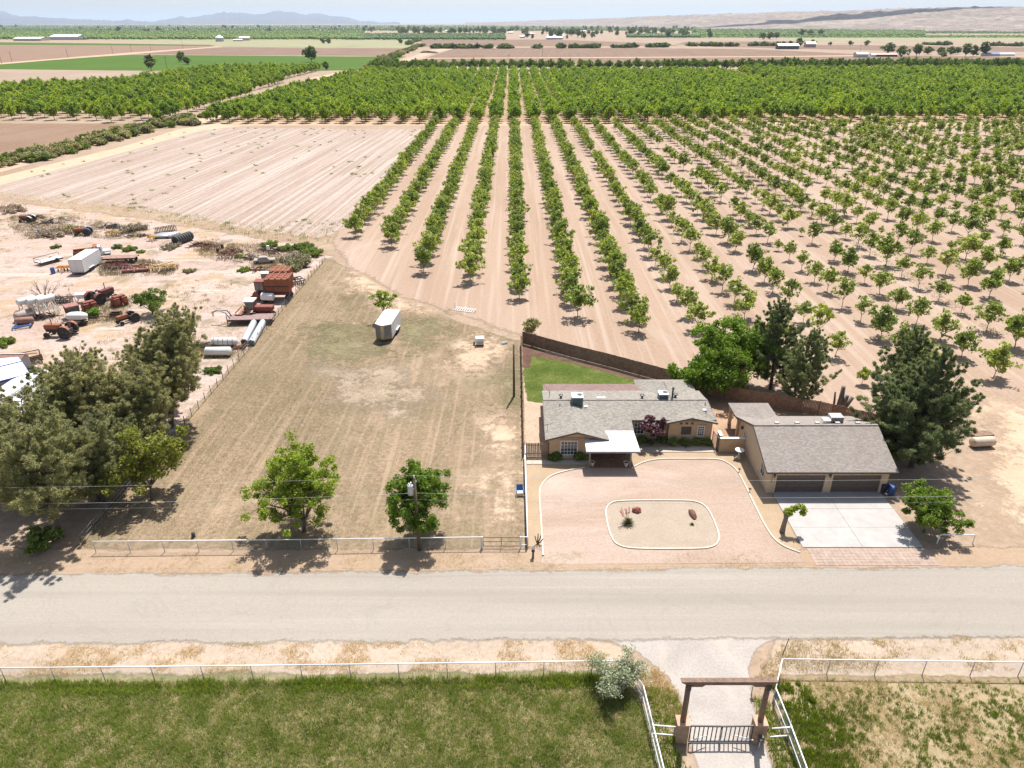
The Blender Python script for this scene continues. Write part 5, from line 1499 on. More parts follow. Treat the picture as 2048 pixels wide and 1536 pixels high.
def cargo_trailer(label, loc, rz, L, W, H, vnose=True, nose_m=None):
    """enclosed trailer; nose towards local -Y"""
    t = thing('cargo_trailer', label, 'trailer', loc, rz)
    n = W * .28 if vnose else 0
    outl = [(-W / 2, L / 2), (-W / 2, -L / 2 + n), (-.25 if vnose else -W / 2, -L / 2), (.25 if vnose else W / 2, -L / 2), (W / 2, -L / 2 + n), (W / 2, L / 2)]
    MB().prism(outl, .5, H - .06).build('body', m_tr, t)
    MB().prism([(x * 1.015, y * 1.008) for x, y in outl], H - .06, H).build('roof', m_tr, t)
    if vnose:
        for s in (-1, 1):
            a, b = Vector((s * W / 2, -L / 2 + n, 0)), Vector((s * .25, -L / 2, 0))
            nrm = Vector((s * n, -(W / 2 - .25), 0)).normalized() * .012
            MB().slab([a + nrm + Vector((0, 0, 1.0)), b + nrm + Vector((0, 0, 1.0)), b + nrm + Vector((0, 0, H - .1)), a + nrm + Vector((0, 0, H - .1))], .004).build('nose_panel', m_trg, t)
            MB().slab([a + nrm * 1.5 + Vector((0, 0, .5)), b + nrm * 1.5 + Vector((0, 0, .5)), b + nrm * 1.5 + Vector((0, 0, .98)), a + nrm * 1.5 + Vector((0, 0, .98))], .004).build('stone_guard', m_treads, t)
        MB().box(-.25, -L / 2 - .012, .5, .25, -L / 2 - .001, H - .1).build('nose_trim', m_treads, t)
    MB().bar((-.6, -L / 2 + .4, .45), (0, -L / 2 - 1.2, .45), .08).bar((.6, -L / 2 + .4, .45), (0, -L / 2 - 1.2, .45), .08).bar((0, -L / 2 - .9, 0), (0, -L / 2 - .9, .8), .07).bar((-.12, -L / 2 - 1.3, .47), (.12, -L / 2 - 1.3, .47), .1).build('tongue', m_iron, t)
    MB().box(-W / 2 + .1, -L / 2 + n, .38, W / 2 - .1, L / 2, .498).build('frame', m_iron, t)
    for s in (-1, 1):
        for y in (.1, .95):
            wheel(t, (s * (W / 2 + .06), y + L * .04, .36), .36, .22, m_tyre, m_rimw, 'X')
        MB().box(s * (W / 2 + .1) - .11, -.4 + L * .04, .78, s * (W / 2 + .1) + .11, 1.45 + L * .04, .83).build('fender', m_tr, t)
        db = MB()
        d0, d1 = -L / 2 + n + .35, -L / 2 + n + 1.2
        x = s * (W / 2 + .004)
        for q in ((d0, .6, d1, .63), (d0, H - .35, d1, H - .32), (d0, .63, d0 + .03, H - .35), (d1 - .03, .63, d1, H - .35)): db.box(x - .006, q[0], q[1], x + .006, q[2], q[3])
        db.build('side_door', m_trg, t)
    rd = MB()
    for q in ((-W / 2 + .06, .55, W / 2 - .06, .6), (-W / 2 + .06, H - .2, W / 2 - .06, H - .15), (-W / 2 + .06, .6, -W / 2 + .1, H - .2), (W / 2 - .1, .6, W / 2 - .06, H - .2), (-.02, .6, .02, H - .2)): rd.box(q[0], L / 2 + .001, q[1], q[2], L / 2 + .02, q[3])
    rd.build('rear_door', m_trg, t)
    for s in (-1, 1): MB().box(s * (W / 2 - .15) - .06, L / 2 + .001, .62, s * (W / 2 - .15) + .06, L / 2 + .03, .74).build('tail_lamp', mat('red_lamp', (.4, .02, .015), .4), t)
    return t
g = P(776, 672)
cargo_trailer('white cargo trailer with grey pointed nose parked on the mown lot', (g.x, g.y + .6, 0), -.09, 6.4, 2.4, 2.75)
g = P(960, 690)
t = thing('pump_cabinet', 'small white equipment box on pale earth left of the bare pole', 'cabinet', (g.x, g.y, 0), .1)
MB().box(-.55, -.45, .18, .55, .45, 1.15).build('body', m_tr, t, bevel=.03)
MB().box(-.6, -.5, 1.15, .6, .5, 1.22).build('lid', m_pipe, t)
MB().box(-.4, -.47, .3, .4, -.451, .75).build('door', m_trg, t)
MB().bar((-.9, .1, .3), (-.55, .1, .3), .08).lathe([(.26, -.1), (.28, 0), (.26, .1)], 14, Matrix.Translation((-.85, .1, .32)), 'X').build('reel', m_iron, t)
MB().box(-.5, -.4, 0, .5, .4, .178).build('skid', m_iron, t)
g = P(1008, 688)
t = thing('feed_trough', 'small pale trough on the ground left of the bare pole top', 'trough', (g.x, g.y, 0), .5)
MB().slab([(-.5, -.2, .3), (.5, -.2, .3), (.5, -.14, .3), (-.5, -.14, .3)], .3).slab([(-.5, .14, .3), (.5, .14, .3), (.5, .2, .3), (-.5, .2, .3)], .3).slab([(-.5, -.14, .06), (.5, -.14, .06), (.5, .14, .06), (-.5, .14, .06)], .06).build('body', m_tr, t)
g = P(930, 622)
t = thing('panel_gate', 'white slatted panel lying by the orchard edge', 'gate panel', (g.x, g.y, 0), -.35)
MB().box(-1.8, -.06, 0, -1.7, .06, 1.3).box(1.7, -.06, 0, 1.8, .06, .5).build('post', m_pipe, t)
for i in range(9): MB().bar((-1.6 + i * .4, -.5, .12), (-1.55 + i * .4, .6, .35), .07).build('slat', m_pipe, t)
for s in (-.45, .5): MB().bar((-1.75, s, .1 + (s + .5) * .2), (1.8, s, .1 + (s + .5) * .2), .08).build('rail', m_pipe, t)
# camp chair, stump, pots, bird bath, path lights, boulders, yuccas, bins
g = P(1040, 990)
t = thing('camp_chair', 'blue folding camp chair standing in the lot by the white fence', 'chair', (g.x, g.y, 0), R(5))
m_blue = mat('blue_canvas', (0.03, 0.13, 0.36), 0.8)
MB().slab([(-.3, -.3, .45), (.3, -.3, .45), (.3, .25, .42), (-.3, .25, .42)], .03).build('seat', mat('pale_canvas', (.5, .55, .6), .8), t)
MB().slab([(-.32, .26, .4), (.32, .26, .4), (.32, .42, 1.0), (-.32, .42, 1.0)], .03).build('backrest', m_blue, t)
for s in (-1, 1):
    MB().slab([(s * .36 - .05, -.3, .66), (s * .36 + .05, -.3, .66), (s * .36 + .05, .3, .66), (s * .36 - .05, .3, .66)], .03).build('armrest', m_blue, t)
    for y in (-.3, .3): MB().bar((s * .34, y, 0), (s * .34, y, .64), .03).build('leg', m_iron, t)
g = P(387, 1074)
t = thing('tree_stump', 'short dark stump standing alone in the mown lot', 'stump', tuple(g))
MB().tube([(0, 0, -.05), (.02, 0, .3), (.06, 0, .55)], [.2, .16, .15], 9).build('trunk', m_bark, t, True)
m_pot = mat('cream_pot', (0.62, 0.54, 0.43), 0.8)
for (q, lb) in (((1184, 932), 'cream plant pot at the left front of the porch'), ((1252, 933), 'cream plant pot beside the right porch post')):
    g = P(*q)
    t = thing('plant_pot', lb, 'pot', (g.x, g.y, .05), group='porch pots')
    MB().lathe([(0, 0), (.16, 0), (.25, .42), (.29, .44), (.29, .5), (.24, .5), (.22, .42), (0, .42)], 14).build('pot', m_pot, t)
    MB().lathe([(0, .425), (.215, .425), (0, .44)], 12).build('soil', m_mulch, t)
g = P(1477, 916)
t = thing('bird_bath', 'white pedestal bird bath in front of the courtyard wall', 'bird bath', tuple(g))
MB().lathe([(0, 0), (.3, 0), (.28, .1), (.13, .2), (.1, .75), (.16, .88), (0, .88)], 14).build('pedestal', mat('bath_stone', (.5, .46, .38), .8), t, True)
MB().lathe([(0, .86), (.2, .88), (.48, 1.0), (.5, 1.05), (.44, 1.04), (.2, .95), (0, .94)], 18).build('basin', mat('bath_basin', (.68, .67, .63), .7), t, True)
for (q, lb) in (((1468, 920), 'small black path light beside the bird bath'), ((1478, 945), 'small black path light inside the upper kerb bend'), ((1499, 985), 'small black path light halfway down the garage side kerb'), ((1372, 897), 'small black path light at the walk before the right gable')):
    g = P(*q)
    t = thing('path_light', lb, 'lamp', tuple(g), group='path lights along the kerb')
    MB().tube([(0, 0, 0), (0, 0, .4)], .025, 6).build('stem', m_iron, t)
    MB().lathe([(0, .55), (.14, .46), (.13, .42), (.06, .4), (0, .4)], 10).build('hood', m_iron, t)
def rock(name, label, loc, sx, sy, sz, m, seed, flat=False):
    bm = bmesh.new()
    bmesh.ops.create_icosphere(bm, subdivisions=2, radius=1)
    rg = random.Random(seed)
    for v in bm.verts:
        k = 1 + rg.uniform(-.18, .18)
        v.co = Vector((v.co.x * sx * k, v.co.y * sy * k, max(v.co.z, -.3) * sz * (1 if not flat else min(1, .7 / max(abs(v.co.z), .3))) * k))
    me = bpy.data.meshes.new(name)
    bm.to_mesh(me); bm.free()
    me.materials.append(m)
    return tag(link(name, me, None, loc, (0, 0, seed)), label, 'rock')
g = P(1273, 1023)
rock('boulder', 'rounded red boulder in the island bed near the yucca', (g.x, g.y, .15), .42, .34, .4, mat('red_rock', (.30, .09, .07), .9, var=.3, dirt=(.5, .3, .25), dirt_amt=.3), 3)
g = P(1385, 1031)
rock('boulder', 'long flat brown boulder in the right part of the island bed', (g.x, g.y, .12), .72, .3, .32, mat('brown_rock', (.15, .065, .045), .9, var=.3), 8, True)
def yucca(name, label, loc, r, h, n, stalks):
    t = thing(name, label, 'yucca', loc)
    rg = np.random.default_rng(int(r * 100))
    b = MB()
    for i in range(n):
        a, el = rg.uniform(0, 6.283), rg.uniform(.15, 1.45)
        d = Vector((math.cos(a) * math.cos(el), math.sin(a) * math.cos(el), math.sin(el)))
        s = Vector((-math.sin(a), math.cos(a), 0)) * .016
        L = r * rg.uniform(.75, 1.1)
        m_ = d * L * .6 + Vector((0, 0, .03))
        e = d * L + Vector((0, 0, -.06 * L))
        b.add([-s, s, m_ + s, m_ - s, e], [(0, 1, 2, 3), (3, 2, 4)])
    b.build('leaves', leaf_mat('yucca_leaf', (.05, .065, .04), (.085, .10, .06), (.14, .15, .09), .1), t)
    if stalks:
        st, fl = MB(), MB()
        for i in range(stalks):
            a = rg.uniform(1.3, 3.4)
            e = Vector((math.cos(a) * .75 - .1, math.sin(a) * .5, rg.uniform(1.2, 1.8)))
            st.tube([(0, 0, .2), e * .6, e], [.012, .01, .006], 4, False)
            for k in range(14):
                u = rg.uniform(.6, 1)
                q = e * u + Vector(tuple(rg.normal(size=3) * .035))
                fl.box(q.x - .02, q.y - .02, q.z - .025, q.x + .02, q.y + .02, q.z + .025)
        st.build('flower_stalks', mat('stalk_red', (.35, .12, .1), .7), t)
        tag(fl.build('blossoms', mat('coral_blossom', (.55, .12, .12), .6), t), kind='stuff')
yucca('red_yucca', 'grey green yucca with thin red flower stalks in the island bed', tuple(P(1256, 1049)), .82, 1, 260, 9)
yucca('small_yucca', 'small grey yucca in front of the long brown boulder', tuple(P(1384, 1050)), .3, .4, 90, 0)
for (q, lb, rz) in (((1764, 985), 'dark blue wheeled bin close to the garage corner', .2), ((1780, 990), 'blue wheeled bin nearest the pine boughs', -.2)):
    g = P(*q)
    t = thing('wheeled_bin', lb, 'bin', tuple(g), rz, 'bins beside the garage')
    mb_ = mat('bin_blue' if rz < 0 else 'bin_dark_blue', (.02, .07, .22) if rz < 0 else (.03, .04, .07), .5)
    MB().add([(-.24, -.26, .1), (.24, -.26, .1), (.24, .22, .1), (-.24, .22, .1), (-.3, -.36, 1.0), (.3, -.36, 1.0), (.3, .3, 1.0), (-.3, .3, 1.0)], [(0, 3, 2, 1), (4, 5, 6, 7), (0, 1, 5, 4), (1, 2, 6, 5), (2, 3, 7, 6), (3, 0, 4, 7)]).build('body', mb_, t)
    MB().slab([(-.32, -.4, 1.06), (.32, -.4, 1.06), (.32, .32, 1.12), (-.32, .32, 1.12)], .055).build('lid', mb_, t)
    for s in (-1, 1): MB().lathe([(0, -.03), (.12, -.03), (.12, .03), (0, .03)], 12, Matrix.Translation((s * .26, .26, .12)), 'X').build('wheel', m_tyre, t)
    MB().tube([(-.25, .36, 1.0), (.25, .36, 1.0)], .025, 6).build('handle', mb_, t)
g = P(1874, 1087)
t = thing('pipe_bracket', 'white bent pipe barrier at the south east driveway corner', 'barrier', tuple(g))
MB().tube([(0, 0, 0), (0, 0, .9), (.15, 0, 1.0), (3.1, 0, 1.0), (3.2, 0, .9), (3.2, 0, 0)], .05, 8).build('pipe', m_pipe, t)
g = P(1962, 893)
t = thing('water_tank', 'beige lying tank on the dirt east of the big pine', 'tank', tuple(g), .1)
m_bt = mat('beige_tank', (.52, .42, .31), .6, dirt=(.4, .25, .15), dirt_amt=.3)
MB().lathe([(0, -1.3), (.5, -1.25), (.55, -1.1), (.55, 1.1), (.5, 1.25), (0, 1.3)], 16, Matrix.Translation((0, 0, .65)), 'X').build('tank', m_bt, t, True)
MB().box(-.9, -.4, 0, -.7, .4, .3).box(.7, -.4, 0, .9, .4, .3).build('saddle', m_pole, t)
g = P(1962, 872)
t = thing('timber_stack', 'red brown stacked timber behind the beige tank', 'timber stack', tuple(g), .15)
for i in range(4):
    for j in range(2): MB().box(-1.2, -.5 + i * .26, j * .2, 1.2, -.28 + i * .26, j * .2 + .18).build('beam', m_wood2, t)
t = thing('pipe_bush', 'dead twiggy plant stub by the kerb at the road', 'plant', tuple(P(1075, 1088)))
b = MB()
for (x, y, z) in ((-.25, 0, .9), (.05, .1, 1.1), (.3, 0, 1.0), (.5, -.1, .7)): b.tube([(0, 0, 0), (x * .6, y, z * .5), (x, y, z)], [.06, .05, .04], 6)
b.build('stems', m_bark, t)
t = thing('marker_post', 'dark knee high post at the road edge before the gravel bed', 'post', tuple(P(1066, 1116)))
MB().box(-.09, -.09, 0, .09, .09, .75).build('post', m_pole, t)
MB().box(-.14, -.12, .75, .14, .2, 1.0).build('box', m_iron, t)
# ------------------------------------------------------------ the farmyard on the left
m_red = mat('faded_red_paint', (0.211, 0.046, 0.025), 0.6, var=.2, dirt=(.22, .10, .06), dirt_amt=.4)
m_org = mat('rust_orange_paint', (0.260, 0.081, 0.028), 0.65, var=.2, dirt=(.25, .10, .05), dirt_amt=.45)
m_dred = mat('dark_red_paint', (0.154, 0.035, 0.028), 0.6, var=.25, dirt=(.13, .07, .05), dirt_amt=.4)
m_rust = mat('rusty_steel', (0.16, 0.075, 0.045), 0.9, var=.35, vscale=4)
m_rustd = mat('dark_rusty_steel', (0.085, 0.05, 0.038), 0.9, var=.35, vscale=4)
m_yel = mat('faded_yellow_paint', (0.46, 0.28, 0.05), 0.7, var=.2, dirt=(.25, .14, .05), dirt_amt=.4)
m_orng = mat('bright_orange_paint', (0.55, 0.22, 0.03), 0.7, var=.2, dirt=(.3, .14, .05), dirt_amt=.4)
m_tank = mat('white_tank_plastic', (0.66, 0.65, 0.62), 0.5, var=.06, dirt=(.5, .42, .33), dirt_amt=.3)
m_cglass = mat('cab_glass', (0.10, 0.13, 0.12), 0.1, spec=.8)
m_blu = mat('blue_machine_paint', (0.05, 0.11, 0.28), 0.55, var=.15)
m_boards = mat('grey_brown_deck', (0.27, 0.185, 0.165), 0.9, var=.18, vscale=2)
m_chas = mat('greasy_chassis', (0.055, 0.042, 0.035), 0.8, var=.3)
def tractor(label, px, rz, s, body, fender, seat_cab=False, exhaust=True, rim=None):
    t = thing('tractor', label, 'tractor', tuple(P(*px)), rz, scale=s)
    rim = rim or m_rimw
    MB().box(.3, -.3, .95, 2.0, .3, 1.5).add([(2.0, -.3, .85), (2.0, .3, .85), (2.15, .26, .9), (2.15, -.26, .9), (2.0, -.3, 1.5), (2.0, .3, 1.5), (2.15, .26, 1.42), (2.15, -.26, 1.42)], [(0, 3, 2, 1), (4, 5, 6, 7), (0, 1, 5, 4), (1, 2, 6, 5), (2, 3, 7, 6), (3, 0, 4, 7)]).build('hood', body, t, bevel=.04)
    MB().box(2.152, -.22, .95, 2.17, .22, 1.36).build('grille', m_chas, t)
    MB().box(-.9, -.28, .55, .35, .28, 1.0).box(.35, -.22, .6, 2.05, .22, .945).bar((1.75, -.75, .42), (1.75, .75, .42), .1).bar((1.75, 0, .4), (1.75, 0, .7), .14).bar((-.45, -.9, .75), (-.45, .9, .75), .2).bar((-.9, -.3, .55), (-1.5, -.35, .5), .08).bar((-.9, .3, .55), (-1.5, .35, .5), .08).build('chassis', m_chas, t)
    for sy in (-1, 1):
        wheel(t, (-.45, sy * .85, .75), .75, .42, m_tyre, rim)
        wheel(t, (1.75, sy * .72, .36), .36, .2, m_tyre, rim, name='front_wheel')
        f_ = MB()
        pr = [(.8 * math.cos(a), .8 * math.sin(a)) for a in [i * math.pi / 7 + .35 for i in range(6)]]
        for a, b in zip(pr[:-1], pr[1:]): f_.slab([(-.45 + b[0], sy * .85 - .2, .75 + b[1]), (-.45 + a[0], sy * .85 - .2, .75 + a[1]), (-.45 + a[0], sy * .85 + .2, .75 + a[1]), (-.45 + b[0], sy * .85 + .2, .75 + b[1])], .03)
        f_.build('fender', fender, t)
    MB().box(-.75, -.25, 1.15, -.3, .25, 1.22).box(-.8, -.25, 1.22, -.73, .25, 1.6).build('seat', m_chas, t)
    MB().bar((.25, 0, 1.2), (-.05, 0, 1.6), .05).lathe([(.19, -.015), (.22, 0), (.19, .015)], 14, Matrix.Translation((-.08, 0, 1.62)) @ Matrix.Rotation(-.6, 4, 'Y')).build('steering_wheel', m_chas, t)
    if exhaust: MB().tube([(1.2, .1, 1.5), (1.2, .1, 2.25)], .05, 8).build('exhaust', m_rust, t)
    return t
tractor('big rusty orange tractor with tall rear wheel at the yard track', (132, 672), math.pi, 1.28, m_org, m_org, rim=mat('rusty_rim', (.30, .16, .10), .8))
tractor('orange tractor with blue rear fenders in the back scrap row', (173, 470), math.pi + .25, 1.05, m_org, m_blu)
tractor('small tractor with red hood and grey wheel fenders at the far scrap pile', (60, 444), math.pi, 1.0, m_red, m_tank, exhaust=False)
tractor('dark red tractor pointing away among the implements', (200, 606), 1.15, 1.35, m_dred, m_red)
tractor('small orange tractor facing the road under the mesquite bush', (262, 643), -2.2, .95, m_org, m_chas)
def picker_head(label, px, rz, s):
    t = thing('picker_head', label, 'farm machine', tuple(P(*px)), rz, scale=s)
    for i in range(2):
        y = -.6 + i * 1.2
        MB().box(-.9, y - .45, .4, .3, y + .45, 1.5).add([(.3, y - .45, .3), (.3, y + .45, .3), (1.5, y + .1, .15), (1.5, y - .1, .15), (.3, y - .45, 1.4), (.3, y + .45, 1.4), (1.5, y + .1, .35), (1.5, y - .1, .35)], [(0, 3, 2, 1), (4, 5, 6, 7), (0, 1, 5, 4), (1, 2, 6, 5), (2, 3, 7, 6), (3, 0, 4, 7)]).build('row_unit', m_red, t, bevel=.05)
        MB().lathe([(0, 0), (.34, 0), (.36, .06), (.2, .1), (0, .12)], 14, Matrix.Translation((-.92, y, .95)) @ Matrix.Rotation(-math.pi / 2, 4, 'Y')).build('drum', m_org, t)
    MB().box(-.7, -1.1, .1, .4, 1.1, .38).bar((-1.3, 0, .3), (-.7, 0, .9), .12).build('frame', m_dred, t)
    MB().box(-.6, -.9, 1.5, .2, .9, 1.75).build('hood', m_red, t, bevel=.06)
picker_head('bright red harvester head beside the green yard shrub', (180, 622), 2.4, 1.0)
picker_head('bright red harvester head left of the mesquite bush', (240, 611), 2.5, 1.05)
def harvester(label, px, rz, body, basket, roof, s=1.0, big=True):
    t = thing('cotton_picker', label, 'harvester', tuple(P(*px)), rz, scale=s)
    MB().box(-2.6, -1.0, .95, 2.2, 1.0, 1.6).build('chassis', m_dred, t)
    # basket with sloping lower side, open slatted roof
    b = MB()
    b.box(-2.9, -1.5, 1.7, 1.0, 1.5, 2.55); b.box(-3.0, -1.65, 2.75, 1.1, 1.65, 3.95)
    b.box(-2.9, -1.4, 2.55, 1.0, 1.4, 2.75)
    bk = b.build('basket', basket, t, bevel=.04)
    for i in range(4): MB().box(-3.0 + i * 1.03, -1.68, 3.95, -2.75 + i * 1.03, 1.68, 4.1).build('roof_rib', body, bk)
    for j in range(3): MB().box(-3.02, -1.2 + j * 1.0, 3.952, 1.12, -1.0 + j * 1.0, 4.04).build('roof_rib', body, bk)
    for i in range(5): MB().box(-3.06, -1.45 + i * .68, 1.8, -3.005, -1.35 + i * .68, 3.9).build('rear_post', body, bk)
    for sy in (-1, 1): MB().box(-2.8, sy * 1.52 - .02, 2.58, .9, sy * 1.52 + .02, 2.72).build('side_screen', m_chas, bk)
    c = MB().box(1.6, -.75, 1.7, 3.0, .75, 3.1).build('cab', m_cglass, t, bevel=.05)
    MB().box(1.45, -.85, 3.1, 3.15, .85, 3.28).build('cab_roof', roof, c, bevel=.05)
    for (x, y) in ((1.6, -.76), (1.6, .76), (3.0, -.76), (3.0, .76), (2.3, -.76), (2.3, .76)): MB().box(x - .05, y - .03, 1.7, x + .05, y + .03, 3.1).build('cab_post', body, c)
    for sy in (-1, 1): MB().tube([(1.1, sy * .8, 1.2), (1.25, sy * .85, 2.6), (.9, sy * .85, 3.5)], [.3, .32, .3], 8).build('air_duct', m_dred, t, True)
    for i in range(2):
        y = -.95 + i * 1.9
        MB().box(2.4, y - .5, .35, 3.3, y + .5, 1.5).add([(3.3, y - .5, .25), (3.3, y + .5, .25), (4.2, y + .12, .2), (4.2, y - .12, .2), (3.3, y - .5, 1.2), (3.3, y + .5, 1.2), (4.2, y + .12, .45), (4.2, y - .12, .45)], [(0, 3, 2, 1), (4, 5, 6, 7), (0, 1, 5, 4), (1, 2, 6, 5), (2, 3, 7, 6), (3, 0, 4, 7)]).build('row_unit', body, t, bevel=.05)
    for sy in (-1, 1):
        wheel(t, (1.3, sy * 1.25, .75), .75, .5, m_tyre, m_rimw)
        wheel(t, (-2.3, sy * .9, .5), .5, .3, m_tyre, m_rimw, name='rear_wheel')
    MB().bar((1.6, -1.05, .6), (1.75, -1.0, 1.7), .06).bar((2.0, -1.05, .6), (2.0, -1.0, 1.7), .06).bar((1.65, -1.05, 1.0), (2.0, -1.05, 1.0), .05).bar((1.65, -1.05, 1.3), (2.0, -1.05, 1.3), .05).build('ladder', body, t)
    return t
harvester('big rusty red cotton picker with slatted basket parked at the lot line', (552, 597), math.pi + .03, m_red, m_org, m_red)
harvester('orange cotton picker with white cab roof, mostly hidden behind the red one', (557, 574), math.pi + .03, m_org, m_org, m_tank, .84)
# swather
t = thing('swather', 'red swather with white cab roof and slanted reel in front of the cotton picker', 'harvester', tuple(P(517, 634)), math.pi)
MB().box(-2.6, -.6, 1.2, .3, .6, 1.95).build('engine_hood', m_red, t, bevel=.08)
MB().box(-2.0, -.615, 1.4, -1.0, -.602, 1.65).box(-2.62, -.4, 1.3, -2.602, .4, 1.8).build('grille', m_chas, t)
MB().box(-2.3, -.5, .7, .6, .5, 1.19).bar((.2, -1.3, .65), (.2, 1.3, .65), .22).build('chassis', m_dred, t)
c = MB().add([(.3, -.65, 1.4), (1.3, -.65, 1.4), (1.3, .65, 1.4), (.3, .65, 1.4), (.25, -.75, 2.8), (1.65, -.75, 2.8), (1.65, .75, 2.8), (.25, .75, 2.8)], [(0, 3, 2, 1), (4, 5, 6, 7), (0, 1, 5, 4), (1, 2, 6, 5), (2, 3, 7, 6), (3, 0, 4, 7)]).build('cab', m_cglass, t)
MB().box(.1, -.95, 2.8, 1.85, .95, 2.98).build('cab_roof', m_tank, c, bevel=.04)
MB().box(.22, -.8, 1.2, .3, .8, 2.8).build('cab_back', m_dred, c)
for sy in (-1, 1):
    wheel(t, (.3, sy * 1.2, .62), .62, .4, m_tyre, m_rimw)
    wheel(t, (-2.2, sy * .8, .4), .4, .22, m_tyre, m_rimw, name='rear_wheel')
    MB().bar((1.1, sy * .7, 1.3), (2.8, sy * 1.0, .5), .12).build('lift_arm', m_red, t)
hd = MB().box(1.7, -2.0, .25, 2.9, 2.0, .4).box(1.7, -2.0, .4, 1.8, 2.0, 1.3).box(1.7, -2.05, .2, 2.9, -1.98, 1.2).box(1.7, 1.98, .2, 2.9, 2.05, 1.2).build('header', m_red, t)
for i in range(5):
    a = i * math.pi * 2 / 5
    MB().bar((2.7 + .45 * math.cos(a), -1.9, 1.0 + .45 * math.sin(a)), (2.7 + .45 * math.cos(a), 1.9, 1.0 + .45 * math.sin(a)), .07).build('reel_bat', m_org, hd)
def lying_tank(name, label, px, rz, r, L, m, bands=0, z=0, group=None, saddle=True):
    t = thing(name, label, 'tank', tuple(P(*px)), rz, group)
    MB().lathe([(0, -L / 2 - r * .25), (r * .6, -L / 2 - r * .18), (r, -L / 2 + .05), (r, L / 2 - .05), (r * .6, L / 2 + r * .18), (0, L / 2 + r * .25)], 18, Matrix.Translation((0, 0, r + z + .12)), 'X').build('tank', m, t, True)
    for i in range(bands):
        x = -L / 2 + L * (i + .5) / bands
        MB().lathe([(r, -.03), (r + .015, -.03), (r + .015, .03), (r, .03)], 18, Matrix.Translation((x, 0, r + z + .12)), 'X').build('band', m_rustd, t)
    if saddle:
        for s in (-1, 1): MB().box(s * L * .32 - .12, -r * .8, 0, s * L * .32 + .12, r * .8, z + .3).build('saddle', m_rustd, t)
    return t
lying_tank('white_tank', 'white banded tank, rear one of the two lying at the lot line', (450, 692), .03, .62, 3.4, m_tank, 5)
lying_tank('white_tank', 'white tank with moulded feet, front one of the two at the lot line', (438, 712), .03, .62, 3.4, m_tank, 0)
lying_tank('white_tank', 'short white tank between swather and cotton picker', (537, 606), -.1, .65, 2.0, m_tank, 0, .35)
lying_tank('rusty_tank', 'grey tank with bright orange end beside the raised tanks', (52, 640), 1.0, .75, 2.6, mat('grey_tank', (.36, .30, .25), .7, var=.2))
t = lying_tank('rusty_tank', 'rusty pink brown tank lying nearest the blue hitch', (51, 648), .25, .5, 2.4, mat('pink_rust_tank', (.30, .15, .11), .8, var=.2))
g = P(42, 640)
t = thing('orange_drum', 'bright orange box panel at the end of the grey tank', 'drum', (g.x, g.y - .3, 0), .4)
MB().box(-.35, -.35, .5, .35, .35, 1.6).build('body', mat('hot_orange', (.45, .09, .025), .6), t, bevel=.04)
MB().box(-.3, -.3, 0, .3, .3, .5).build('stand', m_rustd, t)
# culvert pipes
m_culv = mat('galvanised_culvert', (0.60, 0.63, 0.64), 0.35, .35, var=.08)
for (a, b, lb) in (((489, 690), (511, 647), 'shiny corrugated culvert pipe, left one of two'), ((504, 692), (529, 647), 'shiny corrugated culvert pipe, right one of two')):
    A, B = P(*a), P(*b)
    L = (B - A).length
    t = thing('culvert_pipe', lb, 'pipe', tuple(A), math.atan2(B.y - A.y, B.x - A.x), 'culvert pipes at the lot line')
    pr = []
    n = int(L / .12)
    for i in range(n + 1): pr.append((.48 + (.018 if i % 2 else -.018), L * i / n))
    pr += [(.43, L), (.43, 0), (pr[0][0], 0)]
    MB().lathe(pr, 20, Matrix.Translation((0, 0, .5)), 'X').build('pipe', m_culv, t, True)
# flat deck trailers
def flat_deck(label, a, b, W, h, axles=2, gooseneck=False, deck_m=None, back=False):
    A, B = P(*a), P(*b)
    L = (B - A).length
    t = thing('flatbed_trailer', label, 'trailer', tuple(A), math.atan2(B.y - A.y, B.x - A.x))
    fr = MB().box(0, 0, h - .3, L, .15, h - .06).box(0, W - .15, h - .3, L, W, h - .06)
    for i in range(6): fr.box(L * i / 5.5, .15, h - .25, L * i / 5.5 + .12, W - .15, h - .08)
    fr.build('frame', m_rustd, t)
    k = int(W / .3)
    for i in range(k): MB().box(0, W * i / k + .01, h - .055, L, W * (i + 1) / k - .01, h).build('board', deck_m or m_boards, t)
    for i in range(axles):
        for y in (.1, W - .1): wheel(t, (L * .72 + i * .95, y, .42), .42, .25, m_tyre, m_rimw)
    if gooseneck:
        g_ = MB()
        for y in (W * .3, W * .7): g_.tube([(.3, y, h - .2), (-.4, y, h + .9), (-1.6, W / 2, h + 1.15), (-2.4, W / 2, h + .9)], .11, 6)
        g_.tube([(-2.4, W / 2, h + .95), (-2.5, W / 2, h + .2)], .1, 6)
        g_.tube([(-.2, W * .15, 0), (-.2, W * .15, h + .6)], .08, 6).tube([(-.2, W * .85, 0), (-.2, W * .85, h + .6)], .08, 6)
        g_.build('gooseneck', mat('grey_gooseneck', (.33, .30, .28), .7, var=.2), t)
    return t
flat_deck('grey brown flatbed trailer with curved gooseneck in front of the swather', (457, 652), (545, 650), 2.5, 1.0, 2, True)
flat_deck('rusty flat deck behind the white trailer, straw growing under it', (206, 529), (272, 527), 2.4, 1.15, 2, False, mat('rusty_deck', (.30, .18, .14), .9, var=.2))
t = flat_deck('small flat trailer with side rails and a pale sheet on its deck', (84, 533), (128, 521), 2.2, .7, 1, False, mat('pale_sheet', (.55, .53, .52), .7))
MB().tube([(0, 2.2, .7), (0, 2.2, 1.3), (5, 2.2, 1.3), (5, 2.2, .7)], .05, 6).tube([(0, 0, .7), (0, 0, 1.2), (0, 2.2, 1.3)], .05, 6).build('rail', m_rustd, t)
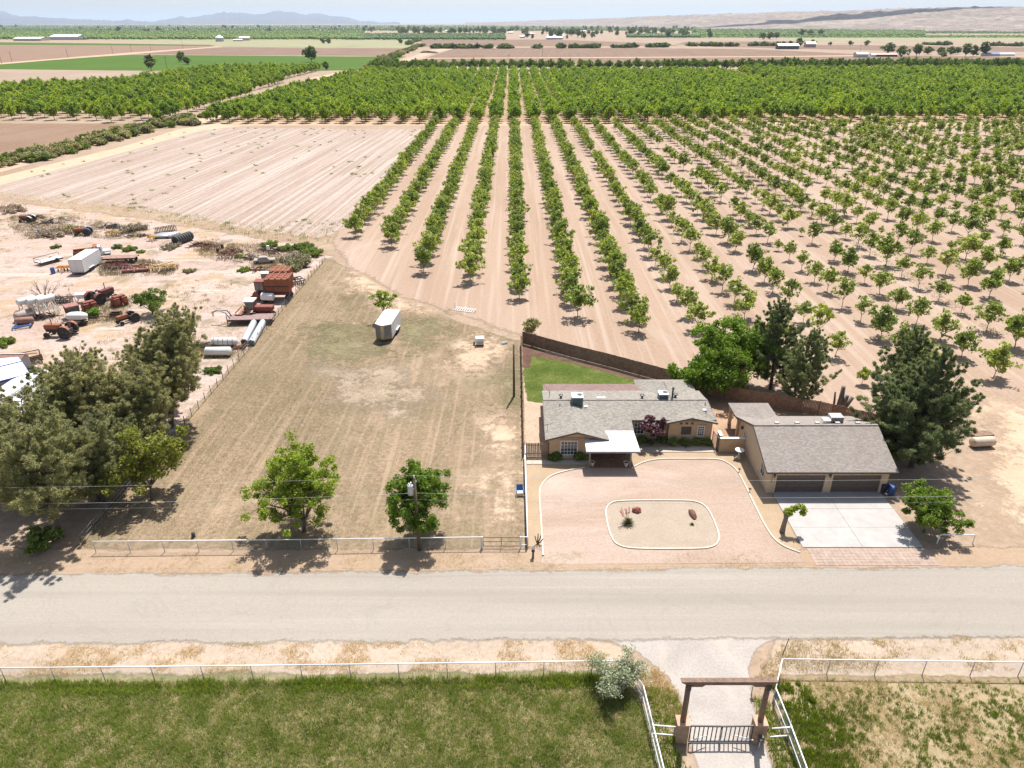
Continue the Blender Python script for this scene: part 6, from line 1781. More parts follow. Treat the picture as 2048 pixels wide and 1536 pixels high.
t = flat_deck('low flat trailer carrying the white tub behind the big orange tractor', (140, 656), (178, 650), 2.1, .75, 1, False, mat('light_deck', (.42, .34, .30), .9))
g = P(156, 650)
t = thing('white_tub', 'white rounded tub like a small boat resting on the low flat trailer', 'tub', (g.x, g.y + .3, .76), .05)
MB().lathe([(0, -1.6), (.5, -1.45), (.78, -.8), (.82, 0), (.78, .8), (.5, 1.45), (0, 1.6)], 18, Matrix.Translation((0, 0, .62)) @ Matrix.Scale(.8, 4, (0, 0, 1)), 'X').build('hull', m_tank, t, True)
MB().box(-1.0, -.5, 0, 1.0, .5, .12).build('cradle', m_rustd, t)
# three raised tanks
g0 = P(70, 637)
for i, lb in enumerate(('white raised fuel tank on tall legs, leftmost of three', 'white raised fuel tank on tall legs, middle of three', 'white raised fuel tank on tall legs, rightmost of three')):
    g = P(62 + i * 19, 633 - i * 1.5)
    t = thing('fuel_tank', lb, 'tank', tuple(g), 1.05, 'raised fuel tanks')
    MB().lathe([(0, -1.32), (.48, -1.3), (.52, -1.26), (.52, 1.26), (.48, 1.3), (0, 1.32)], 20, Matrix.Translation((0, 0, 2.72)), 'X').build('tank', m_tank, t, True)
    for sx in (-1, 1):
        for sy in (-1, 1): MB().bar((sx * 1.2, sy * .75, 0), (sx * 1.0, sy * .45, 2.3), .1).build('leg', m_tank, t)
        MB().bar((sx * 1.15, -.68, .6), (sx * 1.05, .5, 1.9), .06).bar((sx * 1.15, .68, .6), (sx * 1.05, -.5, 1.9), .06).bar((sx * 1.02, -.5, 2.18), (sx * 1.02, .5, 2.18), .1).build('brace', m_tank, t)
# enclosed trailer, dump truck
A, B = P(171, 550), P(206, 527)
yaw = math.atan2(B.y - A.y, B.x - A.x)
L = (B - A).length
mid_ = (A + B) / 2
off = Vector((-math.sin(yaw), math.cos(yaw), 0)) * 1.25
cargo_trailer('long white box trailer parked in the middle of the farmyard', (mid_.x + off.x, mid_.y + off.y, 0), yaw + math.pi / 2, L, 2.5, 2.95, False)
g = P(185, 521)
t = thing('dump_truck', 'old truck with white cab and rusty orange dump bed behind the box trailer', 'truck', (g.x, g.y + 1.0, 0), .5)
MB().box(-3.4, -1.15, 1.0, .2, -1.05, 2.1).box(-3.4, 1.05, 1.0, .2, 1.15, 2.1).box(-3.4, -1.05, 1.0, .2, 1.05, 1.1).box(.1, -1.15, 1.1, .25, 1.15, 2.7).box(-3.45, -1.15, 1.0, -3.35, 1.15, 1.9).box(.1, -1.15, 2.6, .9, 1.15, 2.72).build('dump_bed', m_org, t)
MB().box(.3, -1.0, .9, 1.7, 1.0, 1.7).add([(.35, -.95, 1.7), (1.7, -.95, 1.7), (1.7, .95, 1.7), (.35, .95, 1.7), (.45, -.85, 2.55), (1.4, -.85, 2.55), (1.4, .85, 2.55), (.45, .85, 2.55)], [(0, 3, 2, 1), (4, 5, 6, 7), (0, 1, 5, 4), (1, 2, 6, 5), (2, 3, 7, 6), (3, 0, 4, 7)]).build('cab', m_tr, t, bevel=.06)
MB().box(1.7, -.8, .85, 3.0, .8, 1.65).build('hood', m_tr, t, bevel=.1)
MB().slab([(1.73, -.8, 1.75), (1.73, .8, 1.75), (1.44, .75, 2.5), (1.44, -.75, 2.5)], .01).build('windscreen', m_cglass, t)
for sy in (-1, 1):
    MB().box(.6, sy * .93 - .03, 1.8, 1.4, sy * .93 + .03, 2.4).build('side_window', m_cglass, t)
    MB().box(1.9, sy * .95 - .25, 1.0, 2.9, sy * .95 + .25, 1.25).build('fender', m_tr, t, bevel=.08)
    wheel(t, (2.4, sy * .95, .5), .5, .28, m_tyre, m_rimw); wheel(t, (-2.0, sy * .95, .5), .5, .45, m_tyre, m_rimw)
    MB().box(3.0, sy * .55 - .12, 1.2, 3.03, sy * .55 + .12, 1.42).build('headlight', m_tank, t)
MB().box(-3.3, -.5, .6, 2.9, .5, .85).build('chassis', m_chas, t)
# implements: tool bars with shanks and discs
def implement(label, px, rz, L, W, m, discs=0, seed=1, roller=False, h=.8):
    rg = random.Random(seed)
    t = thing('implement', label, 'farm implement', tuple(P(*px)), rz)
    b = MB()
    for i in range(3): b.bar((-L / 2, -W / 2 + W * i / 2, h), (L / 2, -W / 2 + W * i / 2, h + rg.uniform(-.05, .05)), .14)
    for i in range(5): b.bar((-L / 2 + L * i / 4, -W / 2, h), (-L / 2 + L * i / 4, W / 2, h), .12)
    b.bar((0, -W / 2, h), (0, -W / 2 - 1.3, h * .5), .14)
    for i in range(3): b.bar((rg.uniform(-L / 2, L / 2), rg.uniform(-W / 2, W / 2), h), (rg.uniform(-L / 2, L / 2), rg.uniform(-W / 2, W / 2), h + rg.uniform(.3, .8)), .1)
    b.build('frame', m, t)
    for i in range(int(L / .55)):
        x = -L / 2 + .3 + i * .55
        MB().tube([(x, W / 2, h), (x, W / 2 + .3, h * .6), (x, W / 2 + .05, .02)], .045, 5).tube([(x + .2, 0, h), (x + .2, .3, h * .6), (x + .2, .05, .02)], .045, 5).build('shank', m_rustd, t)
    for i in range(discs):
        x = -L / 2 + L * (i + .5) / discs
        MB().lathe([(0, -.03), (.3, 0), (.3, .02), (0, .03)], 14, Matrix.Translation((x, -W / 3, .3)), 'X').build('disc', m_rustd, t)
    if roller: MB().lathe([(0, -L / 2), (.3, -L / 2), (.3, L / 2), (0, L / 2)], 14, Matrix.Translation((0, -W / 2 - .3, .32)), 'X').build('roller', m_dred, t)
    return t
implement('dark red tool bar implement beside the white box trailer', (232, 538), .03, 4.4, 1.2, m_dred, 6, 2)
implement('rusty red cultivator with long roller left of the yellow one', (274, 541), .25, 4.6, 1.8, m_red, 0, 3, True)
implement('yellow cultivator frame at the right end of the implement row', (325, 541), .15, 4.8, 1.8, m_yel, 8, 4)
implement('bright orange planter frame between blue barrel and box trailer', (132, 542), .1, 2.9, 1.2, m_orng, 5, 5)
implement('small yellow implement next to the blue fendered tractor', (228, 471), -.1, 3.4, 1.2, m_yel, 0, 6)
implement('small yellow tool bar beside the silver pipes', (306, 481), .4, 2.0, 1.0, m_yel, 0, 7)
implement('dark disc harrow with wheels behind the raised tanks', (126, 606), .1, 3.2, 1.8, m_chas, 10, 8)
implement('rusty brown harrow frame in the middle of the back scrap row', (456, 516), .1, 3.6, 2.2, m_rust, 6, 9)
implement('rust red cultivator beside the big tyres', (418, 499), -.1, 4.4, 1.4, m_rust, 0, 10)
implement('dark tangled rake teeth behind the cotton picker', (590, 568), .6, 3.0, 2.4, m_chas, 8, 11)
# tyres standing as a roll
A, B = P(353, 490), P(381, 480)
for i in range(7):
    q = A.lerp(B, i / 6)
    t = thing('tyre_on_edge', ('nearest', 'second', 'third', 'fourth', 'fifth', 'sixth', 'farthest')[i] + ' of the big black tyres standing in a row by the scrap', 'tyre', (q.x, q.y, 0), math.atan2(B.y - A.y, B.x - A.x), 'row of big tyres')
    MB().lathe([(.52, -.24), (.85, -.26), (.95, -.2), (.95, .2), (.85, .26), (.52, .24), (.56, 0), (.52, -.24)], 22, Matrix.Translation((0, 0, .95)), 'X').build('tyre', mat('old_tyre', (.06, .06, .062), .8, var=.3, dirt=(.22, .2, .18), dirt_amt=.25), t, True)
# lattice boom, pipes
A, B = P(312, 469), P(354, 462)
L = (B - A).length
t = thing('lattice_boom', 'rusty lattice truss lying above the silver pipes', 'truss', tuple(A), math.atan2(B.y - A.y, B.x - A.x))
b = MB()
for y in (0, 1.1):
    for z in (.1, 1.2): b.bar((0, y, z), (L, y, z), .1)
n = 8
for i in range(n):
    x0, x1 = L * i / n, L * (i + 1) / n
    for y in (0, 1.1): b.bar((x0, y, .1), (x1, y, 1.2), .06); b.bar((x1, y, .1), (x1, y, 1.2), .06)
    b.bar((x0, 0, 1.2), (x1, 1.1, 1.2), .06)
b.bar((0, 0, .1), (0, 0, 1.2), .08)
b.build('truss', m_rustd, t)
A, B = P(303, 478), P(327, 478)
for i, w_ in enumerate(('nearest', 'second', 'third', 'fourth', 'farthest')):
    t = thing('silver_pipe', w_ + ' of five silver irrigation pipes lying side by side', 'pipe', (A.x + .25 * i, A.y + .62 * i, .55), .12, 'silver irrigation pipes')
    MB().tube([(0, 0, 0), (4.2, 0, 0)], .26, 12).build('pipe', mat('silver_pipe', (.58, .62, .66), .35, .3), t, True)
t = thing('pipe_rack', 'low rusty rack under the five silver pipes', 'rack', (A.x, A.y, 0), .1)
for x in (.8, 3.2): MB().box(x, -.2, 0, x + .2, 3.2, .28).build('bar', m_rustd, t)
# barrels and oddments
def barrel(label, px, m, s=1.0):
    t = thing('barrel', label, 'barrel', tuple(P(*px)), scale=s)
    MB().lathe([(0, 0), (.3, 0), (.31, .3), (.33, .31), (.31, .33), (.31, .6), (.33, .62), (.31, .64), (.3, .9), (.27, .9), (.27, .87), (0, .87)], 16).build('drum', m, t)
barrel('blue barrel standing left of the orange planter frame', (107, 547), m_blu, 1.25)
barrel('blue barrel in the grey scrap left of the blue fendered tractor', (79, 470), m_blu, 1.2)
barrel('dark rusty barrel in the middle of the back scrap row', (445, 497), m_rustd)
barrel('dark rusty barrel before the brown harrow frame', (436, 505), m_rustd)
t = thing('hitch_frame', 'blue tow hitch frame lying nearest the road track', 'farm implement', tuple(P(47, 657)), .45)
MB().bar((-1.4, -.3, .3), (1.2, 0, .4), .16).bar((-1.4, .5, .3), (1.2, .1, .4), .16).bar((-.8, -.3, .3), (-.8, .4, 1.0), .12).bar((1.0, -.4, .4), (1.0, .5, .4), .2).bar((-1.4, -.3, .3), (-1.4, .5, .3), .12).build('frame', m_blu, t)
MB().lathe([(0, -.1), (.25, -.1), (.25, .1), (0, .1)], 14, Matrix.Translation((1.0, .6, .28)), 'Y').build('wheel', m_tyre, t)
t = thing('tractor_cab', 'rusty empty tractor cab with red roof standing on the ground', 'cab', tuple(P(148, 634)), 2.3)
MB().add([(-.7, -.75, .3), (.7, -.75, .3), (.7, .75, .3), (-.7, .75, .3), (-.8, -.85, 1.9), (.8, -.85, 1.9), (.8, .85, 1.9), (-.8, .85, 1.9)], [(0, 3, 2, 1), (4, 5, 6, 7), (0, 1, 5, 4), (1, 2, 6, 5), (2, 3, 7, 6), (3, 0, 4, 7)]).build('glazing', m_cglass, t)
MB().box(-.95, -1.0, 1.9, .95, 1.0, 2.1).build('roof', mat('dull_red_roof', (.30, .13, .1), .7, var=.2), t, bevel=.06)
b = MB()
for (x, y) in ((-1, -1), (1, -1), (1, 1), (-1, 1)): b.bar((x * .72, y * .77, 0), (x * .83, y * .88, 1.9), .12)
b.box(-.72, -.77, 0, .72, .77, .3)
b.build('frame', m_rust, t)
t = thing('hopper', 'small white and grey hopper near the dark red tractor', 'hopper', tuple(P(164, 604)), .2)
MB().add([(-.4, -.4, .7), (.4, -.4, .7), (.4, .4, .7), (-.4, .4, .7), (-.8, -.7, 1.5), (.8, -.7, 1.5), (.8, .7, 1.5), (-.8, .7, 1.5)], [(0, 3, 2, 1), (4, 5, 6, 7), (0, 1, 5, 4), (1, 2, 6, 5), (2, 3, 7, 6), (3, 0, 4, 7)]).build('bin', m_tank, t)
for (x, y) in ((-1, -1), (1, -1), (1, 1), (-1, 1)): MB().bar((x * .7, y * .6, 0), (x * .7, y * .6, 1.3), .08).build('leg', m_trg, t)
t = thing('long_pole', 'long thin pole lying right of the white tub', 'pole', tuple(P(172, 640)), .03)
MB().tube([(0, 0, .5), (5.2, 0, .55)], .07, 6).bar((5.0, -.2, 0), (5.0, .2, .5), .1).bar((.2, -.2, 0), (.2, .2, .5), .1).build('pole', m_rustd, t)
t = thing('steel_box', 'dark open steel box left of the small orange tractor', 'box', tuple(P(233, 633)), .15)
MB().box(-.8, -.5, .05, .8, -.44, .7).box(-.8, .44, .05, .8, .5, .7).box(-.8, -.44, .05, -.74, .44, .7).box(.74, -.44, .05, .8, .44, .7).box(-.74, -.44, .05, .74, .44, .12).build('body', m_rustd, t)
t = thing('wreck', 'pale stripped car body among the scrap behind the pickers', 'car wreck', tuple(P(530, 526)), .2)
MB().box(-2.0, -.8, .35, 2.0, .8, .85).add([(-1.3, -.75, .85), (1.0, -.75, .85), (1.0, .75, .85), (-1.3, .75, .85), (-1.0, -.6, 1.35), (.5, -.6, 1.35), (.5, .6, 1.35), (-1.0, .6, 1.35)], [(0, 3, 2, 1), (4, 5, 6, 7), (0, 1, 5, 4), (1, 2, 6, 5), (2, 3, 7, 6), (3, 0, 4, 7)]).build('body', mat('pale_wreck', (.34, .30, .27), .7, var=.2, dirt=(.2, .12, .08), dirt_amt=.4), t, bevel=.06)
for sx in (-1.3, 1.3):
    for sy in (-1, 1): wheel(t, (sx, sy * .78, .3), .3, .18, m_tyre, m_rust)
t = thing('twin_posts', 'two thin steel posts with a small white box above the scrap', 'post', tuple(P(537, 522)), 0)  # plain pair of steel posts, a white box on one, no lamp
MB().tube([(-.25, 0, 0), (-.25, 0, 3.0)], .06, 6).tube([(.3, 0, 0), (.3, 0, 3.0)], .06, 6).build('post', m_rustd, t)
MB().box(.05, -.2, 2.3, .55, .2, 3.1).build('box', m_tank, t)
def scrap(label, px, rz, L, W, h, m, n, seed):
    rg = random.Random(seed)
    t = thing('scrap_heap', label, 'scrap heap', tuple(P(*px)), rz)
    b, c = MB(), MB()
    for i in range(n):
        x, y = rg.gauss(0, L / 4), rg.gauss(0, W / 4)
        a, el, ln = rg.uniform(0, 6.28), rg.uniform(-.15, .45), rg.uniform(.5, 2.2)
        z = rg.uniform(.06, h * max(.2, 1 - abs(x) / L * 1.6))
        d = Vector((math.cos(a) * math.cos(el), math.sin(a) * math.cos(el), math.sin(el))) * ln / 2
        q = Vector((x, y, z))
        (b if i % 3 else c).bar(q - d * .9, q + d, rg.uniform(.05, .16), rg.uniform(.05, .2))
    tag(b.build('bars', m, t), kind='stuff'); tag(c.build('beams', m_rustd, t), kind='stuff')
scrap('dark scrap bars heaped behind the small red hooded tractor', (62, 437), .1, 6, 2.4, .8, m_chas, 34, 1)
scrap('grey tangle of wheels and bars in the far scrap pile', (97, 447), .1, 3.4, 2, .9, m_chas, 30, 2)
scrap('scattered pale sheets and bars left of the second blue barrel', (120, 438), 0, 6, 3, .4, m_trg, 20, 3)
scrap('dark low scrap line right of the blue fendered tractor', (216, 456), 0, 7, 2, .6, m_chas, 30, 4)
scrap('green and blue sheets on low scrap above the yellow implement', (232, 456), .1, 3, 1.6, .7, mat('teal_sheet', (.08, .15, .16), .6), 14, 5)
scrap('dark wheel scrap between yellow implement and silver pipes', (270, 474), .2, 5, 2, .6, m_chas, 30, 6)
scrap('brown heap of bars right of the big tyres', (400, 492), .1, 4, 2.5, .8, m_rust, 36, 7)
scrap('brown heap in the middle of the back scrap row', (465, 505), .1, 5, 3, .9, m_rust, 50, 8)
scrap('heap of dark posts and pale boards left of the thin posts', (505, 518), .5, 5, 3, 1.0, mat('pale_boards', (.40, .32, .22), .9, var=.3), 54, 9)
scrap('long heap of dark timbers at the north end of the yard', (545, 503), -.15, 8, 2.6, .7, m_rustd, 50, 10)
scrap('low rusty oddments before the orange picker', (515, 541), 0, 4, 2, .6, m_rust, 28, 11)
scrap('dark scrap lying under the raised fuel tanks', (85, 636), .1, 4, 2.5, .6, m_chas, 36, 12)
scrap('rusty oddments at the right end of the two white tanks', (478, 697), .1, 2.2, 2, .5, m_rust, 22, 13)
scrap('dark stakes left of the rear white tank', (408, 697), 0, 2.5, 2, .6, m_chas, 20, 14)
# yard plants
def twig_tree(name, label, px, h, n, seed, m):
    rg = random.Random(seed)
    t = thing(name, label, 'tree', tuple(P(*px)))
    MB().tube([(0, 0, -.1), (0, 0, h * .22)], [.16, .13], 7).build('trunk', m_barkg, t)
    b = MB()
    for i in range(n):
        a, el = rg.uniform(0, 6.28), rg.uniform(.45, 1.4)
        d = Vector((math.cos(a) * math.cos(el), math.sin(a) * math.cos(el), math.sin(el)))
        e = Vector((0, 0, h * .2)) + d * h * rg.uniform(.5, .85)
        m1 = Vector((0, 0, h * .2)) + d * h * .35 + Vector((rg.uniform(-.2, .2), rg.uniform(-.2, .2), 0))
        b.tube([(0, 0, h * .18), m1, e], [.07, .045, .015], 5, False)
        for k in range(4):
            s0 = m1.lerp(e, rg.random())
            b.tube([s0, s0 + Vector((rg.uniform(-.5, .5), rg.uniform(-.5, .5), rg.uniform(.1, .8))) * h * .2], [.025, .008], 4, False)
    b.build('branches', m_barkg, t)
twig_tree('bare_tree', 'leafless grey tree behind the raised fuel tanks', (94, 612), 4.6, 16, 1, m_barkg)
twig_tree('bare_tree', 'thin leafless saplings behind the rusty cab', (150, 622), 3.6, 7, 2, m_barkg)
def place_b(name, label, px, ms, s, cat='bush', rz=0.): plant_tree(name, label, cat, ms, tuple(P(*px)), s, rz, None, 'stems', 'foliage')
plant_tree('mesquite_bush', 'wide open green mesquite bush in the middle of the farmyard', 'tree', broadleaf(301, 4.3, 3.3, .5, .16, 9, 8, .5, 60, .17, m_shrub, up=.75), tuple(P(306, 628)), 1, .5)
place_b('yard_shrub', 'round bright green shrub beside the red harvester head', (189, 632), broadleaf(302, 1.5, 1.25, .05, .03, 7, 7, .4, 70, .12, leaf_mat('green_shrub_leaf', (.05, .11, .02), (.09, .17, .03), (.13, .22, .06), .3), fill=12), 1)
GREY = broadleaf(303, 1.2, 2.4, .05, .03, 8, 7, .5, 50, .14, m_dryt, fill=12)
GRN = broadleaf(304, 1.0, 1.6, .05, .03, 8, 7, .4, 60, .13, m_shrub, fill=10)
SCR = broadleaf(305, 1.1, 1.9, .05, .03, 8, 7, .45, 50, .14, m_scrub, fill=10)
for (px, ms, s, lb) in (((268, 462), GREY, 1.3, 'grey dead brush right of the yellow implement'), ((345, 497), GREY, .9, 'dark grey brush in front of the big tyres'), ((110, 470), GREY, 1.5, 'grey dead brush round the second blue barrel'), ((145, 462), SCR, 1.3, 'olive brush left of the blue fendered tractor'),
    ((234, 496), GRN, .8, 'small green bush behind the flat deck, leftmost'), ((260, 501), GRN, 1.0, 'green bush right of the dump truck'), ((283, 505), GRN, .6, 'smallest green bush right of the dump truck'), ((112, 496), GRN, .7, 'green weed left of the dump truck'), ((480, 515), GRN, .7, 'green weed at the brown harrow frame'),
    ((488, 542), GRN, .8, 'green weed left of the orange picker'), ((600, 535), SCR, 1.6, 'olive scrub north of the cotton picker by the lot line'), ((590, 520), GREY, 1.3, 'grey scrub north of the cotton picker'), ((625, 510), GRN, 1.6, 'green scrub at the top corner of the lot'),
    ((575, 500), GRN, 1.2, 'green weed strip right of the timber heap'), ((540, 492), GRN, 1.2, 'green weed strip above the timber heap'), ((610, 497), GRN, 1.4, 'green weed strip near the top corner of the lot'), ((378, 545), SCR, .7, 'small olive bush at the yard path bend'), ((30, 422), GREY, 1.5, 'grey brush at the far left yard corner'),
    ((425, 745), GRN, .8, 'green weed left of the lot line below the tanks'), ((0, 690), GRN, 1.2, 'green bush at the left picture edge above the brown roof'), ((14, 772), GRN, 1.5, 'bright green bush between the two white roofed buildings'), ((58, 745), SCR, .8, 'dry weeds between the two white roofed buildings')):
    place_b('scrub_bush', lb, px, ms, s, 'bush', random.uniform(0, 6))
# buildings at the left edge
m_wroof = mat('white_roof_coating', (0.74, 0.74, 0.75), 0.5, var=.03, dirt=(.6, .58, .56), dirt_amt=.15)
m_browr = mat('red_brown_roof', (0.27, 0.135, 0.105), 0.85, var=.12)
m_gwall = mat('grey_wall', (0.40, 0.39, 0.40), 0.8)
def gable_house(name, label, A, B, half, he, hr, roof_m, wall_m, trim=None, cat='house', over=.4, win=0):
    """A, B = ridge ends on plan; half = half width"""
    A, B = Vector((A.x, A.y, 0)), Vector((B.x, B.y, 0))
    L = (B - A).length
    t = thing(name, label, cat, tuple(A), math.atan2(B.y - A.y, B.x - A.x))
    w = MB().box(.3, -half + .3, 0, L - .3, half - .3, he)
    for x in (.3, L - .35): w.add([(x, -half + .3, he), (x, half - .3, he), (x, 0, hr - .1), (x + .05, -half + .3, he), (x + .05, half - .3, he), (x + .05, 0, hr - .1)], [(0, 2, 1), (3, 4, 5), (0, 3, 5, 2), (1, 2, 5, 4)])
    w.build('wall', wall_m, t)
    s = (hr - he) / half
    r = MB().slab([(-over, -half - over, he - s * over + .1), (L + over, -half - over, he - s * over + .1), (L + over, 0, hr + .1), (-over, 0, hr + .1)], .12)
    r.slab([(-over, 0, hr + .1), (L + over, 0, hr + .1), (L + over, half + over, he - s * over + .1), (-over, half + over, he - s * over + .1)], .12)
    rf = r.build('roof', roof_m, t)
    MB().bar((-over, 0, hr + .12), (L + over, 0, hr + .12), .25, .06).build('ridge_cap', trim or m_gwall, rf)
    if trim:
        f = MB()
        for sy in (-1, 1):
            f.bar((-over, sy * (half + over), he - s * over), (L + over, sy * (half + over), he - s * over), .08, .25)
            for x in (-over - .03, L + over + .03): f.bar((x, sy * (half + over), he - s * over), (x, 0, hr), .06, .25)
        f.build('fascia', trim, t)
    for i in range(win):
        x = L * (i + 1) / (win + 1)
        wo = MB().box(x - .5, -half + .27, 1.0, x + .5, -half + .299, 2.0).build('window', m_glass, t)
    return t
gable_house('white_roofed_house', 'long white roofed building partly hidden by the western pines', P(92, 739, 4.0), P(-70, 852, 4.0), 4.3, 2.6, 3.8, m_wroof, m_gwall, None, 'house')
gable_house('white_shed', 'flat white roofed building with blue trim at the left edge', P(38, 724, 3.1), P(-60, 748, 3.1), 3.6, 2.7, 3.0, m_wroof, m_gwall, mat('royal_blue_trim', (.04, .07, .30), .5), 'house', .3)
gable_house('brown_shed', 'small building with red brown roof behind the blue trimmed one', P(44, 709, 3.0), P(8, 709, 3.0), 1.8, 2.3, 3.0, m_browr, m_gwall, None, 'shed')
t = thing('lumber_rack', 'dark rack of lumber beside the blue trimmed building', 'rack', tuple(P(63, 728)), .6)
for i in range(5): MB().bar((-1.4, -.5 + i * .24, .5 + (i % 2) * .3), (1.5, -.4 + i * .24, .55 + (i % 2) * .35), .2).build('beam', m_rustd, t)
MB().bar((-1.3, -.7, 0), (-1.3, -.7, 1.6), .12).bar((1.3, -.7, 0), (1.3, -.7, 1.6), .12).bar((-1.3, .7, 0), (-1.3, .7, 1.6), .12).bar((1.3, .7, 0), (1.3, .7, 1.6), .12).bar((-1.3, .7, 1.6), (1.3, .7, 1.6), .1).build('frame', m_rust, t)
# ------------------------------------------------------------ far country: hills, orchards, farms
def noise2(x, y, seed=0):
    """cheap smooth value noise on arrays"""
    def hsh(i, j): 
        k = np.sin(i * 127.1 + j * 311.7 + seed * 74.7) * 43758.5453
        return k - np.floor(k)
    i, j = np.floor(x), np.floor(y)
    f, g = x - i, y - j
    f, g = f * f * (3 - 2 * f), g * g * (3 - 2 * g)
    return (hsh(i, j) * (1 - f) + hsh(i + 1, j) * f) * (1 - g) + (hsh(i, j + 1) * (1 - f) + hsh(i + 1, j + 1) * f) * g
def fbm(x, y, o=5, seed=0, ridged=False):
    s, a, t = 0, 1, 0
    for k in range(o):
        n = noise2(x, y, seed + k)
        if ridged: n = 1 - np.abs(2 * n - 1)
        s = s + a * n; t += a; a *= .5; x, y = x * 2.03, y * 2.03
    return s / t
def hill(name, sky, D0f, depth, m, rug=.35, nx=420, ny=30, label=None, flat_top=False, gull=1 / 180., jag=3.2):
    """terrain whose skyline runs through photo points sky; D0f(x) = distance of its foot"""
    xs = np.linspace(sky[0][0], sky[-1][0], nx)
    ys = np.interp(xs, [q[0] for q in sky], [q[1] for q in sky])
    ys = ys + (fbm(xs * .11, xs * 0 + 3.3, 3, 7, True) - .55) * jag
    D0 = np.array([D0f(x) for x in xs])
    v = []
    for j in range(ny):
        t = j / (ny - 1)
        D = D0 * (1 + depth * t)
        tt = .7 if not flat_top else .55
        Dt = D0 * (1 + depth * tt)
        H = np.array([ZH(y, d) for y, d in zip(ys, Dt)])
        H = np.maximum(H, 0)
        prof = (min(1, t / tt)) ** .9 if t <= tt else 1 - (0 if flat_top else ((t - tt) / (1 - tt)) ** 1.3)
        z0 = -5 if t == 0 else 0
        X = (xs - 1024) / FPX * (D * math.cos(PITCH) + CAM_H * math.sin(PITCH))
        n = fbm(X * gull, D * gull * .5, 5, 3, True) - .45
        amp = rug * (1 if abs(t - tt) > 1e-3 else .15) * math.sin(math.pi * min(1, t / tt * .5 + .02)) * (1 - max(0, 1 - abs(t - tt) * 6) * .7)
        Z = H * prof + H * n * amp * prof ** .5 * (1 if t > 0 else 0) + z0
        v.append(np.stack([X, D, Z], 1))
    v = np.concatenate(v)
    f = []
    idx = np.arange(nx * ny).reshape(ny, nx)
    f = np.stack([idx[:-1, :-1], idx[:-1, 1:], idx[1:, 1:], idx[1:, :-1]], -1).reshape(-1, 4)
    o = link(name, np_mesh(name, v, f, m))
    return tag(o, label, None, None, 'structure')
m_mtn = ground_mat('far_rock', [(0.3, (0.07, 0.075, 0.10)), (0.7, (0.12, 0.12, 0.14))], 0.0008, 0.003, fine_amt=.3, bump=0)
m_mesa = ground_mat('mesa_earth', [(0.3, (0.195, 0.148, 0.117)), (0.5, (0.281, 0.218, 0.179)), (0.7, (0.374, 0.312, 0.250))], 0.006, 0.02, (1, .45, 1), fine_amt=.5, bump=0, speck=[(.03, .5, .6, (0.101, 0.094, 0.066), .8)], extra=[(0.0022, .52, .66, (0.390, 0.312, 0.226), .7), (.014, .52, .62, (0.156, 0.117, 0.101), .7)])
hill('mountain_range', [(240, 45), (300, 43.5), (310, 42.5), (330, 39), (350, 35), (366, 32.5), (376, 35.5), (400, 33), (415, 30), (435, 28), (451, 22.8), (458, 26), (490, 25.5), (515, 29), (535, 27), (551, 23.5), (561, 22), (575, 24), (590, 25), (600, 28), (615, 30), (630, 27), (640, 26.3), (650, 29), (665, 33), (680, 33.5), (690, 33), (705, 37), (721, 42.5), (740, 41.5), (762, 44.5), (800, 45)], lambda x: 22000, .35, m_mtn, .5, gull=1 / 900.)
hill('mountain_range', [(-500, 18), (-250, 12), (-120, 20), (0, 19.5), (14, 22.6), (34, 31.0), (52, 32.5), (68, 31.8), (90, 34), (116, 35.8), (164, 38), (205, 40), (239, 41.5), (252, 39.5), (260, 38.5), (274, 41.5), (320, 43.5), (360, 45)], lambda x: 19000, .35, m_mtn, .4, gull=1 / 800.)
hill('mesa', [(930, 45.5), (995, 44.6), (1073, 41.7), (1193, 38.3), (1280, 35), (1380, 31.5), (1500, 28), (1642, 24.6), (1760, 21), (1861, 18.8), (2048, 17), (2300, 15), (2900, 14)], lambda x: float(np.interp(x, [930, 1100, 1348, 1827, 2048, 2900], [11000, 9000, 6300, 4500, 3800, 3300])), .8, m_mesa, .55, 900, 60, flat_top=True, gull=1 / 210., jag=.5)
m_can = leaf_mat('canopy_leaf', (0.035, 0.085, 0.012), (0.06, 0.125, 0.018), (0.08, 0.155, 0.024), 0.25)
